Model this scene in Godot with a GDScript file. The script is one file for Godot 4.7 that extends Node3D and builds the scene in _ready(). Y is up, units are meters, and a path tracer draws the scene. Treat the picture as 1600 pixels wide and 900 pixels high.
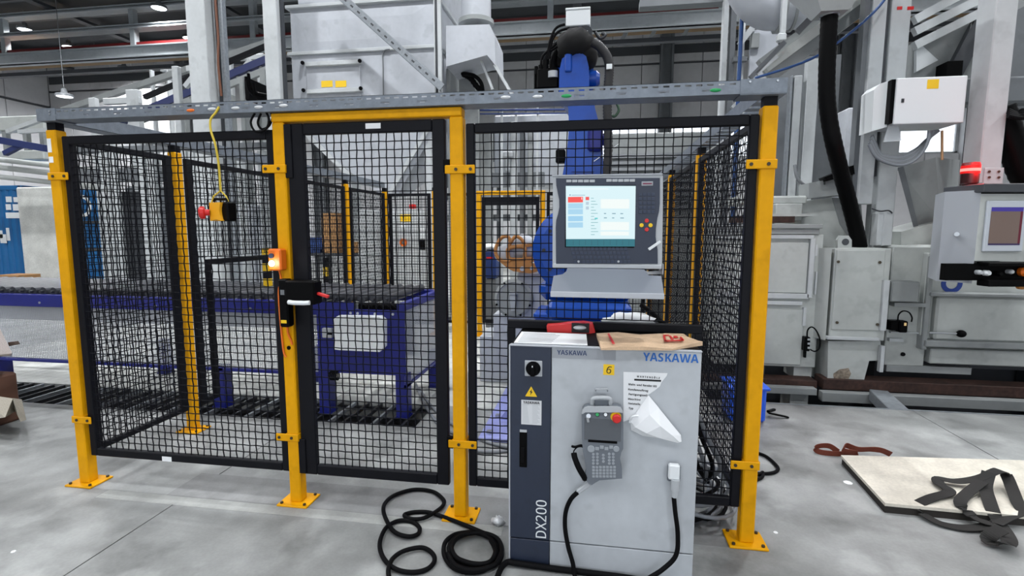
extends Node3D
# A robot welding cell behind a yellow and black mesh fence in a factory hall.
# World: x along the front fence, y up, the fence stands on the plane z = 0 and the cell lies behind it (z < 0).

const FOCAL := 803.9   # pixels, of a 1600 x 900 frame
const EYE := Vector3(3.1779, 1.6179, 2.6538)
var look := Basis(Vector3.UP, 0.1567) * Basis(Vector3.RIGHT, -0.1126) * Basis(Vector3.BACK, 0.0014)
var M := {}


class Mb:
	var v := PackedVector3Array()
	var n := PackedVector3Array()
	var uv := PackedVector2Array()

	func tri(a: Vector3, b: Vector3, c: Vector3, na: Vector3, nb: Vector3, nc: Vector3, ua := Vector2.ZERO, ub := Vector2.ZERO, uc := Vector2.ZERO) -> void:
		v.append(a)
		n.append(na)
		uv.append(ua)
		if (b - a).cross(c - a).dot(na + nb + nc) > 0.0:
			v.append(c); v.append(b)
			n.append(nc); n.append(nb)
			uv.append(uc); uv.append(ub)
		else:
			v.append(b); v.append(c)
			n.append(nb); n.append(nc)
			uv.append(ub); uv.append(uc)

	func flat(a: Vector3, b: Vector3, c: Vector3, out: Vector3) -> void:
		var k := (b - a).cross(c - a).normalized()
		if k.dot(out) < 0.0:
			k = -k
		tri(a, b, c, k, k, k)

	func quad(a: Vector3, b: Vector3, c: Vector3, d: Vector3, out: Vector3) -> void:
		flat(a, b, c, out)
		flat(a, c, d, out)

	func face(a: Vector3, b: Vector3, c: Vector3, d: Vector3, out: Vector3) -> void:   # textured quad: a is the top left corner, then clockwise
		tri(a, b, c, out, out, out, Vector2(0, 0), Vector2(1, 0), Vector2(1, 1))
		tri(a, c, d, out, out, out, Vector2(0, 0), Vector2(1, 1), Vector2(0, 1))

	func box(c: Vector3, s: Vector3, b := 0.0, q := Basis()) -> void:
		var h := s * 0.5
		b = minf(b, minf(h.x, minf(h.y, h.z)) * 0.8)
		var g := h - Vector3(b, b, b)
		for ax in 3:
			var i := (ax + 1) % 3
			var j := (ax + 2) % 3
			for sg in [-1.0, 1.0]:
				var o := Vector3.ZERO
				o[ax] = sg
				var p := []
				for e in [[-1, -1], [1, -1], [1, 1], [-1, 1]]:
					var t := Vector3.ZERO
					t[ax] = sg * h[ax]
					t[i] = e[0] * g[i]
					t[j] = e[1] * g[j]
					p.append(c + q * t)
				quad(p[0], p[1], p[2], p[3], q * o)
				if b > 0.0:
					for s2 in [-1.0, 1.0]:   # the edge between face ax and face i
						var a1 := Vector3.ZERO
						a1[ax] = sg * h[ax]; a1[i] = s2 * g[i]; a1[j] = -g[j]
						var a2 := a1
						a2[j] = g[j]
						var b1 := Vector3.ZERO
						b1[ax] = sg * g[ax]; b1[i] = s2 * h[i]; b1[j] = -g[j]
						var b2 := b1
						b2[j] = g[j]
						var o2 := o
						o2[i] = s2
						quad(c + q * a1, c + q * a2, c + q * b2, c + q * b1, q * o2)
		if b > 0.0:
			for sx in [-1.0, 1.0]:
				for sy in [-1.0, 1.0]:
					for sz in [-1.0, 1.0]:
						flat(c + q * Vector3(sx * h.x, sy * g.y, sz * g.z), c + q * Vector3(sx * g.x, sy * h.y, sz * g.z), c + q * Vector3(sx * g.x, sy * g.y, sz * h.z), q * Vector3(sx, sy, sz))

	func span(a: Vector3, b: Vector3, bev := 0.0) -> void:   # the box between two corners
		box((a + b) * 0.5, (b - a).abs(), bev)

	func bar(a: Vector3, b: Vector3, w: float, h: float, up := Vector3.UP, bev := 0.0) -> void:   # a straight bar, w across, h along up
		var d := (b - a).normalized()
		var x := up.cross(d)
		if x.length() < 0.01:
			x = Vector3.RIGHT.cross(d)
		x = x.normalized()
		box((a + b) * 0.5, Vector3(w, h, a.distance_to(b)), bev, Basis(x, d.cross(x), d))

	func cyl(a: Vector3, b: Vector3, r: float, k := 14, r2 := -1.0) -> void:
		lathe([Vector2(0, 0), Vector2(r, 0), Vector2(r if r2 < 0.0 else r2, a.distance_to(b)), Vector2(0, a.distance_to(b))], a, b - a, k)

	func lathe(prof: Array, at: Vector3, axis: Vector3, k := 18) -> void:   # (radius, height along the axis)
		var y := axis.normalized()
		var x := y.cross(Vector3.UP if absf(y.y) < 0.9 else Vector3.RIGHT).normalized()
		var z := x.cross(y)
		for i in prof.size() - 1:
			var p: Vector2 = prof[i]
			var r: Vector2 = prof[i + 1]
			var sl := Vector2(r.y - p.y, p.x - r.x).normalized()
			for j in k:
				var t0 := TAU * j / k
				var t1 := TAU * (j + 1) / k
				var e0 := x * cos(t0) + z * sin(t0)
				var e1 := x * cos(t1) + z * sin(t1)
				var n0 := (e0 * sl.x + y * sl.y).normalized()
				var n1 := (e1 * sl.x + y * sl.y).normalized()
				var a := at + e0 * p.x + y * p.y
				var b := at + e1 * p.x + y * p.y
				var c := at + e1 * r.x + y * r.y
				var d := at + e0 * r.x + y * r.y
				if p.x > 0.0:
					tri(a, b, c, n0, n1, n1)
				if r.x > 0.0:
					tri(a, c, d, n0, n1, n0)

	func ball(c: Vector3, s: Vector3, k := 16, lumps := 0.0, seedv := 1) -> void:   # an ellipsoid, lumpy if asked
		var nz := FastNoiseLite.new()
		nz.seed = seedv
		nz.frequency = 0.9
		var grid := []
		for i in k + 1:
			var row := []
			for j in 2 * k + 1:
				var th := PI * i / k
				var ph := TAU * (j % (2 * k)) / (2 * k)
				var d := Vector3(sin(th) * cos(ph), cos(th), sin(th) * sin(ph))
				row.append(c + d * s * (1.0 + lumps * nz.get_noise_3dv(d * 2.0)))
			grid.append(row)
		for i in k:
			for j in 2 * k:
				var a: Vector3 = grid[i][j]
				var b: Vector3 = grid[i + 1][j]
				var e: Vector3 = grid[i + 1][j + 1]
				var f: Vector3 = grid[i][j + 1]
				tri(a, b, e, ((a - c) / s / s).normalized(), ((b - c) / s / s).normalized(), ((e - c) / s / s).normalized())
				tri(a, e, f, ((a - c) / s / s).normalized(), ((e - c) / s / s).normalized(), ((f - c) / s / s).normalized())

	func prism(poly: Array, xf: Transform3D, d: float) -> void:   # a flat outline in xf's xy plane, d deep towards its -z
		var pp := PackedVector2Array(poly)
		var area := 0.0
		for i in pp.size():
			area += pp[i].cross(pp[(i + 1) % pp.size()])
		var t := Geometry2D.triangulate_polygon(pp)
		var f := xf.basis.z
		for i in range(0, t.size(), 3):
			var a := pp[t[i]]
			var b := pp[t[i + 1]]
			var c := pp[t[i + 2]]
			flat(xf * Vector3(a.x, a.y, 0), xf * Vector3(b.x, b.y, 0), xf * Vector3(c.x, c.y, 0), f)
			flat(xf * Vector3(a.x, a.y, -d), xf * Vector3(b.x, b.y, -d), xf * Vector3(c.x, c.y, -d), -f)
		for i in pp.size():
			var a := pp[i]
			var b := pp[(i + 1) % pp.size()]
			var o := Vector2(b.y - a.y, a.x - b.x) * signf(area)
			quad(xf * Vector3(a.x, a.y, 0), xf * Vector3(b.x, b.y, 0), xf * Vector3(b.x, b.y, -d), xf * Vector3(a.x, a.y, -d), xf.basis * Vector3(o.x, o.y, 0))

	func loft(a: Array, b: Array, caps := true) -> void:   # between two rings of the same number of points
		var ca := Vector3.ZERO
		var cb := Vector3.ZERO
		for p in a: ca += p
		for p in b: cb += p
		ca /= a.size()
		cb /= b.size()
		var mid := (ca + cb) * 0.5
		for i in a.size():
			var j := (i + 1) % a.size()
			quad(a[i], a[j], b[j], b[i], (a[i] + a[j] + b[i] + b[j]) * 0.25 - mid)
		if caps:
			for i in range(1, a.size() - 1):
				flat(a[0], a[i], a[i + 1], ca - cb)
				flat(b[0], b[i], b[i + 1], cb - ca)

	func tube(p: Array, r: float, k := 8, rings := 0.0) -> void:   # a swept round pipe; rings > 0 makes it corrugated
		var t: Vector3 = (p[1] - p[0]).normalized()
		var x := t.cross(Vector3.UP if absf(t.y) < 0.9 else Vector3.RIGHT).normalized()
		var ring := []
		var nor := []
		for i in p.size():
			var t2: Vector3 = (p[mini(i + 1, p.size() - 1)] - p[maxi(i - 1, 0)]).normalized()
			x = (x - t2 * x.dot(t2)).normalized()
			var y := t2.cross(x)
			var a := []
			var b := []
			var rr := r * (1.0 + (rings if i % 2 else -rings))
			for j in k:
				var e := x * cos(TAU * j / k) + y * sin(TAU * j / k)
				a.append(p[i] + e * rr)
				b.append(e)
			ring.append(a)
			nor.append(b)
		for i in p.size() - 1:
			for j in k:
				var l := (j + 1) % k
				tri(ring[i][j], ring[i][l], ring[i + 1][l], nor[i][j], nor[i][l], nor[i + 1][l])
				tri(ring[i][j], ring[i + 1][l], ring[i + 1][j], nor[i][j], nor[i + 1][l], nor[i + 1][j])
		for j in range(1, k - 1):
			flat(ring[0][0], ring[0][j], ring[0][j + 1], p[0] - p[1])
			flat(ring[-1][0], ring[-1][j], ring[-1][j + 1], p[-1] - p[-2])

	func band(p: Array, w: Array, th: float) -> void:   # a strap: centre points, and at each the half-width vector
		for i in p.size() - 1:
			var t: Vector3 = (p[i + 1] - p[i]).normalized()
			var up := t.cross((w[i] + w[i + 1]).normalized()).normalized() * th * 0.5
			loft([p[i] - w[i] + up, p[i] + w[i] + up, p[i] + w[i] - up, p[i] - w[i] - up], [p[i + 1] - w[i + 1] + up, p[i + 1] + w[i + 1] + up, p[i + 1] + w[i + 1] - up, p[i + 1] - w[i + 1] - up])

	func mesh(m: Material) -> ArrayMesh:
		var a := []
		a.resize(Mesh.ARRAY_MAX)
		a[Mesh.ARRAY_VERTEX] = v
		a[Mesh.ARRAY_NORMAL] = n
		a[Mesh.ARRAY_TEX_UV] = uv
		var o := ArrayMesh.new()
		o.add_surface_from_arrays(Mesh.PRIMITIVE_TRIANGLES, a)
		o.surface_set_material(0, m)
		return o


# ---- where things stand: the point that the photograph shows at a pixel, on a plane of the world
func ray(px: float, py: float) -> Vector3:
	return look * Vector3((px - 800.0) / FOCAL, -(py - 450.0) / FOCAL, -1.0)

func W(px: float, py: float, z: float) -> Vector3:
	var d := ray(px, py)
	return EYE + d * ((z - EYE.z) / d.z)

func G(px: float, py: float, y := 0.0) -> Vector3:
	var d := ray(px, py)
	return EYE + d * ((y - EYE.y) / d.y)

func S(px: float, py: float, x: float) -> Vector3:
	var d := ray(px, py)
	return EYE + d * ((x - EYE.x) / d.x)

func rb(b: Mb, x0: float, y0: float, x1: float, y1: float, z: float, d: float, bev := 0.0) -> void:   # an upright box whose front lies on the plane z
	var l := W(x0, (y0 + y1) * 0.5, z).x
	var r := W(x1, (y0 + y1) * 0.5, z).x
	var t := W((x0 + x1) * 0.5, y0, z).y
	var u := W((x0 + x1) * 0.5, y1, z).y
	b.span(Vector3(l, u, z), Vector3(r, t, z - d), bev)

func curve(p: Array, per := 6, closed := false) -> Array:   # a smooth line through points
	var o := []
	var k := p.size()
	for i in (k if closed else k - 1):
		var a: Vector3 = p[(i - 1 + k) % k] if closed else p[maxi(i - 1, 0)]
		var b: Vector3 = p[i]
		var c: Vector3 = p[(i + 1) % k]
		var d: Vector3 = p[(i + 2) % k] if closed else p[mini(i + 2, k - 1)]
		for j in per:
			o.append(b.cubic_interpolate(c, a, d, float(j) / per))
	o.append(p[0] if closed else p[k - 1])
	return o

func poly(px: Array, z: float) -> Array:   # pixel outline to an outline on the plane z
	var o := []
	for i in range(0, px.size(), 2):
		var p := W(px[i], px[i + 1], z)
		o.append(Vector2(p.x, p.y))
	return o

func at_z(z: float) -> Transform3D:
	return Transform3D(Basis(), Vector3(0, 0, z))


# ---- objects
func obj(called: String, b: Mb, m: Material, parent: Node3D = self) -> MeshInstance3D:
	var o := MeshInstance3D.new()
	o.name = called
	o.mesh = b.mesh(m)
	if parent != self and parent.get_parent() == self and not parent is MeshInstance3D:
		o.position = -parent.position
	parent.add_child(o, true)
	return o

func tag(o: Node3D, label: String, category := "", group := "", kind := "") -> Node3D:
	if label: o.set_meta("label", label)
	if category: o.set_meta("category", category)
	if group: o.set_meta("group", group)
	if kind: o.set_meta("kind", kind)
	return o

func thing(called: String, label: String, category: String, at := Vector3.ZERO, group := "", kind := "") -> Node3D:
	var o := Node3D.new()
	o.name = called
	o.position = at
	add_child(o, true)
	tag(o, label, category, group, kind)
	return o

func copy(src: Node3D, at: Vector3, label: String) -> Node3D:
	var o := src.duplicate()
	o.name = src.name
	o.position = at
	add_child(o, true)
	o.set_meta("label", label)
	return o

func one(called: String, b: Mb, m: Material, label: String, category: String, group := "", kind := "") -> MeshInstance3D:
	var o := obj(called, b, m)
	tag(o, label, category, group, kind)
	return o

func stuff(o: Node3D) -> Node3D:
	o.set_meta("kind", "stuff")
	return o

func text(s: String, h: float, m: Material, at: Vector3, parent: Node3D, q := Basis(), weight := 700, called := "lettering") -> void:
	var f := SystemFont.new()
	f.font_names = PackedStringArray(["Droid Sans"])
	f.font_weight = weight
	var t := TextMesh.new()
	t.text = s
	t.font = f
	t.font_size = 64
	t.pixel_size = h / 46.0
	t.depth = 0.001
	t.material = m
	var o := MeshInstance3D.new()
	o.name = called
	o.mesh = t
	o.transform = Transform3D(q, at)
	if parent.get_parent() == self and not parent is MeshInstance3D:
		o.position -= parent.position
	parent.add_child(o, true)


# ---- materials
func noise_bytes(size: int, freq: float, seedv: int, oct := 4) -> PackedByteArray:
	var z := FastNoiseLite.new()
	z.seed = seedv
	z.noise_type = FastNoiseLite.TYPE_SIMPLEX_SMOOTH
	z.frequency = freq
	z.fractal_octaves = oct
	var im := z.get_seamless_image(size, size)
	im.convert(Image.FORMAT_L8)
	return im.get_data()

func tex(size: int, layers: Array, base: float, tint := Color(1, 1, 1)) -> ImageTexture:   # layers: [frequency, seed, octaves, amount, threshold or -1]
	var val := PackedFloat32Array()
	val.resize(size * size)
	val.fill(base)
	for l in layers:
		var b := noise_bytes(size, l[0], l[1], l[2])
		var amt: float = l[3]
		var th: float = l[4]
		for i in size * size:
			var q := b[i] / 255.0
			if th < 0.0:
				val[i] += (q - 0.5) * amt
			elif q > th:
				val[i] += minf((q - th) * 6.0, 1.0) * amt
	var out := PackedByteArray()
	out.resize(size * size * 3)
	for i in size * size:
		var q := clampf(val[i], 0.0, 1.0)
		out[i * 3] = int(q * tint.r * 255.0)
		out[i * 3 + 1] = int(q * tint.g * 255.0)
		out[i * 3 + 2] = int(q * tint.b * 255.0)
	return ImageTexture.create_from_image(Image.create_from_data(size, size, false, Image.FORMAT_RGB8, out))

func mat(c: Color, rough := 0.5, metal := 0.0, t: Texture2D = null, sc := 1.0) -> StandardMaterial3D:
	var m := StandardMaterial3D.new()
	m.albedo_color = c
	m.roughness = rough
	m.metallic = metal
	if t:
		m.albedo_texture = t
		m.uv1_triplanar = true
		m.uv1_world_triplanar = true
		m.uv1_scale = Vector3(sc, sc, sc)
	return m

func rgb(r: int, g: int, b: int) -> Color:
	return Color(r / 255.0, g / 255.0, b / 255.0)

func glow(c: Color, e: float) -> StandardMaterial3D:
	var m := mat(c * 0.5, 0.4)
	m.emission_enabled = true
	m.emission = c
	m.emission_energy_multiplier = e
	return m

func make_materials() -> void:
	var grime := tex(512, [[0.006, 3, 4, 0.07, -1], [0.05, 5, 3, 0.03, -1], [0.012, 9, 4, -0.05, 0.68]], 0.96)
	var rubbed := tex(512, [[0.01, 21, 4, 0.12, -1], [0.09, 15, 2, 0.08, -1]], 0.92)
	var conc := tex(1024, [[0.0025, 11, 3, 0.18, -1], [0.006, 17, 4, 0.18, -1], [0.02, 13, 3, 0.1, -1], [0.2, 19, 2, 0.05, -1], [0.007, 31, 5, 0.09, 0.62], [0.006, 41, 5, -0.1, 0.64]], 0.84, Color(1.0, 1.0, 0.995))
	var zinc := tex(512, [[0.03, 23, 2, 0.12, -1], [0.12, 29, 2, 0.06, -1]], 0.92)
	var weave := tex(256, [[0.2, 33, 2, 0.3, -1]], 0.85)
	var rust := tex(512, [[0.008, 43, 4, 0.3, -1], [0.04, 47, 3, 0.3, -1]], 0.75)
	var relief := NoiseTexture2D.new()
	relief.width = 512
	relief.height = 512
	relief.seamless = true
	relief.as_normal_map = true
	relief.bump_strength = 1.2
	var nz := FastNoiseLite.new()
	nz.seed = 4
	nz.frequency = 0.06
	relief.noise = nz
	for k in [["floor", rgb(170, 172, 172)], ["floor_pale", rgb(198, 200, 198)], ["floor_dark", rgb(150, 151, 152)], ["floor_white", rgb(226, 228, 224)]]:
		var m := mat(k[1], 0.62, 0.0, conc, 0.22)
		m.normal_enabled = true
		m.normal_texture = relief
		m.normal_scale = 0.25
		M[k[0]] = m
	M.yellow = mat(rgb(232, 165, 0), 0.5, 0.0, grime, 0.8)
	M.yellow.metallic_specular = 0.3
	M.black = mat(rgb(13, 14, 21), 0.5, 0.0, rubbed, 1.5)
	M.black.metallic_specular = 0.3
	M.wire = mat(rgb(13, 14, 20), 0.6)
	M.wire.metallic_specular = 0.25
	M.zinc = mat(rgb(160, 166, 172), 0.45, 0.55, zinc, 0.9)
	M.steel = mat(rgb(190, 194, 198), 0.3, 0.9)
	M.dark_steel = mat(rgb(70, 72, 76), 0.45, 0.7, zinc, 2.0)
	M.bolt = mat(rgb(64, 56, 42), 0.5, 0.4)
	M.cabinet = mat(rgb(190, 195, 200), 0.45, 0.0, grime, 0.6)
	M.navy = mat(rgb(38, 47, 66), 0.42, 0.0, grime, 1.2)
	M.white = mat(rgb(226, 230, 232), 0.5)
	M.paper = mat(rgb(236, 238, 240), 0.75)
	M.black_plastic = mat(rgb(5, 5, 6), 0.5)
	M.black_plastic.metallic_specular = 0.2
	M.rubber = mat(rgb(11, 11, 13), 0.6)
	M.rubber.metallic_specular = 0.2
	M.grey_plastic = mat(rgb(104, 110, 118), 0.5)
	M.light_plastic = mat(rgb(176, 180, 184), 0.5)
	M.key = mat(rgb(150, 156, 162), 0.5)
	M.red = mat(rgb(205, 32, 30), 0.4)
	M.orange = mat(rgb(232, 112, 24), 0.4)
	M.label_yellow = mat(rgb(240, 196, 20), 0.5)
	M.green = mat(rgb(20, 150, 80), 0.4)
	M.print_black = mat(rgb(18, 18, 20), 0.6)
	M.print_blue = mat(rgb(28, 98, 178), 0.5)
	M.print_navy = mat(rgb(44, 60, 96), 0.5)
	M.print_grey = mat(rgb(150, 154, 160), 0.5)
	M.blue = mat(rgb(14, 26, 122), 0.42, 0.0, grime, 0.8)
	M.robot = mat(rgb(0, 70, 168), 0.32, 0.0, grime, 0.8)
	M.lilac = mat(rgb(150, 156, 214), 0.45, 0.0, grime, 1.0)
	M.pale = mat(rgb(186, 190, 197), 0.5, 0.0, grime, 0.35)     # painted machine sheet
	M.machine = mat(rgb(188, 192, 189), 0.5, 0.0, grime, 0.45)
	M.machine_grey = mat(rgb(150, 154, 154), 0.5, 0.0, grime, 0.45)
	M.mid_grey = mat(rgb(112, 116, 120), 0.5, 0.0, grime, 0.5)
	M.dark_grey = mat(rgb(64, 67, 72), 0.55, 0.0, grime, 0.5)
	M.white_steel = mat(rgb(197, 201, 203), 0.45, 0.0, grime, 0.4)
	M.wall = mat(rgb(206, 206, 208), 0.7, 0.0, grime, 0.12)
	M.wall_dark = mat(rgb(96, 98, 102), 0.7)
	M.ceiling = mat(rgb(56, 59, 63), 0.8, 0.0, rubbed, 0.2)
	M.purlin = mat(rgb(68, 71, 75), 0.6)
	M.girder = mat(rgb(172, 178, 182), 0.5, 0.0, grime, 0.3)
	M.crane_red = mat(rgb(118, 30, 32), 0.5)
	M.crane_yellow = mat(rgb(128, 96, 44), 0.6)
	M.pit = mat(rgb(46, 46, 48), 0.8, 0.0, rubbed, 0.5)
	M.rust = mat(rgb(84, 58, 50), 0.7, 0.2, rust, 0.8)
	M.rust_stain = mat(rgb(192, 176, 156), 0.7, 0.0, rust, 1.5)
	M.container = mat(rgb(22, 104, 164), 0.5, 0.0, grime, 0.4)
	M.concrete = mat(rgb(234, 235, 230), 0.8, 0.0, rubbed, 0.4)
	M.card = mat(rgb(178, 134, 86), 0.8, 0.0, rubbed, 1.0)
	M.kraft = mat(rgb(222, 190, 156), 0.8, 0.0, rubbed, 2.0)
	M.tan = mat(rgb(188, 128, 66), 0.6, 0.0, rubbed, 2.0)
	M.board = mat(rgb(226, 220, 206), 0.7, 0.0, rubbed, 0.8)
	M.board_edge = mat(rgb(40, 36, 32), 0.8, 0.0, rubbed, 1.0)
	M.strap = mat(rgb(34, 33, 31), 0.8, 0.0, weave, 8.0)
	M.strap_brown = mat(rgb(132, 62, 42), 0.8, 0.0, weave, 8.0)
	M.cloth = mat(rgb(206, 198, 182), 0.9, 0.0, weave, 3.0)
	M.pink_cloth = mat(rgb(232, 218, 212), 0.9, 0.0, weave, 3.0)
	M.bin_blue = mat(rgb(20, 88, 220), 0.35)
	M.cord = mat(rgb(206, 180, 52), 0.5)
	M.roller = mat(rgb(54, 56, 62), 0.35, 0.3)
	M.blue_hose = mat(rgb(28, 68, 124), 0.5)
	M.grey_cable = mat(rgb(120, 124, 130), 0.5)
	M.foil = mat(rgb(214, 216, 218), 0.35, 0.3)
	var bag := mat(Color(0.9, 0.92, 0.94, 0.45), 0.3)
	bag.transparency = BaseMaterial3D.TRANSPARENCY_ALPHA
	M.bag = bag
	M.lamp = glow(Color(0.96, 0.98, 1.0), 9.0)
	M.beacon_red = glow(Color(1.0, 0.07, 0.06), 1.7)
	M.beacon_core = glow(Color(1.0, 0.62, 0.58), 2.6)
	M.tray = mat(rgb(132, 140, 150), 0.45, 0.4, zinc, 0.9)
	M.button_white = glow(Color(1.0, 1.0, 0.98), 4.0)
	M.screen_white = mat(rgb(236, 248, 250), 0.5)


func _ready() -> void:
	var cam := Camera3D.new()
	cam.name = "camera"
	cam.fov = 58.48
	cam.near = 0.05
	cam.far = 300.0
	cam.transform = Transform3D(look, EYE)
	add_child(cam)
	cam.current = true
	var env := Environment.new()
	var sky := Sky.new()
	var sm := ProceduralSkyMaterial.new()
	sm.sky_top_color = Color(0.86, 0.89, 0.93)
	sm.sky_horizon_color = Color(0.93, 0.95, 0.98)
	sm.ground_bottom_color = Color(0.55, 0.56, 0.57)
	sm.ground_horizon_color = Color(0.8, 0.82, 0.84)
	sm.sky_energy_multiplier = 2.2
	sky.sky_material = sm
	env.background_mode = Environment.BG_SKY
	env.sky = sky
	env.tonemap_mode = Environment.TONE_MAPPER_LINEAR
	env.tonemap_exposure = 0.42
	env.sdfgi_enabled = true
	env.ssao_enabled = true
	env.ssil_enabled = true
	var we := WorldEnvironment.new()
	we.name = "world_environment"
	we.environment = env
	add_child(we)
	make_materials()
	lamps()
	structure()
	hall_steel()
	fence()
	cable_tray()
	control_cabinet()
	cabinet_top_things()
	operator_panel()
	fence_switchgear()
	conveyor()
	robot()
	cell_things()
	tower()
	left_background()
	right_machine()
	right_overhead()
	floor_things()


const LAMP_ENERGY := 66.0

func lamp_at(p: Vector3, top: float, label: String, e: float) -> void:
	var t := thing("high_bay_lamp", label, "lamp", p, "high bay lamps under the roof")
	var h := Mb.new()
	h.lathe([Vector2(0, 0.26), Vector2(0.07, 0.26), Vector2(0.1, 0.12), Vector2(0.24, 0.08), Vector2(0.26, 0.0), Vector2(0.22, 0.0)], p, Vector3.UP, 20)
	obj("lamp_housing", h, M.mid_grey, t)
	var l := Mb.new()
	l.cyl(p - Vector3(0, 0.005, 0), p + Vector3(0, 0.01, 0), 0.22, 20)
	obj("lamp_lens", l, M.lamp, t)
	var r := Mb.new()
	r.cyl(p + Vector3(0, 0.26, 0), Vector3(p.x, top, p.z), 0.012, 6)
	obj("rod", r, M.mid_grey, t)
	var s := SpotLight3D.new()
	s.name = "lamp_light"
	s.position = Vector3(0, -0.02, 0)
	s.rotation_degrees.x = -90
	s.spot_angle = 80
	s.spot_range = 60
	s.spot_attenuation = 2.0
	s.spot_angle_attenuation = 0.6
	s.light_size = 0.2
	s.light_color = Color(0.98, 0.99, 1.0)
	s.light_energy = e
	s.shadow_enabled = true
	t.add_child(s)

func lamps() -> void:
	var seen := [["at far left, highest", -17.9, -14.4], ["at far left, second from top", -18.1, -16.2], ["at far left, third from top", -18.4, -17.6], ["close to the back wall", -18.4, -19.0], ["left of the white square column, lower", -12.5, -16.1], ["left of the white square column, upper", -11.4, -13.5]]
	for s in seen:
		lamp_at(Vector3(s[1], 9.0, s[2]), 9.7, "bright round lamp under the dark roof " + s[0], LAMP_ENERGY * (1.5 if s[2] < -18.5 else 0.7))
	lamp_at(Vector3(-14.5, 6.05, -12.7), 9.7, "bright round lamp hanging lowest on a thin rod at left", LAMP_ENERGY * 0.5)
	for x in [-20.0, -13.0, -6.0, 0.5, 7.0, 13.0]:  # unseen row added to light the back wall and girders
		lamp_at(Vector3(x, 9.0, -10.4), 9.7, "unseen round high bay lamp added to light the back of the hall", LAMP_ENERGY * 1.25)
	for x in [-13.0, -6.0, 0.5, 6.0, 13.0]:  # unseen rows added for light, the one above the cell boosted
		for z in [-9.0, -3.5, 1.5, 6.5]:
			lamp_at(Vector3(x, 9.0, z), 9.7, "unseen round high bay lamp added to light the back of the hall", LAMP_ENERGY * (1.55 if z < -3.0 and z > -4.0 else 0.95))


func slab(t: Node3D, x0: float, x1: float, z0: float, z1: float, m: Material) -> void:
	var b := Mb.new()
	b.span(Vector3(x0, -0.16, z0), Vector3(x1, 0, z1))
	obj("slab", b, m, t)

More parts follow.
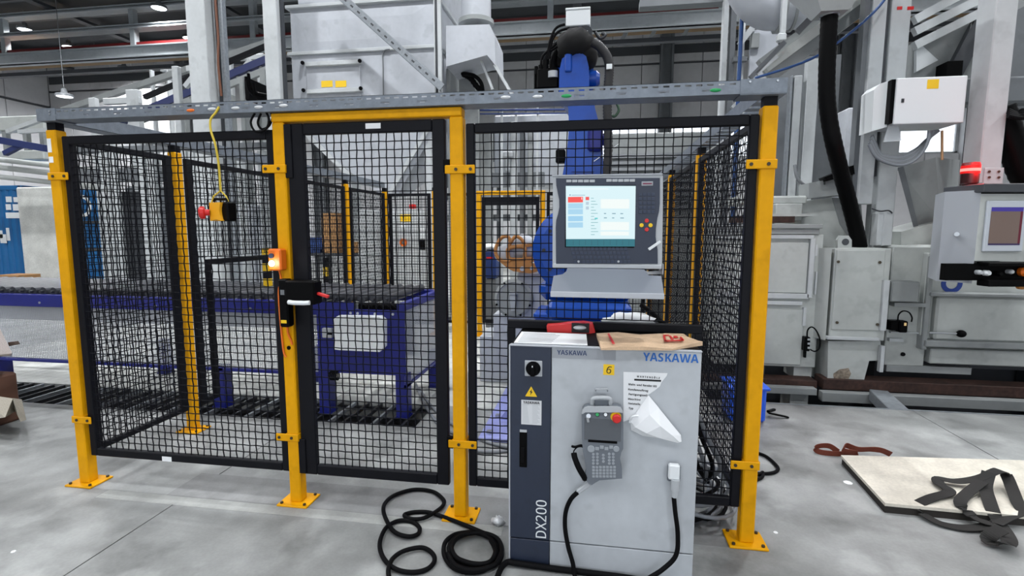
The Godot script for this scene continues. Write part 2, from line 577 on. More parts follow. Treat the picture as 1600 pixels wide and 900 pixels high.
func structure() -> void:
	var f := thing("floor", "pale grey worn concrete floor with saw-cut joints", "floor", Vector3.ZERO, "", "structure")
	var j := 0.004
	slab(f, -24, -4.55 - j, -20, 10, M.floor)
	slab(f, -4.55 + j, 0.75 - j, -1.26, 10, M.floor)
	slab(f, -4.55 + j, 0.75 - j, -20, -1.8, M.floor_white)
	slab(f, 0.75 + j, 6.05 - j, -1.26, 10, M.floor)
	slab(f, 1.75, 4.3, -1.8, -1.26, M.floor)
	slab(f, 0.75 + j, 4.3, -20, -1.8, M.floor_white)
	slab(f, 4.3, 6.05 - j, -2.35, -1.26, M.floor)
	slab(f, 6.05 + j, 11.35 - j, -2.35, 10, M.floor)
	slab(f, 11.35 + j, 17, -2.35, 10, M.floor)
	slab(f, 4.3, 17, -20, -6, M.floor)
	var line := Mb.new()
	line.span(Vector3(0.22, 0, 0.035), Vector3(2.72, 0.0015, 0.125))  # thin overlay, paler than the slabs, along the fence line
	obj("pale_floor_line", line, M.floor_pale, f)
	var dark_band := Mb.new()
	dark_band.span(Vector3(0.62, 0, -0.26), Vector3(3.95, 0.001, 0.035))  # thin overlay, darker than the slabs, just inside the fence line
	obj("darker_floor_strip", dark_band, M.floor_dark, f)
	var edge := Mb.new()
	edge.span(Vector3(4.3, -0.05, -2.37), Vector3(17, 0.004, -2.345))
	obj("edge_angle", edge, M.zinc, f)
	var pit := Mb.new()
	pit.span(Vector3(4.3, -1.3, -6), Vector3(17, -1.2, -2.3))
	pit.span(Vector3(4.2, -1.3, -6), Vector3(4.3, -0.16, -2.3))
	pit.span(Vector3(4.3, -1.3, -2.35), Vector3(17, -0.16, -2.25))
	pit.span(Vector3(4.3, -1.3, -6.1), Vector3(17, -0.16, -6))
	tag(obj("trim_1", pit, M.pit), "dark machine pit behind the concrete floor edge at right", "pit", "", "structure")
	var pit2 := Mb.new()
	pit2.span(Vector3(-4.55, -0.5, -1.8), Vector3(1.75, -0.4, -1.26))
	pit2.span(Vector3(-4.55, -0.4, -1.27), Vector3(1.75, -0.16, -1.2))
	pit2.span(Vector3(-4.55, -0.4, -1.86), Vector3(1.75, -0.16, -1.79))
	tag(obj("trim_2", pit2, M.pit), "dark sunken channel under the blue roller conveyor", "pit", "", "structure")
	var gr := thing("floor_grating", "dark steel bar grating over the channel below the conveyor", "grating", Vector3(-1.4, 0, -1.53))
	for i in 48:
		var b := Mb.new()
		var x := -4.5 + i * 0.13
		b.span(Vector3(x, -0.04, -1.8), Vector3(x + 0.022, -0.004, -1.26), 0.003)
		obj("grating_bar", b, M.dark_steel if i % 3 else M.zinc, gr)
	for z in [-1.78, -1.53, -1.28]:
		var b := Mb.new()
		b.span(Vector3(-4.55, -0.07, z - 0.015), Vector3(1.75, -0.04, z + 0.015))
		obj("cross_bar", b, M.dark_steel, gr)
	var gnd := Mb.new()
	gnd.span(Vector3(-80, -1.6, -90), Vector3(80, -1.5, 70))
	tag(obj("ground", gnd, M.concrete), "pale ground outside the hall", "ground", "", "structure")
	# the shell of the hall
	var wb := thing("wall_back", "pale grey sheet-clad back wall with vertical seams", "wall", Vector3(0, 0, -20), "", "structure")
	var back := Mb.new()
	back.span(Vector3(-24, -0.2, -20.3), Vector3(-1.2, 10, -20.12))
	back.span(Vector3(-1.2, -0.2, -20.3), Vector3(17.2, 4.6, -20.12))
	back.span(Vector3(-1.2, 6.15, -20.3), Vector3(17.2, 10, -20.12))
	obj("backing", back, M.wall_dark, wb)
	for i in 34:
		var x := -23.8 + i * 1.2
		for r in [[6.2, 8.36], [8.46, 9.75], [4.0, 6.1], [0.0, 3.95]]:
			if r[0] < 6.0 and x > -2.3 and r[0] > 2.0:
				r = [3.98, 4.58]
			var b := Mb.new()
			b.span(Vector3(x + 0.012, r[0], -20.12), Vector3(minf(x + 1.188, 17.0), r[1], -20.0), 0.01)
			obj("panel", b, M.wall, wb)
	var wl := thing("wall_left", "pale grey panelled side wall at far left", "wall", Vector3(-23.8, 0, -5), "", "structure")
	back = Mb.new()
	back.span(Vector3(-24.1, -0.2, -20.3), Vector3(-23.92, 10, 10.3))
	obj("backing", back, M.wall_dark, wl)
	for i in 15:
		for r in [[0.0, 3.95], [4.0, 7.6], [7.72, 9.75]]:
			var b := Mb.new()
			b.span(Vector3(-23.92, r[0], -20 + i * 2.0 + 0.012), Vector3(-23.8, r[1], -18 + i * 2.0 - 0.012), 0.01)
			obj("panel", b, M.wall, wl)
	var wr := Mb.new()
	wr.span(Vector3(17, -1.3, -20.3), Vector3(17.3, 10, 10.3))
	tag(obj("wall_right", wr, M.wall), "plain grey side wall at right", "wall", "", "structure")
	var wf := Mb.new()
	wf.span(Vector3(-24.1, -0.2, 10), Vector3(-3, 10, 10.3))
	wf.span(Vector3(9, -0.2, 10), Vector3(17.3, 10, 10.3))
	wf.span(Vector3(-3, 5.2, 10), Vector3(9, 10, 10.3))  # unseen gate opening, sized to let sky light onto the front faces
	tag(obj("wall_front", wf, M.wall), "front wall behind the viewer with an added open gate for front light", "wall", "", "structure")
	var c := thing("ceiling", "dark metal deck roof with purlins", "ceiling", Vector3(0, 9.7, -5), "", "structure")
	var deck := Mb.new()
	deck.span(Vector3(-24.1, 9.75, -20.3), Vector3(17.3, 10.0, 10.3))
	obj("deck", deck, M.ceiling, c)
	for i in 20:
		var b := Mb.new()
		b.span(Vector3(-24, 9.5, -19.6 + i * 1.55), Vector3(17, 9.75, -19.45 + i * 1.55))
		obj("purlin", b, M.purlin, c)
	for i in 7:
		var b := Mb.new()
		b.span(Vector3(-22.5 + i * 6.2, 9.4, -20), Vector3(-22.2 + i * 6.2, 9.5, 10))
		obj("rafter", b, M.dark_grey, c)
	var wn := Mb.new()
	for x in [-1.2, 3.3, 7.8, 12.4, 16.9]:
		wn.span(Vector3(x, 4.6, -20.25), Vector3(x + 0.1, 6.15, -20.15))
	wn.span(Vector3(-1.2, 4.6, -20.25), Vector3(17, 4.66, -20.15))
	wn.span(Vector3(-1.2, 6.09, -20.25), Vector3(17, 6.15, -20.15))
	var win := thing("window_1", "long bright daylight strip window in the back wall", "window", Vector3(8, 4.6, -20.2), "", "structure")
	obj("window_frame", wn, M.white_steel, win)
	var gl := Mb.new()
	gl.span(Vector3(-1.15, 4.63, -20.205), Vector3(16.95, 6.12, -20.195))
	var gm := mat(Color(1, 1, 1, 0.06), 0.05)
	gm.transparency = BaseMaterial3D.TRANSPARENCY_ALPHA
	obj("pane", gl, gm, win)


func hall_steel() -> void:
	# the long crane girders, parallel to the fence, high up
	var names := [["lowest of the long pale roof girders, with a red rail on it", 7.62, 8.0], ["middle one of the long pale roof girders", 8.56, 8.7], ["topmost of the long pale roof girders", 9.22, 9.36]]
	for g in names:
		var b := Mb.new()
		b.span(Vector3(-23.7, g[1], -14.2), Vector3(16.9, g[1] + 0.04, -13.8))
		b.span(Vector3(-23.7, g[2] - 0.04, -14.2), Vector3(16.9, g[2], -13.8))
		b.span(Vector3(-23.7, g[1], -14.02), Vector3(16.9, g[2], -13.9))
		var t := thing("crane_girder", g[0], "girder", Vector3(-3, g[1], -14))
		obj("beam", b, M.girder, t)
		if g[1] < 8.0:
			var r := Mb.new()
			r.span(Vector3(-23.7, 8.0, -14.05), Vector3(16.9, 8.13, -13.92))
			obj("rail", r, M.crane_red, t)
	for i in 8:
		var b := Mb.new()
		var x := -18.35 + i * 5.0 + (0.4 if i == 1 else 0.0)
		b.span(Vector3(x, 8.0, -14.06), Vector3(x + 0.18, 9.3, -13.86))
		one("girder_post", b, M.girder, "short pale post between the roof girders, number %s from the left" % ["one", "two", "three", "four", "five", "six", "seven", "eight"][i], "post", "short posts between the roof girders")
	var y := Mb.new()
	y.span(Vector3(-23.7, 7.77, -14.9), Vector3(16.9, 8.0, -14.4))
	one("crane_beam", y, M.crane_yellow, "dull yellow crane beam running behind the pale girders", "beam")
	for i in 4:
		var b := Mb.new()
		var x = [-0.9, 972.0, 1016.0, 1067.0][i]
		var foot := Vector3(x, 7.55, -14.65) if i == 0 else W(x, 64 - i * 1.5, -14.65)
		b.bar(foot, Vector3(foot.x + 0.12, 7.78, -14.65), 0.12, 0.12)
		one("knee_brace", b, M.girder, "slanted pale hanger under the yellow crane beam, %s from the left" % ["first", "second", "third", "fourth"][i], "brace", "braces below the yellow crane beam")
	var low := Mb.new()
	low.span(Vector3(-23.7, 7.42, -14.75), Vector3(16.9, 7.55, -14.55))
	one("dark_rail", low, M.dark_grey, "dark rail hanging on short braces below the yellow crane beam", "rail")
	var rail := Mb.new()
	rail.span(Vector3(-23.7, 8.75, -19.98), Vector3(16.9, 9.1, -19.96))
	one("wall_girder", rail, M.purlin, "dark grey steel girt along the back wall under the roof", "girder")
	for x in [-16.2, -9.5, -2.9, 5.7, 12.4]:
		var b := Mb.new()
		b.span(Vector3(x, -0.1, -19.95), Vector3(x + 0.08, 9.5, -19.45))
		b.span(Vector3(x + 0.42, -0.1, -19.95), Vector3(x + 0.5, 9.5, -19.45))
		b.span(Vector3(x, -0.1, -19.75), Vector3(x + 0.5, 9.5, -19.65))
		one("hall_column", b, M.mid_grey, {-16.2: "grey steel wall column nearest the left corner", -9.5: "grey steel wall column second from the left corner", -2.9: "grey steel wall column behind the white tower", 5.7: "grey steel wall column right of the robot's top", 12.4: "grey steel wall column behind the right machine"}[x], "column", "columns along the back wall")


# ---- the fence
var lock_post: Node3D

func make_post(label: String, at: Vector3, h := 2.2) -> Node3D:
	var t := thing("fence_post", label, "fence post", at)
	var b := Mb.new()
	b.span(at + Vector3(-0.035, 0.01, -0.07), at + Vector3(0.035, h, 0), 0.006)
	obj("post", b, M.yellow, t)
	var p := Mb.new()
	p.span(at + Vector3(-0.095, 0, -0.115), at + Vector3(0.095, 0.012, 0.045), 0.003)
	var pl := obj("base_plate", p, M.yellow, t)
	for sx in [-0.072, 0.072]:
		for sz in [-0.095, 0.025]:
			var k := Mb.new()
			k.cyl(Vector3(sx, 0.012, sz) + at - t.position * 1.0, Vector3(sx, 0.022, sz) + at - t.position, 0.009, 6)
			var o := obj("bolt", k, M.bolt, pl)
			o.position = Vector3.ZERO
			o.position += t.position
	return t

func clip(t: Node3D, y: float, side: float, both := 0.0) -> void:
	var at := t.position
	var b := Mb.new()
	var x0 := -0.04 if side > 0 else -0.1
	var x1 := 0.1 if side > 0 else 0.04
	b.span(at + Vector3(x0 - both, y - 0.022, 0.0), at + Vector3(x1, y + 0.022, 0.008), 0.003)
	b.span(at + Vector3(-0.04, y - 0.022, -0.075), at + Vector3(-0.035, y + 0.022, 0.004))
	b.span(at + Vector3(0.035, y - 0.022, -0.075), at + Vector3(0.04, y + 0.022, 0.004))
	var c := obj("clip", b, M.yellow, t)
	for x in [0.0, 0.078 * side]:
		var k := Mb.new()
		k.cyl(Vector3(x, y, 0.008), Vector3(x, y, 0.013), 0.009, 6)
		var o := obj("bolt", k, M.bolt, c)
		o.position = t.position

func wires(b: Mb, o: Vector3, u: Vector3, w: float, y0: float, y1: float, holes: Array, pitch: float, r: float, crimp: float) -> void:
	var nrm := u.cross(Vector3.UP).normalized()
	var nu := int(round(w / pitch))
	var nv := int(round((y1 - y0) / pitch))
	var pu := w / nu
	var pv := (y1 - y0) / nv
	for dir in 2:
		var along: Vector3 = Vector3.UP if dir == 0 else u
		var across: Vector3 = u if dir == 0 else Vector3.UP
		for i in range(1, nu if dir == 0 else nv):
			var run: Array = []
			var steps := nv if dir == 0 else nu
			var jit := (((i * 7919 + dir * 131) % 17) / 17.0 - 0.5) * pitch * 0.05
			var keep := []
			for k in steps + 1:
				var a := (i * pu) if dir == 0 else (k * pu)
				var y := y0 + ((k * pv) if dir == 0 else (i * pv))
				var hid := false
				for hh in holes:
					if a > hh[0] and a < hh[1] and y > hh[2] and y < hh[3]:
						hid = true
				if hid:
					if run.size() > 1: keep.append(run)
					run = []
				elif crimp > 0.0 or k == 0 or k == steps or holes.size() > 0:
					var sgn := (1.0 if (i + k + dir) % 2 else -1.0)
					run.append(o + u * a + Vector3.UP * (y - o.y) + nrm * sgn * crimp + across * (jit * (0.0 if k == 0 or k == steps else 1.0) + crimp * 0.25 * sin(k * 1.7 + i)))
			if run.size() > 1: keep.append(run)
			for q in keep:
				var e1 := across * r
				var e2 := nrm * r
				for k in q.size() - 1:
					var p: Vector3 = q[k]
					var s: Vector3 = q[k + 1]
					b.quad(p + e1 + e2, s + e1 + e2, s - e1 + e2, p - e1 + e2, e2)
					b.quad(p - e1 + e2, s - e1 + e2, s - e1 - e2, p - e1 - e2, -e1)
					b.quad(p - e1 - e2, s - e1 - e2, s + e1 - e2, p + e1 - e2, -e2)
					b.quad(p + e1 - e2, s + e1 - e2, s + e1 + e2, p + e1 + e2, e1)

func panel(called: String, label: String, o: Vector3, u: Vector3, w: float, y0 := 0.19, y1 := 2.165, holes := [], st := [0.045, 0.045, 0.05], crimp := 0.003, cat := "fence panel") -> Node3D:   # st: first stile, second stile, rails
	var t := thing(called, label, cat, o + u * w * 0.5)
	var d := 0.035
	var n := u.cross(Vector3.UP).normalized()
	var q := Basis(u, Vector3.UP, u.cross(Vector3.UP))
	var f := Mb.new()
	f.box(o + u * st[0] * 0.5 + Vector3.UP * (y0 + y1) * 0.5, Vector3(st[0], y1 - y0, d), 0.005, q)
	obj("stile", f, M.black, t)
	f = Mb.new()
	f.box(o + u * (w - st[1] * 0.5) + Vector3.UP * (y0 + y1) * 0.5, Vector3(st[1], y1 - y0, d), 0.005, q)
	obj("stile", f, M.black, t)
	var mid: float = (st[0] + w - st[1]) * 0.5
	var len: float = w - st[0] - st[1]
	f = Mb.new()
	f.box(o + u * mid + Vector3.UP * (y1 - st[2] * 0.5), Vector3(len, st[2], d * 0.98), 0.005, q)
	obj("rail", f, M.black, t)
	var cuts := []
	var low := [[st[0], w - st[1]]]
	for h in holes:
		if h[2] <= y0:
			low = [[st[0], h[0]], [h[1], w - st[1]]]
	for l in low:
		f = Mb.new()
		f.box(o + u * (l[0] + l[1]) * 0.5 + Vector3.UP * (y0 + st[2] * 0.5), Vector3(l[1] - l[0], st[2], d * 0.98), 0.005, q)
		obj("rail", f, M.black, t)
	for h in holes:
		var b := Mb.new()
		for x in [h[0] - 0.02, h[1] + 0.02]:
			b.box(o + u * x + Vector3.UP * (maxf(h[2], y0) + h[3]) * 0.5, Vector3(0.04, h[3] - maxf(h[2], y0), d), 0.004, q)
		b.box(o + u * (h[0] + h[1]) * 0.5 + Vector3.UP * (h[3] + 0.02), Vector3(h[1] - h[0] + 0.08, 0.045, d), 0.004, q)
		obj("opening_frame", b, M.black, t)
	var m := Mb.new()
	var hs := []
	for h in holes:
		hs.append([h[0] - st[0] - 0.03, h[1] - st[0] + 0.03, h[2], h[3] + 0.03])
	wires(m, o + u * st[0] + Vector3.UP * (y0 + st[2]), u, len, y0 + st[2], y1 - st[2], hs, 0.0435, 0.0024, crimp)
	stuff(obj("wire_mesh", m, M.wire, t))
	return t

func fence() -> void:
	var p0 := make_post("yellow fence post at the front left corner, under the tray's left end", Vector3(0, 0, 0))
	var p1 := make_post("yellow front fence post carrying the push button box and door lock", Vector3(1.4605, 0, 0))
	var p2 := make_post("yellow front fence post between the door and the control cabinet", Vector3(2.4638, 0, 0))
	var p3 := make_post("yellow fence post at the front right corner, right of the control cabinet", Vector3(3.9893, 0, 0))
	lock_post = p1
	for y in [1.93, 0.43]:
		clip(p0, y, 1)
		clip(p1, y + (0.02 if y > 1 else -0.02), -1)
		clip(p2, y + (0.0 if y > 1 else 0.01), 1, 0.02)
		clip(p3, y, -1)
	var st := Mb.new()
	st.span(Vector3(-0.028, 2.07, 0.0), Vector3(0.0, 2.15, 0.001))
	st.span(Vector3(-0.026, 2.01, 0.0), Vector3(0.004, 2.045, 0.001))
	obj("sticker", st, M.paper, p0)
	for p in [p0, p3]:
		var k := Mb.new()
		k.span(p.position + Vector3(-0.03, 2.2, -0.06), p.position + Vector3(0.03, 2.25, -0.008))
		obj("tray_bracket", k, M.black, p)
	var li := Mb.new()
	li.span(Vector3(1.425, 2.2, -0.07), Vector3(2.495, 2.246, 0.004), 0.005)
	one("door_lintel", li, M.yellow, "yellow box beam across the top of the fence door", "beam")
	var spots := [[Vector3(0, 0, -0.8811), "yellow fence post of the left side fence, nearest the front corner"], [Vector3(0, 0, -3.6269), "yellow fence post of the left side fence, beyond the conveyor opening"], [Vector3(0, 0, -4.9), "yellow fence post at the rear left corner of the cell"], [Vector3(0.786, 0, -4.93), "yellow post of the rear fence, before the white electrical cabinet"], [Vector3(3.9893, 0, -1.5678), "yellow fence post of the right side fence, nearer one"], [Vector3(3.9893, 0, -3.0965), "yellow fence post of the right side fence, farther one beside the operator panel"], [Vector3(3.9893, 0, -4.93), "yellow fence post at the rear right corner of the cell"]]
	var proto: Node3D = null
	for s in spots:
		if proto == null:
			proto = make_post(s[1], s[0])
			var k := Mb.new()
			k.span(s[0] + Vector3(-0.03, 2.2, -0.06), s[0] + Vector3(0.03, 2.25, -0.008))
			obj("tray_bracket", k, M.black, proto)
		else:
			copy(proto, s[0], s[1])
	# panels
	var a := panel("mesh_fence", "wide black mesh panel at front left, between corner post and door", Vector3(0.05, 0, -0.035), Vector3.RIGHT, 1.37)
	var lb := Mb.new()
	lb.span(Vector3(0.565, 0.192, -0.0175), Vector3(0.63, 0.222, -0.0155))
	obj("sticker", lb, M.paper, a)
	var door := panel("fence_door", "black mesh door of the cell under the yellow lintel", Vector3(1.505, 0, -0.03), Vector3.RIGHT, 0.895, 0.185, 2.192, [], [0.095, 0.07, 0.06], 0.003, "door")
	lb = Mb.new()
	lb.span(Vector3(1.965, 2.152, -0.0125), Vector3(2.05, 2.18, -0.0105))
	obj("sticker", lb, M.paper, door)
	lb = Mb.new()
	lb.span(Vector3(1.485, 0.19, -0.012), Vector3(1.535, 0.4, -0.004), 0.006)
	obj("stop_plate", lb, M.black, door)
	lb = Mb.new()
	lb.span(Vector3(1.485, 1.9, -0.012), Vector3(1.535, 2.19, -0.004), 0.006)
	obj("stop_plate", lb, M.black, door)
	lb = Mb.new()
	for y in [0.44, 1.95]:
		lb = Mb.new()
		lb.span(Vector3(2.39, y - 0.035, -0.03), Vector3(2.428, y + 0.035, -0.008), 0.004)
		obj("hinge", lb, M.black_plastic, door)
	panel("mesh_fence", "wide black mesh panel at front right, cut out around the control cabinet", Vector3(2.512, 0, -0.035), Vector3.RIGHT, 1.436, 0.19, 2.165, [[0.259, 1.179, 0.0, 1.098]])
	panel("mesh_fence", "narrow black mesh panel of the left side fence beside the front corner", Vector3(0.0175, 0, -0.075), Vector3.FORWARD, 0.771, 0.19, 2.165, [], [0.05, 0.06, 0.04])
	panel("mesh_fence", "long black mesh panel of the left side fence, open where the conveyor passes", Vector3(0.0175, 0, -0.986), Vector3.FORWARD, 2.606, 0.19, 2.165, [[0.2, 1.7, 0.0, 1.33]], [0.06, 0.06, 0.04])
	panel("mesh_fence", "black mesh panel of the left side fence at its rear end", Vector3(0.0175, 0, -3.732), Vector3.FORWARD, 1.133, 0.19, 2.165, [], [0.06, 0.06, 0.04])
	panel("mesh_fence", "black mesh panel of the right side fence beside the front corner post", Vector3(3.972, 0, -0.075), Vector3.FORWARD, 1.458, 0.19, 2.165, [], [0.05, 0.06, 0.04])
	panel("mesh_fence", "black mesh panel of the right side fence, middle one", Vector3(3.972, 0, -1.673), Vector3.FORWARD, 1.39, 0.19, 2.165, [], [0.06, 0.06, 0.04])
	panel("mesh_fence", "black mesh panel of the right side fence, rear one", Vector3(3.972, 0, -3.202), Vector3.FORWARD, 1.69, 0.19, 2.165, [], [0.06, 0.06, 0.04])
	panel("mesh_fence", "narrow black mesh panel of the rear fence at its left corner", Vector3(0.06, 0, -4.947), Vector3.RIGHT, 0.665, 0.19, 2.165, [], [0.05, 0.05, 0.04])
	panel("mesh_fence", "narrow black mesh panel of the rear fence left of its door frame", Vector3(0.846, 0, -4.947), Vector3.RIGHT, 0.565, 0.19, 2.165, [], [0.05, 0.05, 0.04])
	panel("mesh_fence", "wide black mesh panel of the rear fence right of its door frame", Vector3(2.49, 0, -4.947), Vector3.RIGHT, 1.44)
	var rd := thing("rear_door_frame", "yellow door frame in the rear fence, left of the robot", "door frame", Vector3(1.95, 0, -4.95))
	for x in [1.475, 2.43]:
		var b := Mb.new()
		b.span(Vector3(x - 0.035, 0.01, -4.99), Vector3(x + 0.035, 2.13, -4.92), 0.005)
		b.span(Vector3(x - 0.09, 0, -5.04), Vector3(x + 0.09, 0.012, -4.88))
		obj("jamb", b, M.yellow, rd)
	var hd := Mb.new()
	hd.span(Vector3(1.44, 2.13, -4.99), Vector3(2.465, 2.19, -4.92), 0.005)
	obj("head", hd, M.yellow, rd)
	var dk := Mb.new()
	dk.span(Vector3(1.52, 0.2, -4.98), Vector3(1.57, 2.1, -4.94), 0.004)
	dk.span(Vector3(2.33, 0.2, -4.98), Vector3(2.38, 2.1, -4.94), 0.004)
	dk.span(Vector3(1.57, 1.98, -4.98), Vector3(2.33, 2.1, -4.94), 0.004)
	dk.span(Vector3(1.57, 0.2, -4.98), Vector3(2.33, 0.26, -4.94), 0.004)
	obj("door_leaf_frame", dk, M.black, rd)


func cable_tray() -> void:
	var t := thing("cable_tray", "long galvanized perforated cable tray along the top of the fence", "cable tray", Vector3(2, 2.25, 0))
	var b := Mb.new()
	var y0 := 2.25
	var y1 := 2.312
	for z in [0.028, -0.09]:
		b.span(Vector3(-0.03, y1 - 0.012, z - 0.001), Vector3(4.03, y1, z + 0.001))
		b.span(Vector3(-0.03, y1 - 0.034, z - 0.001), Vector3(4.03, y1 - 0.02, z + 0.001))
		b.span(Vector3(-0.03, y0, z - 0.001), Vector3(4.03, y0 + 0.018, z + 0.001))
		for i in 82:
			var x := -0.03 + i * 0.05
			b.span(Vector3(x, y1 - 0.02, z - 0.001), Vector3(minf(x + 0.022, 4.03), y1 - 0.012, z + 0.001))
			if i % 4 != 2:
				b.span(Vector3(x, y0 + 0.018, z - 0.001), Vector3(minf(x + 0.05, 4.03), y1 - 0.034, z + 0.001))
	b.span(Vector3(-0.03, y0, -0.09), Vector3(4.03, y0 + 0.002, 0.028))
	b.span(Vector3(-0.03, y1 - 0.002, 0.018), Vector3(4.03, y1, 0.029))
	obj("tray_body", b, M.tray, t)
	var e := Mb.new()
	for x in [[-0.045, 0.085], [3.84, 4.045]]:
		e = Mb.new()
		e.span(Vector3(x[0], y0 - 0.004, 0.0295), Vector3(x[1], y1 + 0.003, 0.032))
		e.span(Vector3(x[0], y0 - 0.006, -0.092), Vector3(x[1], y0 - 0.001, 0.032))
		obj("joint_plate", e, M.tray, t)
	var k := Mb.new()
	for p in [[0.05, 2.297], [0.05, 2.281], [3.88, 2.302], [4.0, 2.302]]:
		k.cyl(Vector3(p[0], p[1], 0.032), Vector3(p[0], p[1], 0.037), 0.005, 8)
	obj("bolt", k, M.steel, t)
	var ends := [[298, 172.5, M.orange], [331, 170.5, M.foil], [368, 169, M.foil], [404, 167.5, M.foil], [443, 165, M.foil], [790, 152, M.foil], [840, 151, M.foil], [885, 150, M.green], [1118, 141, M.green]]
	for q in ends:
		b = Mb.new()
		b.ball(W(q[0], q[1], 0.028), Vector3(0.026, 0.009, 0.008), 8)
		obj("cable_gland", b, q[2], t)
	b = Mb.new()
	b.tube(curve([Vector3(1.33, 2.25, 0.0), Vector3(1.31, 2.2, 0.01), Vector3(1.34, 2.15, 0.015), Vector3(1.4, 2.16, 0.015), Vector3(1.42, 2.21, 0.01), Vector3(1.4, 2.25, 0.0)], 6), 0.006, 7)
	b.tube(curve([Vector3(1.36, 2.25, -0.01), Vector3(1.345, 2.2, 0.0), Vector3(1.37, 2.165, 0.005), Vector3(1.41, 2.18, 0.0), Vector3(1.43, 2.225, -0.005), Vector3(1.42, 2.25, -0.01)], 6), 0.006, 7)
	one("hanging_cable", b, M.rubber, "short black cable looping below the tray at the door's left post", "cable")
	var c := [[M.rubber, 0.0, "black cable lying along the galvanized tray, front one"], [M.green, 0.017, "green cable lying along the galvanized tray"], [M.orange, 0.034, "orange cable lying along the galvanized tray"], [M.grey_cable, 0.05, "grey cable lying along the galvanized tray"]]
	for q in c:
		var pts := []
		for i in 22:
			pts.append(Vector3(0.3 + i * 0.172, 2.262 + 0.004 * sin(i * 1.9), -0.005 - q[1] + 0.008 * sin(i * 1.3 + q[1] * 90)))
		b = Mb.new()
		b.tube(pts, 0.007, 6)
		one("tray_cable", b, q[0], q[2], "cable", "cables lying in the tray")
	# the smaller tray that runs back above the left side fence, and its thin brace
	b = Mb.new()
	b.span(Vector3(-0.1, 2.25, -4.9), Vector3(-0.098, 2.33, -0.12))
	b.span(Vector3(0.02, 2.25, -4.9), Vector3(0.022, 2.33, -0.12))
	b.span(Vector3(-0.1, 2.25, -4.9), Vector3(0.022, 2.253, -0.12))
	one("side_tray", b, M.tray, "galvanized cable tray running back along the left side fence", "cable tray")
	b = Mb.new()
	b.span(Vector3(3.96, 2.25, -4.9), Vector3(3.962, 2.32, -0.12))
	b.span(Vector3(4.06, 2.25, -4.9), Vector3(4.062, 2.32, -0.12))
	for i in 38:
		b.span(Vector3(3.96, 2.25, -4.9 + i * 0.126), Vector3(4.06, 2.253, -4.9 + i * 0.126 + 0.07))
	one("side_tray", b, M.tray, "galvanized cable tray running back along the right side fence", "cable tray")


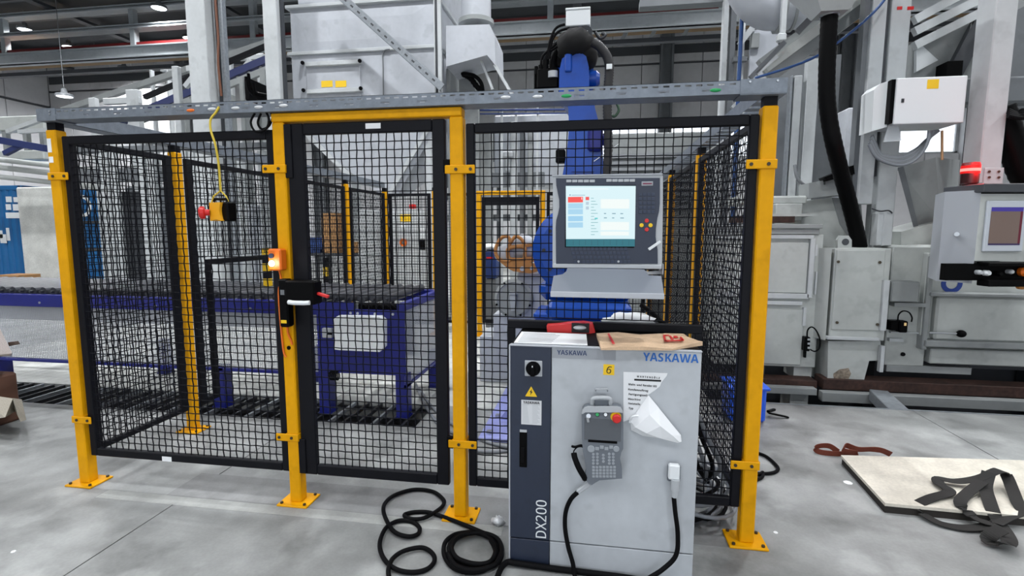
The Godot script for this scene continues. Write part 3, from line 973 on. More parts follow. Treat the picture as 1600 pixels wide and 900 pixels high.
func fence_switchgear() -> void:
	# push button box on the post
	var z := 0.0
	var c := Vector3(1.445, 1.452, 0.035)
	var t := thing("push_button_box", "small orange push button box with glowing white button on fence post", "button box", c - Vector3(0, 0.06, 0.035))
	var b := Mb.new()
	b.box(c, Vector3(0.078, 0.12, 0.06), 0.008)
	obj("housing", b, M.orange, t)
	b = Mb.new()
	b.cyl(c + Vector3(-0.012, 0.022, 0.03), c + Vector3(-0.012, 0.022, 0.042), 0.014, 14)
	obj("blue_button", b, M.navy, t)
	b = Mb.new()
	b.lathe([Vector2(0.0, 0.016), Vector2(0.012, 0.013), Vector2(0.018, 0.006), Vector2(0.018, 0.0)], c + Vector3(-0.014, -0.02, 0.03), Vector3.BACK, 16)
	obj("button_lamp", b, M.button_white, t)
	var o := OmniLight3D.new()
	o.name = "button_light"
	o.position = Vector3(-0.014, 0.04, 0.1)
	o.light_energy = 0.02
	o.omni_range = 10
	o.omni_attenuation = 2.0
	o.light_size = 0.02
	o.shadow_enabled = true
	t.add_child(o)
	b = Mb.new()
	b.tube(curve([c + Vector3(0.0, -0.06, -0.01), c + Vector3(0.004, -0.12, -0.02), c + Vector3(-0.02, -0.2, -0.025), c + Vector3(-0.01, -0.5, -0.025), c + Vector3(0.006, -0.56, -0.025)]), 0.005, 6)
	obj("lead", b, M.orange, t)
	# door lock
	var d := Vector3(1.59, 1.268, 0.06)
	t = thing("door_lock", "black door interlock switch with white handle and red tab", "door lock", Vector3(1.55, 1.07, 0))
	b = Mb.new()
	b.box(Vector3(1.6, 1.275, 0.045), Vector3(0.175, 0.13, 0.085), 0.008)
	obj("bolt_housing", b, M.black_plastic, t)
	b = Mb.new()
	b.box(Vector3(1.482, 1.21, 0.03), Vector3(0.055, 0.27, 0.06), 0.008)
	obj("switch_body", b, M.black_plastic, t)
	b = Mb.new()
	b.box(Vector3(1.482, 1.272, 0.0612), Vector3(0.024, 0.028, 0.002))
	obj("lens", b, M.mid_grey, t)
	b = Mb.new()
	b.box(Vector3(1.482, 1.108, 0.0612), Vector3(0.034, 0.018, 0.002))
	obj("yellow_label", b, M.label_yellow, t)
	b = Mb.new()
	b.tube([Vector3(1.545, 1.225, 0.105), Vector3(1.58, 1.223, 0.11), Vector3(1.64, 1.223, 0.11), Vector3(1.668, 1.225, 0.105)], 0.0125, 10)
	obj("white_handle", b, M.white, t)
	b = Mb.new()
	b.bar(Vector3(1.685, 1.27, 0.05), Vector3(1.75, 1.252, 0.05), 0.02, 0.016, Vector3.UP, 0.003)
	obj("red_tab", b, M.red, t)
	b = Mb.new()
	b.tube(curve([Vector3(1.475, 1.075, 0.02), Vector3(1.475, 1.03, 0.015), Vector3(1.485, 0.99, 0.006), Vector3(1.49, 0.965, 0.004)]), 0.006, 6)
	obj("lead", b, M.orange, t)
	for q in [[1.462, 1.318], [1.452, 0.935]]:
		pass
	# holes in the post
	b = Mb.new()
	for y in [1.333, 0.945]:
		b = Mb.new()
		b.cyl(Vector3(1.466, y, 0.0), Vector3(1.466, y, 0.003), 0.012, 12)
		obj("hole_plug", b, M.black_plastic, lock_post)
	# pendant emergency stop hanging from the tray
	var s := W(343, 331, 0.07)
	t = thing("emergency_stop_pendant", "yellow box with red emergency stop hanging on a yellow cord", "emergency stop", s - Vector3(0, 0.05, 0))
	b = Mb.new()
	var yb := [Vector2(-0.055, -0.05), Vector2(0.0, -0.042), Vector2(0.045, -0.05), Vector2(0.034, -0.02), Vector2(0.031, 0.0), Vector2(0.034, 0.02), Vector2(0.045, 0.05), Vector2(-0.055, 0.05)]
	b.prism(yb, Transform3D(Basis(Vector3.UP, -0.35), s + Vector3(0, 0, 0.03)), 0.06)
	obj("front_shell", b, mat(rgb(236, 168, 26), 0.45), t)
	b = Mb.new()
	b.box(s + Vector3(0.062, 0.0, 0.005), Vector3(0.06, 0.105, 0.058), 0.008, Basis(Vector3.UP, -0.35))
	obj("rear_shell", b, M.black_plastic, t)
	b = Mb.new()
	var ax := Vector3(-0.86, -0.03, 0.5).normalized()
	b.lathe([Vector2(0.016, 0.0), Vector2(0.018, 0.022), Vector2(0.034, 0.026), Vector2(0.034, 0.044), Vector2(0.026, 0.052), Vector2(0.0, 0.054)], s + Vector3(-0.05, -0.004, 0.012), ax, 16)
	obj("mushroom_button", b, M.red, t)
	b = Mb.new()
	b.tube([s + Vector3(-0.045, 0.05, 0.0), s + Vector3(-0.03, 0.085, 0), s + Vector3(0.015, 0.115, 0), s + Vector3(0.045, 0.085, 0), s + Vector3(0.058, 0.055, 0.0)], 0.0045, 6)
	obj("hanger", b, M.cord, t)
	b = Mb.new()
	b.tube([s + Vector3(-0.03, 0.055, 0.0), s + Vector3(-0.025, 0.07, 0.0), s + Vector3(0.05, 0.07, 0.0), s + Vector3(0.055, 0.055, 0.0)], 0.007, 6)
	obj("loop", b, M.black_plastic, t)
	b = Mb.new()
	b.tube(curve([s + Vector3(0.015, 0.115, 0), s + Vector3(0.013, 0.25, 0), s + Vector3(0.0, 0.36, 0.0), s + Vector3(-0.03, 0.44, -0.01), s + Vector3(-0.035, 0.5, -0.02), Vector3(s.x - 0.01, 2.252, 0.04), Vector3(s.x + 0.005, 2.285, 0.03)]), 0.006, 8)
	obj("cord", b, M.cord, t)


# ---- the robot controller in front
func P(x: float, y: float, z: float) -> Vector3:
	return W(860 + x / 4.5, 580 + y / 4.5, z)

func print_lines(w: int, h: int, rows: Array, ink: Color, ground: Color) -> StandardMaterial3D:
	var im := Image.create(w, h, false, Image.FORMAT_RGB8)
	im.fill(ground)
	for r in rows:
		im.fill_rect(Rect2i(r[0], r[1], r[2], r[3]), r[4] if r.size() > 4 else ink)
	var m := StandardMaterial3D.new()
	m.albedo_texture = ImageTexture.create_from_image(im)
	m.roughness = 0.5
	return m

func control_cabinet() -> void:
	var z := 0.345
	var t := thing("control_cabinet", "grey robot control cabinet with dark blue strip standing in the fence opening", "control cabinet", Vector3(3.23, 0, 0.05))
	var b := Mb.new()
	b.span(Vector3(2.803, 0.0, -0.27), Vector3(3.655, 1.088, 0.325), 0.004)
	obj("body", b, M.cabinet, t)
	b = Mb.new()
	b.span(Vector3(2.803, 1.084, 0.325), Vector3(3.657, 1.092, 0.348), 0.002)
	b.span(Vector3(2.799, 0.0, 0.325), Vector3(2.806, 1.09, 0.348), 0.002)
	obj("front_edge", b, M.pale, t)
	b = Mb.new()
	b.span(Vector3(2.806, 0.142, 0.325), Vector3(2.995, 1.084, 0.345), 0.002)
	var dd := obj("dark_door", b, M.navy, t)
	b = Mb.new()
	b.span(Vector3(2.806, 0.0, 0.325), Vector3(2.995, 0.136, 0.345), 0.002)
	obj("dark_plinth_panel", b, M.navy, t)
	b = Mb.new()
	b.span(Vector3(2.999, 0.142, 0.325), Vector3(3.655, 1.084, 0.345), 0.002)
	var door := obj("door", b, M.cabinet, t)
	b = Mb.new()
	b.span(Vector3(2.999, 0.0, 0.325), Vector3(3.655, 0.136, 0.345), 0.002)
	obj("plinth_panel", b, M.cabinet, t)
	b = Mb.new()
	b.span(Vector3(2.81, 1.09, -0.26), Vector3(3.65, 1.094, 0.322))
	obj("top_mat", b, M.black_plastic, t)
	# dark strip
	b = Mb.new()
	b.span(Vector3(2.874, 0.945, z), Vector3(2.955, 1.019, z + 0.006), 0.003)
	var sw := obj("switch_plate", b, M.light_plastic, t)
	b = Mb.new()
	b.lathe([Vector2(0.034, 0.0), Vector2(0.034, 0.01), Vector2(0.03, 0.022), Vector2(0.026, 0.03), Vector2(0.0, 0.03)], Vector3(2.914, 0.983, z + 0.006), Vector3.BACK, 24)
	b.box(Vector3(2.914, 0.983, z + 0.038), Vector3(0.022, 0.058, 0.014), 0.004)
	obj("rotary_knob", b, M.black_plastic, sw)
	b = Mb.new()
	b.span(Vector3(2.912, 0.998, z + 0.0452), Vector3(2.916, 1.006, z + 0.0458))
	obj("pointer", b, M.white, sw)
	b = Mb.new()
	b.prism([Vector2(2.876, 0.847), Vector2(2.932, 0.847), Vector2(2.904, 0.896)], at_z(z + 0.0012), 0.001)
	var w := obj("warning_triangle", b, M.label_yellow, t)
	b = Mb.new()
	b.prism([Vector2(2.908, 0.884), Vector2(2.897, 0.868), Vector2(2.903, 0.868), Vector2(2.899, 0.852), Vector2(2.911, 0.871), Vector2(2.905, 0.871)], at_z(z + 0.002), 0.0008)
	obj("bolt_mark", b, M.print_black, w)
	var rows := []
	for i in 15:
		rows.append([6, 30 + i * 9, 40 - (i * 13) % 14, 2])
		rows.append([62, 30 + i * 9, 44 - (i * 29) % 17, 2])
	b = Mb.new()
	b.span(Vector3(2.858, 0.711, z), Vector3(2.953, 0.829, z + 0.0012))
	b.face(Vector3(2.858, 0.829, z + 0.0014), Vector3(2.953, 0.829, z + 0.0014), Vector3(2.953, 0.711, z + 0.0014), Vector3(2.858, 0.711, z + 0.0014), Vector3.BACK)
	var plate := obj("rating_plate", b, print_lines(114, 170, rows, Color(0.62, 0.64, 0.66), Color(0.82, 0.83, 0.84)), t)
	text("YASKAWA", 0.012, M.print_black, Vector3(2.9055, 0.818, z + 0.002), plate)
	b = Mb.new()
	b.span(Vector3(2.85, 0.5, z - 0.004), Vector3(2.886, 0.682, z + 0.004), 0.002)
	var la := obj("latch_recess", b, M.black_plastic, t)
	b = Mb.new()
	b.span(Vector3(2.852, 0.674, z + 0.004), Vector3(2.885, 0.686, z + 0.006))
	obj("latch_lever", b, M.light_plastic, la)
	b = Mb.new()
	b.span(Vector3(2.858, 0.525, z + 0.004), Vector3(2.876, 0.6, z + 0.012), 0.003)
	obj("latch_grip", b, M.rubber, la)
	text("DX200", 0.05, M.white, Vector3(2.956, 0.246, z + 0.001), dd, Basis(Vector3.BACK, PI / 2).scaled(Vector3(1, 1.0, 1)), 400)
	# light door
	b = Mb.new()
	b.span(Vector3(3.0, 1.035, z), Vector3(3.286, 1.082, z + 0.001))
	var lab := obj("grey_label", b, M.print_grey, t)
	text("YASKAWA", 0.021, M.print_navy, Vector3(3.09, 1.062, z + 0.0016), lab)
	text("YASKAWA", 0.037, M.print_blue, Vector3(3.524, 1.056, z + 0.0012), door)
	b = Mb.new()
	b.span(Vector3(3.232, 0.966, z), Vector3(3.281, 1.015, z + 0.001))
	var st := obj("yellow_sticker", b, M.label_yellow, t)
	text("6", 0.034, M.print_black, Vector3(3.257, 0.99, z + 0.0016), st, Basis(Vector3.BACK, -0.25), 400)
	b = Mb.new()
	b.tube([P(318, 138, z), P(318, 132, z + 0.02), P(322, 126, z + 0.025), P(400, 126, z + 0.025), P(402, 132, z + 0.02), P(402, 140, z)], 0.003, 6)
	obj("pendant_hook", b, M.light_plastic, t)
	b = Mb.new()
	b.box(P(868, 715, z + 0.011), Vector3(0.056, 0.075, 0.02), 0.004)
	obj("socket", b, M.grey_plastic, t)
	# torn sheet on the door
	b = Mb.new()
	var pz := z + 0.003
	b.prism(poly([974, 581, 1043, 583, 1042, 587, 1034, 597, 1031, 604, 1022, 611, 1013, 617, 1006, 628, 1000, 650, 974, 659], pz), at_z(pz), 0.0012)
	var sheet := thing("torn_sheet", "torn white printed sheet hanging half off the cabinet door", "paper", Vector3(3.45, 0.7, pz))
	var flatp := obj("printed_part", b, M.paper, sheet)
	text("M A R T E N S Ö L Z", 0.0082, M.print_black, W(1013, 589.5, pz + 0.001), flatp, Basis(Vector3.BACK, -0.03), 700)
	b = Mb.new()
	b.span(W(991, 594.6, pz + 0.0004), W(1033, 593.8, pz + 0.001))
	obj("rule", b, M.print_black, flatp)
	var lines := [["Main- und Render KG", 1004, 602], ["Kundenauftrag", 997, 609.5], ["Fertigungszelle", 998, 617], ["Maschine", 991, 624], ["Netzteile", 991, 631], ["Typ", 986, 638]]
	for l in lines:
		text(l[0], 0.0088, M.print_black, W(l[1], l[2], pz + 0.001), flatp, Basis(Vector3.BACK, -0.03))
	# the fold that hangs over, with its curled edge
	b = Mb.new()
	var up := [W(1013, 617, pz + 0.002), W(1030, 638, pz + 0.012), W(1050, 663, pz + 0.02), W(1064, 680, pz + 0.024), W(1065, 690, pz + 0.026)]
	var mid := [W(1003, 632, pz + 0.004), W(1015, 648, pz + 0.035), W(1032, 666, pz + 0.05), W(1050, 680, pz + 0.045), W(1062, 691, pz + 0.034)]
	var low := [W(985, 658, pz + 0.006), W(993, 668, pz + 0.025), W(1010, 677, pz + 0.04), W(1035, 686, pz + 0.035), W(1060, 692, pz + 0.03)]
	var edge := [W(984, 650, pz + 0.003), W(986, 672, pz + 0.006), W(1004, 681, pz + 0.01), W(1032, 685, pz + 0.012), W(1058, 692, pz + 0.026)]
	for i in 4:
		for pr in [[up, mid], [mid, low], [low, edge]]:
			b.quad(pr[0][i], pr[0][i + 1], pr[1][i + 1], pr[1][i], Vector3(0.2, 0.1, 1))
			b.quad(pr[0][i] + Vector3(0, 0, -0.0008), pr[0][i + 1] + Vector3(0, 0, -0.0008), pr[1][i + 1] + Vector3(0, 0, -0.0008), pr[1][i] + Vector3(0, 0, -0.0008), Vector3(0, 0, -1))
	obj("folded_part", b, M.paper, sheet)
	b = Mb.new()
	b.band(curve([W(984, 661, pz + 0.004), W(984, 655, pz + 0.03), W(990, 650, pz + 0.04), W(997, 650, pz + 0.03)], 5), [], 0.001) if false else b.tube(curve([W(984, 660, pz + 0.01), W(986, 653, pz + 0.02), W(992, 650, pz + 0.025), W(997, 650, pz + 0.02)], 4), 0.005, 7)
	obj("curled_edge", b, M.paper, sheet)
	# teach pendant
	t = thing("teach_pendant", "grey hand-held teach pendant with red emergency stop hanging on the cabinet", "teach pendant", Vector3(3.235, 0.47, 0.4))
	var zf := 0.41
	b = Mb.new()
	var outl := [[219, 300], [224, 275], [240, 258], [265, 250], [470, 250], [495, 258], [510, 282], [513, 400], [512, 545], [498, 572], [490, 610], [494, 650], [503, 690], [505, 755], [345, 768], [315, 785], [290, 802], [262, 780], [240, 752], [250, 700], [240, 620], [228, 560], [222, 480]]
	var pp := []
	for o in outl:
		var q := P(o[0], o[1], zf)
		pp.append(Vector2(q.x, q.y))
	b.prism(pp, at_z(zf), 0.05)
	var body := obj("body", b, M.grey_plastic, t)
	b = Mb.new()
	pp = []
	for o in [[219, 300], [224, 275], [240, 258], [265, 250], [470, 250], [495, 258], [510, 282], [512, 296], [498, 292], [480, 290], [245, 290], [228, 302]]:
		var q := P(o[0], o[1], zf + 0.012)
		pp.append(Vector2(q.x, q.y))
	b.prism(pp, at_z(zf + 0.012), 0.012)
	obj("top_rim", b, M.light_plastic, t)
	b = Mb.new()
	b.tube(curve([P(295, 252, zf - 0.02), P(292, 215, zf - 0.005), P(300, 192, zf), P(360, 186, zf), P(415, 192, zf), P(422, 215, zf - 0.005), P(420, 252, zf - 0.02)], 5), 0.009, 8)
	obj("hanger_handle", b, M.light_plastic, t)
	b = Mb.new()
	b.span(P(310, 235, zf - 0.03), P(408, 205, zf - 0.012), 0.002)
	obj("handle_core", b, M.grey_plastic, t)
	b = Mb.new()
	b.span(P(238, 478, zf), P(498, 345, zf + 0.002), 0.001)
	obj("display", b, mat(rgb(88, 92, 98), 0.25), t)
	b = Mb.new()
	b.span(P(265, 497, zf), P(470, 490, zf + 0.0015))
	obj("slot", b, M.black_plastic, t)
	for r in [[330, 305, 0.0075, M.green, "start_button"], [388, 305, 0.0075, M.white, "hold_button"]]:
		b = Mb.new()
		b.cyl(P(r[0], r[1], zf), P(r[0], r[1], zf + 0.006) , r[2] + 0.003, 14)
		var ring := obj(r[4], b, M.dark_steel, t)
		b = Mb.new()
		b.cyl(P(r[0], r[1], zf + 0.005), P(r[0], r[1], zf + 0.01), r[2], 14)
		obj("cap", b, r[3], ring)
	b = Mb.new()
	b.lathe([Vector2(0.0, 0.006), Vector2(0.022, 0.006), Vector2(0.024, 0.0)], P(460, 320, zf), Vector3.BACK, 20)
	var es := obj("stop_collar", b, M.label_yellow, t)
	b = Mb.new()
	b.lathe([Vector2(0.011, 0.004), Vector2(0.012, 0.014), Vector2(0.0195, 0.016), Vector2(0.0195, 0.026), Vector2(0.015, 0.031), Vector2(0.0, 0.031)], P(465, 322, zf), Vector3.BACK, 20)
	obj("emergency_stop_button", b, M.red, es)
	b = Mb.new()
	b.cyl(P(268, 315, zf), P(268, 315, zf + 0.008), 0.010, 14)
	var ks := obj("key_switch", b, M.steel, t)
	b = Mb.new()
	b.box(P(264, 342, zf + 0.012), Vector3(0.011, 0.024, 0.004), 0.002, Basis(Vector3.BACK, 0.2))
	obj("key", b, M.steel, ks)
	for r in [[286, 546, 0.0165], [463, 546, 0.0135]]:
		b = Mb.new()
		b.lathe([Vector2(r[2], 0.0), Vector2(r[2], 0.003), Vector2(r[2] * 0.85, 0.0045), Vector2(0.0, 0.004)], P(r[0], r[1], zf), Vector3.BACK, 18)
		obj("cursor_pad", b, M.key, t)
	for i in 4:
		b = Mb.new()
		var p := P(328 + i * 33, 545 - 10 * (i % 2), zf + 0.0015)
		b.box(p, Vector3(0.017, 0.015, 0.003), 0.001)
		obj("function_key", b, M.key, t)
	for c in [[302, 4], [330, 4], [372, 3], [414, 4], [442, 4]]:
		for i in c[1]:
			b = Mb.new()
			b.lathe([Vector2(0.0065, 0.0), Vector2(0.006, 0.003), Vector2(0.0, 0.0035)], P(c[0], 582 + i * 22 + (8 if c[1] == 3 else 0), zf), Vector3.BACK, 10)
			obj("round_key", b, M.key, t)
	for i in 7:
		for j in 4:
			b = Mb.new()
			b.box(P(303 + i * 24.5, 675 + j * 21.5, zf + 0.0015), Vector3(0.0125, 0.0115, 0.003), 0.001)
			obj("square_key", b, M.key, t)
	b = Mb.new()
	b.tube(curve([P(165, 575, zf - 0.01), P(172, 610, zf + 0.0), P(200, 680, zf + 0.008), P(232, 735, zf + 0.004), P(242, 755, zf - 0.01)], 4), 0.0135, 8)
	obj("hand_strap", b, M.rubber, t)
	b = Mb.new()
	b.tube(curve([P(152, 528, zf - 0.02), P(175, 532, zf - 0.01), P(215, 522, zf - 0.01), P(225, 530, zf - 0.02)], 3), 0.006, 6)
	b.tube(curve([P(225, 530, zf - 0.02), P(190, 534, zf - 0.012), P(165, 560, zf - 0.01), P(166, 578, zf - 0.01)], 3), 0.003, 6)
	obj("strap_loop", b, M.rubber, t)
	# its cable, down to the floor and back up to the socket
	t = thing("pendant_cable", "black cable from the teach pendant to the socket at the cabinet's right", "cable", G(960, 915, 0.0))
	b = Mb.new()
	b.bar(P(278, 785, 0.385), P(190, 850, 0.385), 0.022, 0.02, Vector3.BACK, 0.004)
	obj("cable_gland", b, M.light_plastic, t)
	b = Mb.new()
	b.tube(curve([W(904, 768, 0.385), W(892, 780, 0.385), W(884, 800, 0.38), W(883, 825, 0.38), W(888, 855, 0.385), W(895, 880, 0.395), W(899, 903, 0.41), G(910, 918, 0.012), G(940, 925, 0.012), G(990, 923, 0.012), W(1010, 906, 0.42), W(1035, 890, 0.40), W(1056, 868, 0.39), W(1059, 835, 0.385), W(1055, 800, 0.385), W(1053, 778, 0.385)], 6), 0.0105, 10)
	obj("cable", b, M.rubber, t)
	b = Mb.new()
	b.box(P(868, 705, 0.38), Vector3(0.048, 0.07, 0.03), 0.006)
	obj("plug", b, M.white, t)
	b = Mb.new()
	b.lathe([Vector2(0.012, 0), Vector2(0.014, 0.03), Vector2(0.017, 0.032), Vector2(0.02, 0.085), Vector2(0.0, 0.085)], P(873, 885, 0.385), Vector3.UP, 12)
	obj("plug_sleeve", b, M.light_plastic, t)


func flat_on(px: Array, y: float) -> Array:   # pixel outline to an outline on a level plane, for lay()
	var o := []
	for i in range(0, px.size(), 2):
		var p := G(px[i], px[i + 1], y)
		o.append(Vector2(p.x, -p.z))
	return o

func lay(y: float) -> Transform3D:
	return Transform3D(Basis(Vector3.RIGHT, Vector3.FORWARD, Vector3.UP), Vector3(0, y, 0))

func cabinet_top_things() -> void:
	var b := Mb.new()
	b.prism(flat_on([815, 518, 916, 522, 918, 539, 803, 535], 1.0975), lay(1.0975), 0.003)
	var p := one("paper_sheets", b, M.paper, "thin stack of white printed sheets on top of the control cabinet", "paper")
	for i in 7:
		b = Mb.new()
		b.prism(flat_on([818 + i * 0.5 - i * 2, 520.5 + i * 2.1, 868 - i * 1.5 + (i * 17) % 9, 522 + i * 2.1, 868 - i * 1.5 + (i * 17) % 9, 522.6 + i * 2.1, 818 - i * 1.5, 521.1 + i * 2.1], 1.0979), lay(1.0979), 0.0003)
		obj("print_line", b, M.print_grey, p)
	var z := 0.05
	var t := thing("red_pouch", "red plastic pouch with a clear oval window on the cabinet top", "pouch", Vector3(3.05, 1.094, z))
	b = Mb.new()
	b.prism(poly([854, 509, 873, 508, 893, 505.5, 912, 504.5, 926, 507, 930, 520, 915, 523, 893, 521.5, 855, 519.5], z), at_z(z), 0.07)
	obj("pouch", b, M.red, t)
	b = Mb.new()
	b.ball(W(906, 512, z), Vector3(0.034, 0.012, 0.012), 10)
	obj("oval_window", b, M.foil, t)
	b = Mb.new()
	b.span(W(893, 519, z - 0.01), W(921, 505.5, z + 0.002), 0.002)
	obj("dark_surround", b, M.print_black, t)
	# kraft bag
	t = thing("paper_bag", "flat brown paper bag with red print on the cabinet top", "paper bag", Vector3(3.45, 1.094, 0.15))
	b = Mb.new()
	var rows := []
	var tops := [[932, 519.5], [965, 519], [1000, 519.5], [1040, 520.5], [1068, 520.5]]
	var bots := [[939, 541], [970, 541], [1010, 541.5], [1050, 541.5], [1098, 534]]
	for j in 5:
		var row := []
		for i in 5:
			var f := j / 4.0
			var q := G(lerpf(tops[i][0], bots[i][0], f), lerpf(tops[i][1], bots[i][1], f), 1.112)
			q.y = 1.108 + 0.006 * sin(i * 2.3 + j * 1.1) + (0.004 if j == 2 else 0.0)
			row.append(q)
		rows.append(row)
	for j in 4:
		for i in 4:
			b.quad(rows[j][i], rows[j][i + 1], rows[j + 1][i + 1], rows[j + 1][i], Vector3.UP)
	var rim := []
	for i in 5: rim.append(rows[0][i])
	for j in range(1, 5): rim.append(rows[j][4])
	for i in range(3, -1, -1): rim.append(rows[4][i])
	for j in range(3, 0, -1): rim.append(rows[j][0])
	var c := Vector3(3.45, 1.1, 0.15)
	for i in rim.size():
		var a: Vector3 = rim[i]
		var d: Vector3 = rim[(i + 1) % rim.size()]
		var a2 := Vector3(a.x, 1.0945, a.z)
		var d2 := Vector3(d.x, 1.0945, d.z)
		b.quad(a, d, d2, a2, (a + d) * 0.5 - c)
		b.flat(a2, d2, Vector3(c.x, 1.0945, c.z), Vector3.DOWN)
	obj("bag", b, M.kraft, t)
	b = Mb.new()
	for q in [[949, 521, 952, 521, 961, 537, 957, 537], [1036, 523, 1045, 522.6, 1046, 524, 1036, 524.6], [1036, 524.6, 1039, 524.6, 1042, 533, 1038, 533], [1062, 526, 1065, 526, 1069, 531, 1065, 532], [1038, 531.5, 1068, 530.5, 1069, 532, 1038, 533.2], [1045, 524, 1048, 524, 1053, 530, 1049, 530], [1052, 524.5, 1058, 524.5, 1060, 527.5, 1053, 527.5]]:
		b.prism(flat_on(q, 1.117), lay(1.117), 0.0012)
	obj("red_print", b, M.red, t)
	b = Mb.new()
	b.ball(G(985, 503, 1.12) * Vector3(1, 0, 0) + Vector3(0, 1.125, -0.17), Vector3(0.13, 0.045, 0.06), 14, 0.5, 3)
	one("crumpled_paper", b, M.paper, "crumpled white paper on the cabinet behind the black opening frame", "paper")
	b = Mb.new()
	b.tube(curve([Vector3(3.44, 1.21, -0.22), Vector3(3.5, 1.17, -0.18), Vector3(3.55, 1.125, -0.15), Vector3(3.6, 1.107, -0.13)], 5), 0.014, 8, 0.1)
	one("short_hose", b, M.rubber, "short black hose end beside crumpled paper behind the black opening frame", "hose")


func H(x: float, y: float, z: float) -> Vector3:
	return W(860 + x / 4.5, 270 + y / 4.5, z)

func operator_panel() -> void:
	var z := 0.16
	var t := thing("operator_terminal", "grey operator panel with lit screen and keyboard mounted on the mesh", "control panel", Vector3(3.235, 1.3, 0.1))
	var b := Mb.new()
	var q := []
	for o in [[18, 25], [30, 18], [780, 12], [792, 20], [790, 300], [785, 650], [770, 662], [25, 655], [15, 640], [16, 330]]:
		var e := H(o[0], o[1], z)
		q.append(Vector2(e.x, e.y))
	b.prism(q, at_z(z), 0.1)
	obj("housing", b, M.light_plastic, t)
	b = Mb.new()
	b.span(H(20, 30, z - 0.09), H(792, 14, z + 0.008), 0.003)
	obj("top_lip", b, M.pale, t)
	b = Mb.new()
	b.span(H(20, 662, z - 0.05), H(785, 646, z + 0.006), 0.003)
	obj("bottom_lip", b, M.light_plastic, t)
	b = Mb.new()
	q = []
	for o in [[40, 38], [42, 90], [52, 140], [62, 190], [63, 240], [54, 290], [42, 330], [38, 380], [40, 640], [755, 640], [754, 540], [746, 500], [740, 450], [742, 390], [752, 320], [764, 270], [769, 220], [770, 36]]:
		var e := H(o[0], o[1], z + 0.005)
		q.append(Vector2(e.x, e.y))
	b.prism(q, at_z(z + 0.005), 0.006)
	var face := obj("front_plate", b, mat(rgb(34, 43, 62), 0.4), t)
	# screen
	var im := Image.create(256, 220, false, Image.FORMAT_RGB8)
	im.fill(Color(0.86, 0.96, 0.98))
	for r in [[18, 10, 140, 2, 1.0, 1.0, 1.0], [22, 33, 50, 2, 0.55, 0.68, 0.75], [14, 31, 4, 4, 0.3, 0.5, 0.6], [8, 40, 56, 20, 0.98, 0.28, 0.24], [58, 42, 3, 8, 1, 0.9, 0.9], [74, 40, 13, 12, 0.95, 0.3, 0.28], [8, 63, 56, 19, 0.66, 0.84, 0.94], [8, 84, 56, 19, 0.66, 0.84, 0.94], [8, 109, 56, 19, 0.62, 0.82, 0.94], [8, 132, 56, 19, 0.66, 0.84, 0.94], [75, 58, 11, 11, 0.72, 0.8, 0.86], [75, 75, 11, 11, 0.72, 0.8, 0.86], [130, 48, 104, 34, 0.96, 0.99, 0.98], [130, 131, 104, 30, 0.96, 0.99, 0.98], [130, 166, 104, 14, 0.96, 0.99, 0.98], [108, 116, 11, 5, 0.35, 0.8, 0.8], [0, 193, 256, 27, 0.03, 0.42, 0.48]]:
		im.fill_rect(Rect2i(r[0], r[1], r[2], r[3]), Color(r[4], r[5], r[6]))
	for i in 13:
		im.fill_rect(Rect2i(94, 44 + i * 11, 10 + (i * 7) % 20, 2), Color(0.5, 0.7, 0.72))
		if i < 11:
			im.fill_rect(Rect2i(4 + i * 23, 196, 1, 20), Color(0.02, 0.3, 0.36))
	for i in 3:
		for j in 2:
			im.fill_rect(Rect2i(142 + i * 30, 99 + j * 16, 8 + (i * 5 + j * 3) % 8, 3), Color(0.45, 0.6, 0.66))
	var sm := StandardMaterial3D.new()
	sm.albedo_color = Color(0.02, 0.02, 0.02)
	sm.roughness = 0.3
	sm.emission_enabled = true
	sm.emission = Color.WHITE
	sm.emission_operator = BaseMaterial3D.EMISSION_OP_MULTIPLY
	sm.emission_texture = ImageTexture.create_from_image(im)
	sm.emission_energy_multiplier = 2.25
	b = Mb.new()
	b.span(H(102, 524, z + 0.002), H(602, 86, z + 0.007), 0.001)
	obj("screen_bezel", b, M.black_plastic, t)
	b = Mb.new()
	b.face(H(108, 92, z + 0.0085), H(600, 92, z + 0.0085), H(593, 518, z + 0.0085), H(110, 518, z + 0.0085), Vector3.BACK)
	obj("screen", b, sm, t)
	var al := AreaLight3D.new()
	al.name = "screen_light"
	al.position = H(352, 300, z + 0.012) - t.position
	al.rotation_degrees.y = 180
	al.area_size = Vector2(0.32, 0.27)
	al.area_range = 30
	al.area_attenuation = 2.0
	al.light_energy = 0.05
	al.light_color = Color(0.85, 0.97, 1.0)
	al.shadow_enabled = true
	t.add_child(al)
	for s in [[130, 58], [412, 54]]:
		for i in 5:
			b = Mb.new()
			b.box(H(s[0] + i * 41, s[1], z + 0.0065), Vector3(0.024, 0.0125, 0.004), 0.001)
			obj("function_button", b, M.light_plastic, t)
	b = Mb.new()
	b.span(H(640, 92, z + 0.005), H(722, 60, z + 0.0075), 0.001)
	var lp := obj("logo_plate", b, M.print_grey, t)
	b = Mb.new()
	b.span(H(650, 81, z + 0.0075), H(714, 71, z + 0.0082))
	obj("logo_mark", b, mat(rgb(120, 40, 70), 0.5), lp)
	var kb := mat(rgb(44, 54, 75), 0.5)
	for i in 4:
		for j in 5:
			b = Mb.new()
			b.box(H(632 + i * 30, 152 + j * 31, z + 0.006), Vector3(0.0145, 0.0145, 0.003), 0.001)
			obj("keypad_key", b, kb, t)
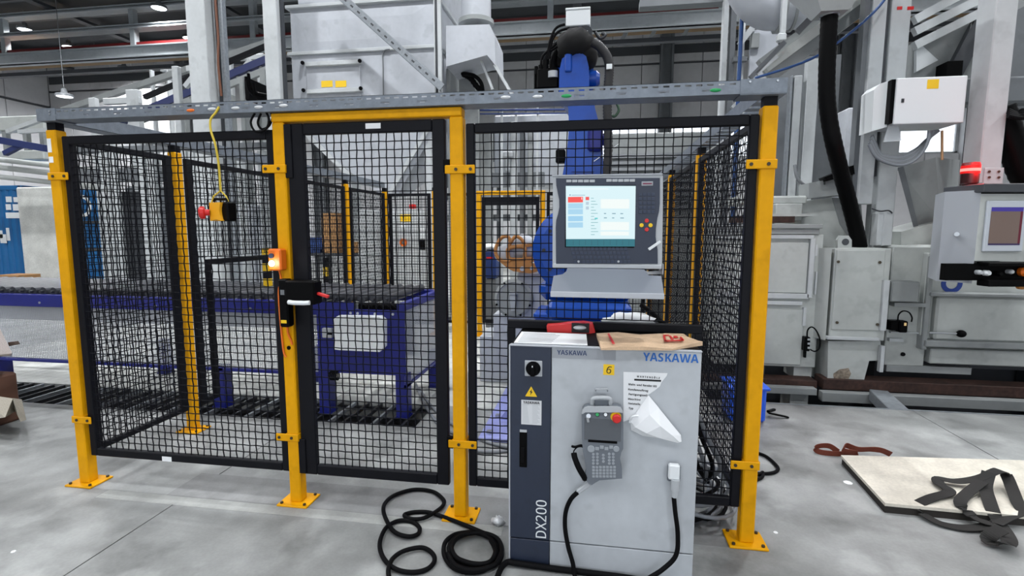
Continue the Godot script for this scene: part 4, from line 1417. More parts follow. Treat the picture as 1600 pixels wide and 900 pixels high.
	for r in [[677, 337, M.red, "red_key"], [677, 399, M.red, "red_key"], [641, 369, M.label_yellow, "yellow_key"], [704, 369, M.label_yellow, "yellow_key"]]:
		b = Mb.new()
		b.lathe([Vector2(0.0095, 0), Vector2(0.0095, 0.003), Vector2(0.008, 0.0045), Vector2(0.0, 0.0045)], H(r[0], r[1], z + 0.005), Vector3.BACK, 14)
		obj(r[3], b, r[2], t)
	for j in 4:
		for i in 14:
			b = Mb.new()
			b.box(H(152 + i * 29 + j * 8, 535 + j * 30, z + 0.006), Vector3(0.0145, 0.0145, 0.003), 0.001)
			obj("keyboard_key", b, kb, t)
	for r in [[478, 624], [198, 624]]:
		b = Mb.new()
		b.lathe([Vector2(0.006, 0), Vector2(0.005, 0.004), Vector2(0.0, 0.004)], H(r[0], r[1], z + 0.006), Vector3.BACK, 10)
		obj("screw_cap", b, M.light_plastic, t)
	b = Mb.new()
	b.bar(H(690, 540, z + 0.012), H(775, 482, z + 0.012), 0.013, 0.008, Vector3.BACK, 0.002)
	obj("white_stick", b, M.white, t)
	# shelf, tilted down towards the user
	var ya := H(400, 672, 0.165).y
	var yb := H(400, 852, 0.33).y
	var dir := Vector3(0, ya - yb, 0.165 - 0.33)
	var ln := dir.length()
	var xf := Transform3D(Basis(Vector3.RIGHT, dir.normalized(), Vector3.RIGHT.cross(dir.normalized())), Vector3(0, yb, 0.33))
	q = []
	for o in [[120, 672], [660, 676], [672, 690], [690, 718], [780, 722], [800, 852], [0, 852], [22, 732], [85, 720], [112, 698]]:
		var f: float = (o[1] - 672.0) / 180.0
		q.append(Vector2(H(o[0], o[1], lerpf(0.165, 0.33, f)).x, (1.0 - f) * ln))
	b = Mb.new()
	b.prism(q, xf, 0.012)
	obj("keyboard_shelf", b, mat(rgb(116, 122, 132), 0.5), t)
	b = Mb.new()
	b.span(H(0, 872, 0.332), H(802, 850, 0.338), 0.002)
	obj("shelf_lip", b, M.pale, t)
	b = Mb.new()
	for y in [1.56, 1.77]:
		b.span(Vector3(3.0, y - 0.018, -0.01), Vector3(3.47, y + 0.018, 0.012), 0.002)
	for x in [3.08, 3.38]:
		b.span(Vector3(x - 0.02, 1.5, 0.012), Vector3(x + 0.02, 1.82, 0.062), 0.002)
	obj("mount", b, M.dark_steel, t)
	b = Mb.new()
	b.span(H(770, 700, 0.03), H(790, 640, 0.16), 0.002)
	b.bar(H(775, 700, 0.1), H(660, 705, 0.17), 0.014, 0.014)
	obj("shelf_bracket", b, M.light_plastic, t)


# ---- inside the cell
func conveyor() -> void:
	var t := thing("roller_conveyor", "blue steel roller conveyor with mesh guards running through the left side fence", "conveyor", Vector3(-1.2, 0, -1.9))
	var z := -1.42
	var b := Mb.new()
	# end plate with the notch
	b.prism([Vector2(0.83, 0.384), Vector2(1.625, 0.384), Vector2(1.625, 1.0), Vector2(1.56, 1.0), Vector2(1.56, 0.945), Vector2(1.18, 0.945), Vector2(1.18, 1.005), Vector2(0.83, 1.005)], at_z(z + 0.012), 0.014)
	obj("end_plate", b, M.blue, t)
	b = Mb.new()
	b.span(Vector3(-4.4, 0.885, z - 0.05), Vector3(0.83, 1.003, z), 0.004)
	obj("side_beam", b, M.blue, t)
	b = Mb.new()
	b.span(Vector3(-4.4, 0.345, z - 0.04), Vector3(0.83, 0.373, z), 0.003)
	obj("lower_rail", b, M.blue, t)
	b = Mb.new()
	b.span(Vector3(-4.4, 0.885, -2.45), Vector3(1.6, 1.003, -2.4), 0.004)
	obj("side_beam", b, M.blue, t)
	b = Mb.new()
	b.span(Vector3(1.575, 0.94, -2.4), Vector3(1.63, 1.005, z), 0.003)
	b.span(Vector3(1.6, 0.27, -2.4), Vector3(1.625, 0.3, z), 0.003)
	b.span(Vector3(1.575, 0.3, -2.45), Vector3(1.63, 0.95, -2.4), 0.003)
	obj("end_frame", b, M.blue, t)
	for l in [[0.865, z - 0.09, 0.1], [1.575, z - 0.09, 0.1], [-0.17, z - 0.09, 0.12], [-2.6, z - 0.09, 0.12], [-3.9, z - 0.09, 0.12], [1.575, -2.4, 0.1], [0.3, -2.4, 0.1], [-1.6, -2.4, 0.1]]:
		b = Mb.new()
		b.span(Vector3(l[0] - l[2] * 0.5, 0.012, l[1] - 0.03), Vector3(l[0] + l[2] * 0.5, 0.386, l[1] + 0.09), 0.004)
		b.span(Vector3(l[0] - l[2] * 0.55, 0.0, l[1] - 0.035), Vector3(l[0] + l[2] * 0.55, 0.014, l[1] + 0.095))
		obj("leg", b, M.blue, t)
	# guards of fine wire
	b = Mb.new()
	for i in 34:
		var y := 0.38 + i * 0.015
		b.box(Vector3(-1.785, y, z - 0.02), Vector3(5.23, 0.006, 0.003))
		b.box(Vector3(1.612, y - 0.07, -1.91), Vector3(0.003, 0.006, 0.98))
	for i in 8:
		b.box(Vector3(1.612, 0.82 + i * 0.015, -1.91), Vector3(0.003, 0.006, 0.98))
	for i in 260:
		b.box(Vector3(-4.39 + i * 0.0201, 0.629, z - 0.02), Vector3(0.005, 0.5, 0.003))
	for i in 48:
		b.box(Vector3(1.612, 0.62, -1.44 - i * 0.02), Vector3(0.003, 0.64, 0.004))
	stuff(obj("guard_mesh", b, M.pale, t))
	b = Mb.new()
	b.span(Vector3(-4.4, 0.7, -1.72), Vector3(0.8, 0.88, -1.7))
	obj("inner_plate", b, M.pale, t)
	b = Mb.new()
	b.span(Vector3(0.84, 0.42, -2.0), Vector3(1.5, 0.9, -1.98))
	obj("drive_cover", b, M.machine_grey, t)
	for i in 51:
		var x := -4.3 + i * 0.115
		b = Mb.new()
		b.lathe([Vector2(0.0, 0.0), Vector2(0.012, 0.0), Vector2(0.012, 0.03), Vector2(0.037, 0.032), Vector2(0.037, 0.928), Vector2(0.012, 0.93), Vector2(0.012, 0.96), Vector2(0.0, 0.96)], Vector3(x, 1.03 if x < 1.2 else 1.0 + 0.03, -2.39), Vector3.BACK, 12)
		obj("roller", b, M.roller, t)
	b = Mb.new()
	b.span(Vector3(1.19, 0.9, -1.5), Vector3(1.55, 0.99, -1.45), 0.01)
	for i in 6:
		b.tube(curve([Vector3(1.22 + i * 0.05, 0.93, -1.44), Vector3(1.25 + i * 0.05, 0.985, -1.43), Vector3(1.3 + i * 0.05, 0.94, -1.44)], 4), 0.008, 6)
	obj("chain_drive", b, M.rubber, t)
	for p in [[548, 489], [559, 489.5], [586, 490.5], [614, 491]]:
		b = Mb.new()
		var q := W(p[0], p[1], z + 0.012)
		b.cyl(q, q + Vector3(0, 0, 0.006), 0.012, 6)
		obj("bolt", b, M.steel, t)
	b = Mb.new()
	for x in [-2.0, -0.75, 0.2, -3.2]:
		b.cyl(Vector3(x, 0.925, z), Vector3(x, 0.925, z + 0.005), 0.012, 6)
	obj("beam_bolts", b, M.steel, t)
	# junction box
	b = Mb.new()
	var bx := poly([520, 500, 527, 494, 592, 495, 599, 501, 599, 543, 593, 550, 530, 547, 522, 546], z + 0.09)
	b.prism(bx, at_z(z + 0.09), 0.078)
	obj("junction_box", b, M.white, t)
	b = Mb.new()
	b.span(W(503, 528, z + 0.05), W(521, 512, z + 0.013), 0.006)
	var cn := obj("cable_connector", b, M.light_plastic, t)
	b = Mb.new()
	b.span(W(512, 523, z + 0.053), W(519, 520, z + 0.05))
	obj("dark_slot", b, M.black_plastic, cn)
	b = Mb.new()
	var coil := []
	var cc := W(523, 587, z + 0.03)
	for i in 61:
		coil.append(cc + Vector3(-0.04 + i * 0.0012, 0.036 * sin(i * TAU / 12.0), 0.036 * cos(i * TAU / 12.0)))
	b.tube(coil, 0.006, 6)
	obj("coiled_lead", b, M.rubber, t)
	# muting post and bar at the fence opening
	var mp := thing("muting_post", "short black and yellow striped post at the conveyor opening", "post", Vector3(W(418, 430, -2.0).x, 1.06, -2.0))
	for i in 5:
		b = Mb.new()
		b.span(mp.position + Vector3(-0.03, i * 0.075, -0.03), mp.position + Vector3(0.03, i * 0.075 + 0.075, 0.03))
		obj("stripe", b, M.label_yellow if i % 2 == 0 else M.black, mp)


func ell(c: Vector3, rx: float, ry: float, a0: float, a1: float, k: int) -> Array:
	var o := []
	for i in k + 1:
		var a := deg_to_rad(lerpf(a0, a1, float(i) / k))
		o.append(Vector2(c.x + rx * cos(a), c.y + ry * sin(a)))
	return o

func robot() -> void:
	var t := thing("industrial_robot", "tall blue industrial robot arm with black hose package behind the control cabinet", "robot", Vector3(3.12, 0.0, -1.95))
	var b := Mb.new()
	b.span(Vector3(2.33, 0.0, -2.52), Vector3(3.85, 0.035, -1.06), 0.006)
	obj("floor_plate", b, M.lilac, t)
	for p in [[2.4, -1.14], [2.4, -1.5], [2.62, -1.12]]:
		b = Mb.new()
		b.cyl(Vector3(p[0], 0.035, p[1]), Vector3(p[0], 0.06, p[1]), 0.022, 6)
		obj("anchor_bolt", b, M.steel, t)
	for s in [[2.42, -1.45], [2.42, -2.4]]:
		b = Mb.new()
		b.loft([Vector3(s[0], 0.035, s[1] - 0.02), Vector3(s[0] + 0.5, 0.035, s[1] - 0.02), Vector3(s[0] + 0.5, 0.035, s[1]), Vector3(s[0], 0.035, s[1])], [Vector3(s[0] + 0.3, 0.42, s[1] - 0.02), Vector3(s[0] + 0.5, 0.42, s[1] - 0.02), Vector3(s[0] + 0.5, 0.42, s[1]), Vector3(s[0] + 0.3, 0.42, s[1])])
		obj("gusset", b, M.lilac, t)
	b = Mb.new()
	b.lathe([Vector2(0, 0.035), Vector2(0.44, 0.035), Vector2(0.44, 0.08), Vector2(0.36, 0.1), Vector2(0.34, 0.75), Vector2(0.4, 0.78), Vector2(0.4, 0.86), Vector2(0, 0.86)], Vector3(3.13, 0, -1.95), Vector3.UP, 28)
	obj("pedestal", b, M.robot, t)
	b = Mb.new()
	b.span(Vector3(2.79, 0.84, -2.3), Vector3(3.5, 1.02, -1.62), 0.05)
	b.span(Vector3(2.68, 0.85, -2.1), Vector3(2.84, 0.92, -1.66), 0.02)
	b.span(Vector3(2.72, 1.02, -2.3), Vector3(3.52, 1.2, -1.68), 0.06)
	obj("turntable", b, M.robot, t)
	b = Mb.new()
	var c := Vector3(3.04, 1.45, -1.62)
	b.lathe([Vector2(0, 0), Vector2(0.33, 0.0), Vector2(0.37, 0.05), Vector2(0.37, 0.3), Vector2(0.3, 0.34), Vector2(0, 0.34)], c + Vector3(0, 0, -0.34), Vector3.BACK, 36)
	b.lathe([Vector2(0.2, 0.0), Vector2(0.2, 0.03), Vector2(0.12, 0.05), Vector2(0, 0.05)], c, Vector3.BACK, 28)
	obj("shoulder", b, M.robot, t)
	b = Mb.new()
	for i in 10:
		var a := TAU * i / 10
		b.cyl(c + Vector3(0.27 * cos(a), 0.27 * sin(a), 0.0), c + Vector3(0.27 * cos(a), 0.27 * sin(a), 0.014), 0.016, 6)
	obj("shoulder_bolts", b, M.dark_steel, t)
	# lower arm, tapering up to the elbow
	b = Mb.new()
	var pr := poly([874, 300, 880, 268, 886, 235, 889, 200, 888, 170, 884, 150, 927, 150, 930, 170, 938, 200, 942, 235, 943, 268, 945, 300, 938, 350, 880, 350], -1.8)
	b.prism(pr, at_z(-1.8), 0.26)
	obj("lower_arm", b, M.robot, t)
	b = Mb.new()
	var pl := poly([893, 268, 898, 200, 922, 200, 928, 268], -1.785)
	b.prism(pl, at_z(-1.785), 0.02)
	obj("arm_rib", b, M.robot, t)
	b = Mb.new()
	var hd := poly([873, 152, 874, 110, 878, 92, 890, 82, 905, 80, 916, 88, 920, 105, 921, 152], -1.78)
	b.prism(hd, at_z(-1.78), 0.34)
	b.span(W(882, 112, -1.76), W(894, 84, -1.79), 0.01)
	obj("elbow_head", b, M.robot, t)
	b = Mb.new()
	var e := W(926, 124, -1.95)
	b.lathe([Vector2(0, 0), Vector2(0.07, 0.0), Vector2(0.07, 0.06), Vector2(0.045, 0.09), Vector2(0, 0.09)], e + Vector3(-0.03, 0, 0), Vector3.RIGHT, 20)
	obj("elbow_cap", b, M.robot, t)
	b = Mb.new()
	b.span(W(918, 236, -1.75), W(942, 205, -1.9), 0.02)
	b.cyl(W(942, 218, -1.8), W(948, 218, -1.8), 0.05, 14)
	obj("wrist_motor", b, M.blue, t)
	b = Mb.new()
	b.span(W(868, 254, -1.8), W(884, 236, -1.9), 0.008)
	obj("terminal_box", b, M.black_plastic, t)
	# upper arm reaching away from the viewer
	b = Mb.new()
	var u0 := W(897, 112, -2.1)
	b.loft([u0 + Vector3(-0.17, -0.16, 0), u0 + Vector3(0.17, -0.16, 0), u0 + Vector3(0.17, 0.14, 0), u0 + Vector3(-0.17, 0.14, 0)], [u0 + Vector3(-0.1, -0.12, -1.3), u0 + Vector3(0.1, -0.12, -1.3), u0 + Vector3(0.1, 0.08, -1.3), u0 + Vector3(-0.1, 0.08, -1.3)])
	obj("upper_arm", b, M.robot, t)
	b = Mb.new()
	b.ball(W(900, 74, -1.9), Vector3(0.165, 0.135, 0.2), 14, 0.25, 6)
	b.ball(W(916, 88, -1.92), Vector3(0.1, 0.11, 0.14), 10, 0.2, 7)
	obj("hose_cover", b, mat(rgb(8, 8, 10), 0.9), t)
	# motor block with its plugs
	b = Mb.new()
	b.span(W(838, 139, -1.82), W(876, 117, -2.05), 0.015)
	b.span(W(834, 140, -1.86), W(841, 114, -2.0), 0.01)
	var mo := obj("motor", b, M.black_plastic, t)
	for q in [[852, 112, 94, 0.028], [845, 112, 102, 0.02], [838, 116, 104, 0.016]]:
		b = Mb.new()
		b.cyl(W(q[0], q[1], -1.85), W(q[0], q[2], -1.85), q[3], 12)
		obj("motor_plug", b, M.black_plastic, mo)
	b = Mb.new()
	b.cyl(W(864, 122, -1.84), W(864, 112, -1.84), 0.045, 14)
	obj("motor_flange", b, M.light_plastic, mo)
	for h in [[[852, 96], [856, 84], [866, 76], [880, 68]], [[845, 102], [848, 88], [860, 76], [876, 62]], [[856, 100], [858, 70], [868, 45], [883, 38]], [[858, 92], [862, 66], [872, 50], [890, 44]]]:
		var pts := []
		for p in h: pts.append(W(p[0], p[1], -1.87))
		b = Mb.new()
		b.tube(curve(pts, 6), 0.011, 7)
		obj("motor_lead", b, M.rubber, t)
	for h in [[[866, 112], [864, 96], [872, 80], [884, 68]], [[874, 104], [876, 90], [882, 78], [892, 70]]]:
		var pts := []
		for p in h: pts.append(W(p[0], p[1], -1.95))
		b = Mb.new()
		b.tube(curve(pts, 14), 0.035, 10, 0.07)
		obj("conduit", b, M.rubber, t)
	var hose := []
	for p in [[926, 66], [936, 72], [946, 84], [951, 96], [952, 112], [950, 140], [949, 170], [950, 200], [950, 240], [946, 300], [942, 350]]:
		hose.append(W(p[0], p[1], -1.72))
	b = Mb.new()
	b.tube(curve(hose, 12), 0.036, 10, 0.08)
	obj("hose_package", b, mat(rgb(30, 30, 33), 0.6), t)
	b = Mb.new()
	b.box(W(952, 104, -1.675), Vector3(0.045, 0.04, 0.01), 0.002)
	obj("hose_label", b, M.white, t)
	b = Mb.new()
	b.tube(curve([W(963, 160, -1.75), W(967, 172, -1.75), W(960, 182, -1.75), W(952, 178, -1.75)], 5), 0.012, 6)
	obj("green_lead", b, mat(rgb(40, 70, 50), 0.5), t)
	b = Mb.new()
	b.tube(curve([W(930, 50, -1.9), W(938, 60, -1.9), W(946, 55, -1.9), W(940, 52, -1.9)], 5), 0.014, 6)
	obj("hook", b, M.dark_steel, t)
	b = Mb.new()
	rb(b, 884, 15, 922, 40, -1.88, 0.22, 0.006)
	rb(b, 883.5, 11, 922.5, 14.5, -1.875, 0.23, 0.004)
	obj("top_box", b, M.white, t)
	b = Mb.new()
	b.cyl(W(915, 51, -1.9), W(915, 51, -1.82), 0.055, 18)
	b.span(W(885, 58, -1.9), W(905, 40, -2.0), 0.01)
	var fan := obj("fan_housing", b, M.dark_grey, t)
	b = Mb.new()
	b.box(W(915, 51, -1.815), Vector3(0.035, 0.032, 0.004))
	obj("white_label", b, M.white, fan)
	b = Mb.new()
	b.bar(W(928, 252, -1.78), W(968, 224, -1.78), 0.006, 0.006)
	obj("antenna_rod", b, M.white, t)


func T(x: float, y: float, z: float) -> Vector3:   # zoomed pixels of the gripper
	return W(730 + x / 3.75, 280 + y / 3.75, z)

func cell_things() -> void:
	# white flanged stand and what lies on it
	var z := -2.5
	var t := thing("flanged_stand", "light grey machine stand with large round flange left of the robot", "machine stand", Vector3(2.25, 0, -2.7))
	var b := Mb.new()
	rb(b, 771, 492, 835, 560, z - 0.08, 0.4)
	b.span(Vector3(2.0, 0.0, -3.1), Vector3(2.62, 0.5, -2.6), 0.01)
	rb(b, 808, 425, 850, 500, z - 0.06, 0.4, 0.02)
	obj("pedestal", b, M.pale, t)
	b = Mb.new()
	var c := W(802, 467, z)
	b.lathe([Vector2(0, 0.0), Vector2(0.2, 0.0), Vector2(0.2, 0.05), Vector2(0.17, 0.07), Vector2(0.165, 0.06), Vector2(0, 0.055)], c - Vector3(0, 0, 0.07), Vector3.BACK, 30)
	obj("round_flange", b, M.machine_grey, t)
	b = Mb.new()
	b.prism([Vector2(-0.02, -0.12), Vector2(0.02, -0.12), Vector2(0.035, 0.02), Vector2(0.02, 0.07), Vector2(-0.02, 0.07), Vector2(-0.035, 0.02)], Transform3D(Basis(), c + Vector3(0, 0, 0.02)), 0.03)
	b.box(c + Vector3(0, 0.06, 0.015), Vector3(0.08, 0.04, 0.04), 0.01)
	obj("yoke", b, M.light_plastic, t)
	for a in [200, 245, 295, 340, 60, 120]:
		b = Mb.new()
		var p := c + Vector3(cos(deg_to_rad(a)), sin(deg_to_rad(a)), 0) * 0.182
		b.cyl(p, p + Vector3(0, 0, 0.012), 0.012, 6)
		obj("bolt", b, M.rubber, t)
	t = thing("casting_holder", "tan brown casting holder with oval loops around wrapped white part", "holder", T(300, 545, z))
	b = Mb.new()
	b.ball(T(320, 400, z - 0.1), Vector3(0.17, 0.13, 0.1), 14, 0.3, 12)
	b.ball(T(225, 440, z - 0.06), Vector3(0.11, 0.1, 0.06), 12, 0.2, 14)
	obj("wrapped_part", b, M.pale, t)
	for l in [[[168, 440], [172, 390], [200, 345], [235, 335], [252, 365], [245, 395], [238, 440], [250, 478], [200, 475]], [[245, 395], [262, 360], [285, 336], [318, 352], [332, 385], [300, 392]], [[238, 440], [245, 405], [330, 398], [338, 440], [325, 470], [250, 466]]]:
		var pts := []
		for p in l: pts.append(T(p[0], p[1], z + 0.02))
		b = Mb.new()
		b.tube(curve(pts, 5, true), 0.018, 8)
		obj("loop", b, M.tan, t)
	b = Mb.new()
	var pp := []
	for p in [[172, 470], [240, 482], [340, 478], [420, 505], [420, 540], [370, 552], [270, 540], [235, 520]]:
		var q := T(p[0], p[1], z + 0.03)
		pp.append(Vector2(q.x, q.y))
	b.prism(pp, at_z(z + 0.03), 0.06)
	obj("base_plate", b, M.tan, t)
	b = Mb.new()
	for p in [[322, 525, 14], [378, 522, 11]]:
		b.cyl(T(p[0], p[1], z + 0.03), T(p[0], p[1], z + 0.036), p[2] / 3.75 / 155.0, 14)
	obj("hole_insert", b, M.pale, t)
	b = Mb.new()
	b.bar(T(330, 390, z + 0.02), T(385, 385, z - 0.02), 0.03, 0.03)
	b.bar(T(340, 470, z + 0.02), T(420, 470, z - 0.05), 0.04, 0.05)
	obj("cross_arm", b, M.tan, t)
	# blue bin far behind the rear door
	z = -5.6
	t = thing("blue_bin", "dark blue bin with white liner on a grey stand behind the rear fence", "bin", Vector3(W(766, 480, z).x, 0, z))
	b = Mb.new()
	rb(b, 757, 392, 775, 435, z, 0.4, 0.02)
	obj("bin", b, mat(rgb(24, 52, 110), 0.5), t)
	b = Mb.new()
	b.ball(W(766, 386, z - 0.2), Vector3(0.13, 0.06, 0.2), 10, 0.3, 21)
	obj("liner", b, M.white, t)
	b = Mb.new()
	rb(b, 760, 401.5, 770, 404, z + 0.003, 0.005)
	obj("red_mark", b, M.red, t)
	b = Mb.new()
	var l := W(758, 436, z)
	var r := W(775, 436, z)
	b.span(Vector3(l.x, 0, z - 0.4), Vector3(r.x, l.y, z - 0.02), 0.01)
	obj("stand", b, M.mid_grey, t)
	# white electrical cabinet behind the rear fence
	z = -5.7
	t = thing("electrical_cabinet", "white electrical cabinet with yellow sign behind the rear fence", "cabinet", Vector3(0.25, 0, z - 0.2))
	for q in [[560, 594, "door"], [604, 690, "door"]]:
		var x0 := W(q[0], 400, z).x
		var x1 := W(q[1], 400, z).x
		b = Mb.new()
		b.span(Vector3(x0, 0.08, z - 0.4), Vector3(x1, W(620, 328, z).y, z), 0.012)
		obj("housing", b, M.white_steel, t)
		b = Mb.new()
		b.span(Vector3(x0 + 0.03, 0.14, z), Vector3(x1 - 0.03, W(620, 332, z).y, z + 0.015), 0.005)
		obj(q[2], b, M.white_steel, t)
	b = Mb.new()
	b.span(Vector3(-0.75, 0, z - 0.38), Vector3(0.7, 0.08, z - 0.02))
	obj("plinth", b, M.dark_grey, t)
	for q in [[625, 335, 643, 346, M.label_yellow, "yellow_sign"], [626, 349, 634, 356, M.white, "white_label"], [657, 356, 663, 372, M.white, "white_label"], [655, 374, 664, 390, M.black_plastic, "door_handle"], [624, 371, 637, 387, M.orange, "orange_ring"]]:
		b = Mb.new()
		if q[5] == "orange_ring":
			b.lathe([Vector2(0.03, 0.0), Vector2(0.065, 0.0), Vector2(0.065, 0.02), Vector2(0.03, 0.02)], W(630.5, 379, z + 0.015), Vector3.BACK, 18)
		else:
			rb(b, q[0], q[1], q[2], q[3], z + 0.02, 0.006)
		obj(q[5], b, q[4], t)
	b = Mb.new()
	rb(b, 639, 319, 648, 326, z, 0.08, 0.01)
	one("red_lamp_box", b, M.red, "small red box on top of the white electrical cabinet", "box")
	# cardboard and a small blue box at the left of it
	z = -6.0
	t = thing("work_stand", "dark stand with a shelf carrying boxes behind the left side fence", "stand", Vector3(W(505, 440, z).x, 0, z))
	b = Mb.new()
	for px in [484, 503, 532]:
		var x := W(px, 420, z).x
		b.span(Vector3(x - 0.03, 0, z - 0.3), Vector3(x + 0.03, W(px, 398, z).y, z - 0.24))
	rb(b, 480, 396, 560, 399, z, 0.5)
	obj("shelf", b, M.dark_grey, t)
	for i in 5:
		b = Mb.new()
		var x := W(501, 420, z).x
		b.span(Vector3(x - 0.035, 0.25 + i * 0.17, z - 0.2), Vector3(x + 0.035, 0.42 + i * 0.17, z - 0.14))
		obj("stripe", b, M.label_yellow if i % 2 else M.black, t)
	b = Mb.new()
	rb(b, 503, 333, 514, 395.5, z - 0.05, 0.3, 0.006)
	rb(b, 514.5, 333, 528, 395.5, z - 0.05, 0.3, 0.006)
	one("cardboard_box", b, M.card, "tall brown cardboard box standing on the dark stand", "box")
	b = Mb.new()
	rb(b, 549, 378, 560, 395.5, z - 0.05, 0.3, 0.006)
	one("cardboard_box", b, M.card, "small brown cardboard box right of the tall one", "box")
	b = Mb.new()
	rb(b, 482, 371, 502, 390, z - 0.02, 0.25, 0.01)
	rb(b, 484, 390, 500, 395.5, z - 0.05, 0.2)
	one("blue_box", b, mat(rgb(30, 58, 112), 0.5), "small dark blue box left of the cardboard boxes", "box")
	# grey cables on the floor of the cell, by the conveyor leg
	for q in [[[650, 600, 660, 625, 672, 645, 690, 668, 720, 680], "grey cable coming down beside the right conveyor leg, left one"], [[655, 607, 672, 632, 690, 650, 715, 668, 760, 690, 800, 700], "grey cable coming down beside the right conveyor leg, right one"], [[690, 690, 730, 702, 770, 706, 810, 702], "grey cable lying before the lilac robot plate"]]:
		var pts := []
		for i in range(0, q[0].size(), 2):
			var p := G(q[0][i], q[0][i + 1], 0.014)
			pts.append(p)
		if q[0][0] < 660:
			pts[0] = pts[0] * Vector3(1, 0, 1) + Vector3(0, 0.014, 0)
		b = Mb.new()
		b.tube(curve(pts, 6), 0.013, 8)
		one("floor_cable", b, M.grey_cable, q[1], "cable", "grey cables on the floor of the cell")
	# coil of grey cables at right
	for i in 9:
		var pts := []
		var rr := 0.17 + 0.022 * (i % 5)
		var cx := 3.76 + 0.03 * sin(i * 2.1)
		var cz := -0.42 + 0.04 * cos(i * 1.7)
		for k in 25:
			var a := TAU * k / 24.0
			pts.append(Vector3(cx + rr * cos(a) * 0.9, 0.02 + 0.018 * i + 0.02 * sin(a * 2.0 + i), cz + rr * sin(a) * 1.3))
		b = Mb.new()
		b.tube(pts, 0.011, 7)
		one("cable_loop", b, M.grey_cable if i % 3 else M.rubber, "loop of cable in the pile between control cabinet and right side fence", "cable", "loops in the cable pile beside the cabinet")
	for i in 4:
		b = Mb.new()
		b.tube(curve([Vector3(3.7 + i * 0.02, 0.75 - i * 0.04, -0.3), Vector3(3.72 + i * 0.03, 0.5, -0.22), Vector3(3.78 + i * 0.04, 0.3, -0.24), Vector3(3.86 - i * 0.01, 0.16, -0.34)], 6), 0.013, 7)
		one("rising_cable", b, M.grey_cable if i % 2 else M.rubber, "cable rising from the pile to the cabinet's side, number %s" % ["one", "two", "three", "four"][i], "cable", "cables rising from the pile beside the cabinet")


# ---- behind the cell
func beamz(b: Mb, x0: float, y0: float, x1: float, y1: float, z: float, w: float, h: float) -> void:
	b.bar(W(x0, y0, z), W(x1, y1, z), w, h, Vector3.BACK)

func upright(b: Mb, x0: float, x1: float, top: float, z: float, d: float, bev := 0.0) -> void:
	var l := W(x0, 300, z).x
	var r := W(x1, 300, z).x
	b.span(Vector3(l, 0.0, z - d), Vector3(r, W((x0 + x1) * 0.5, top, z).y, z), bev)

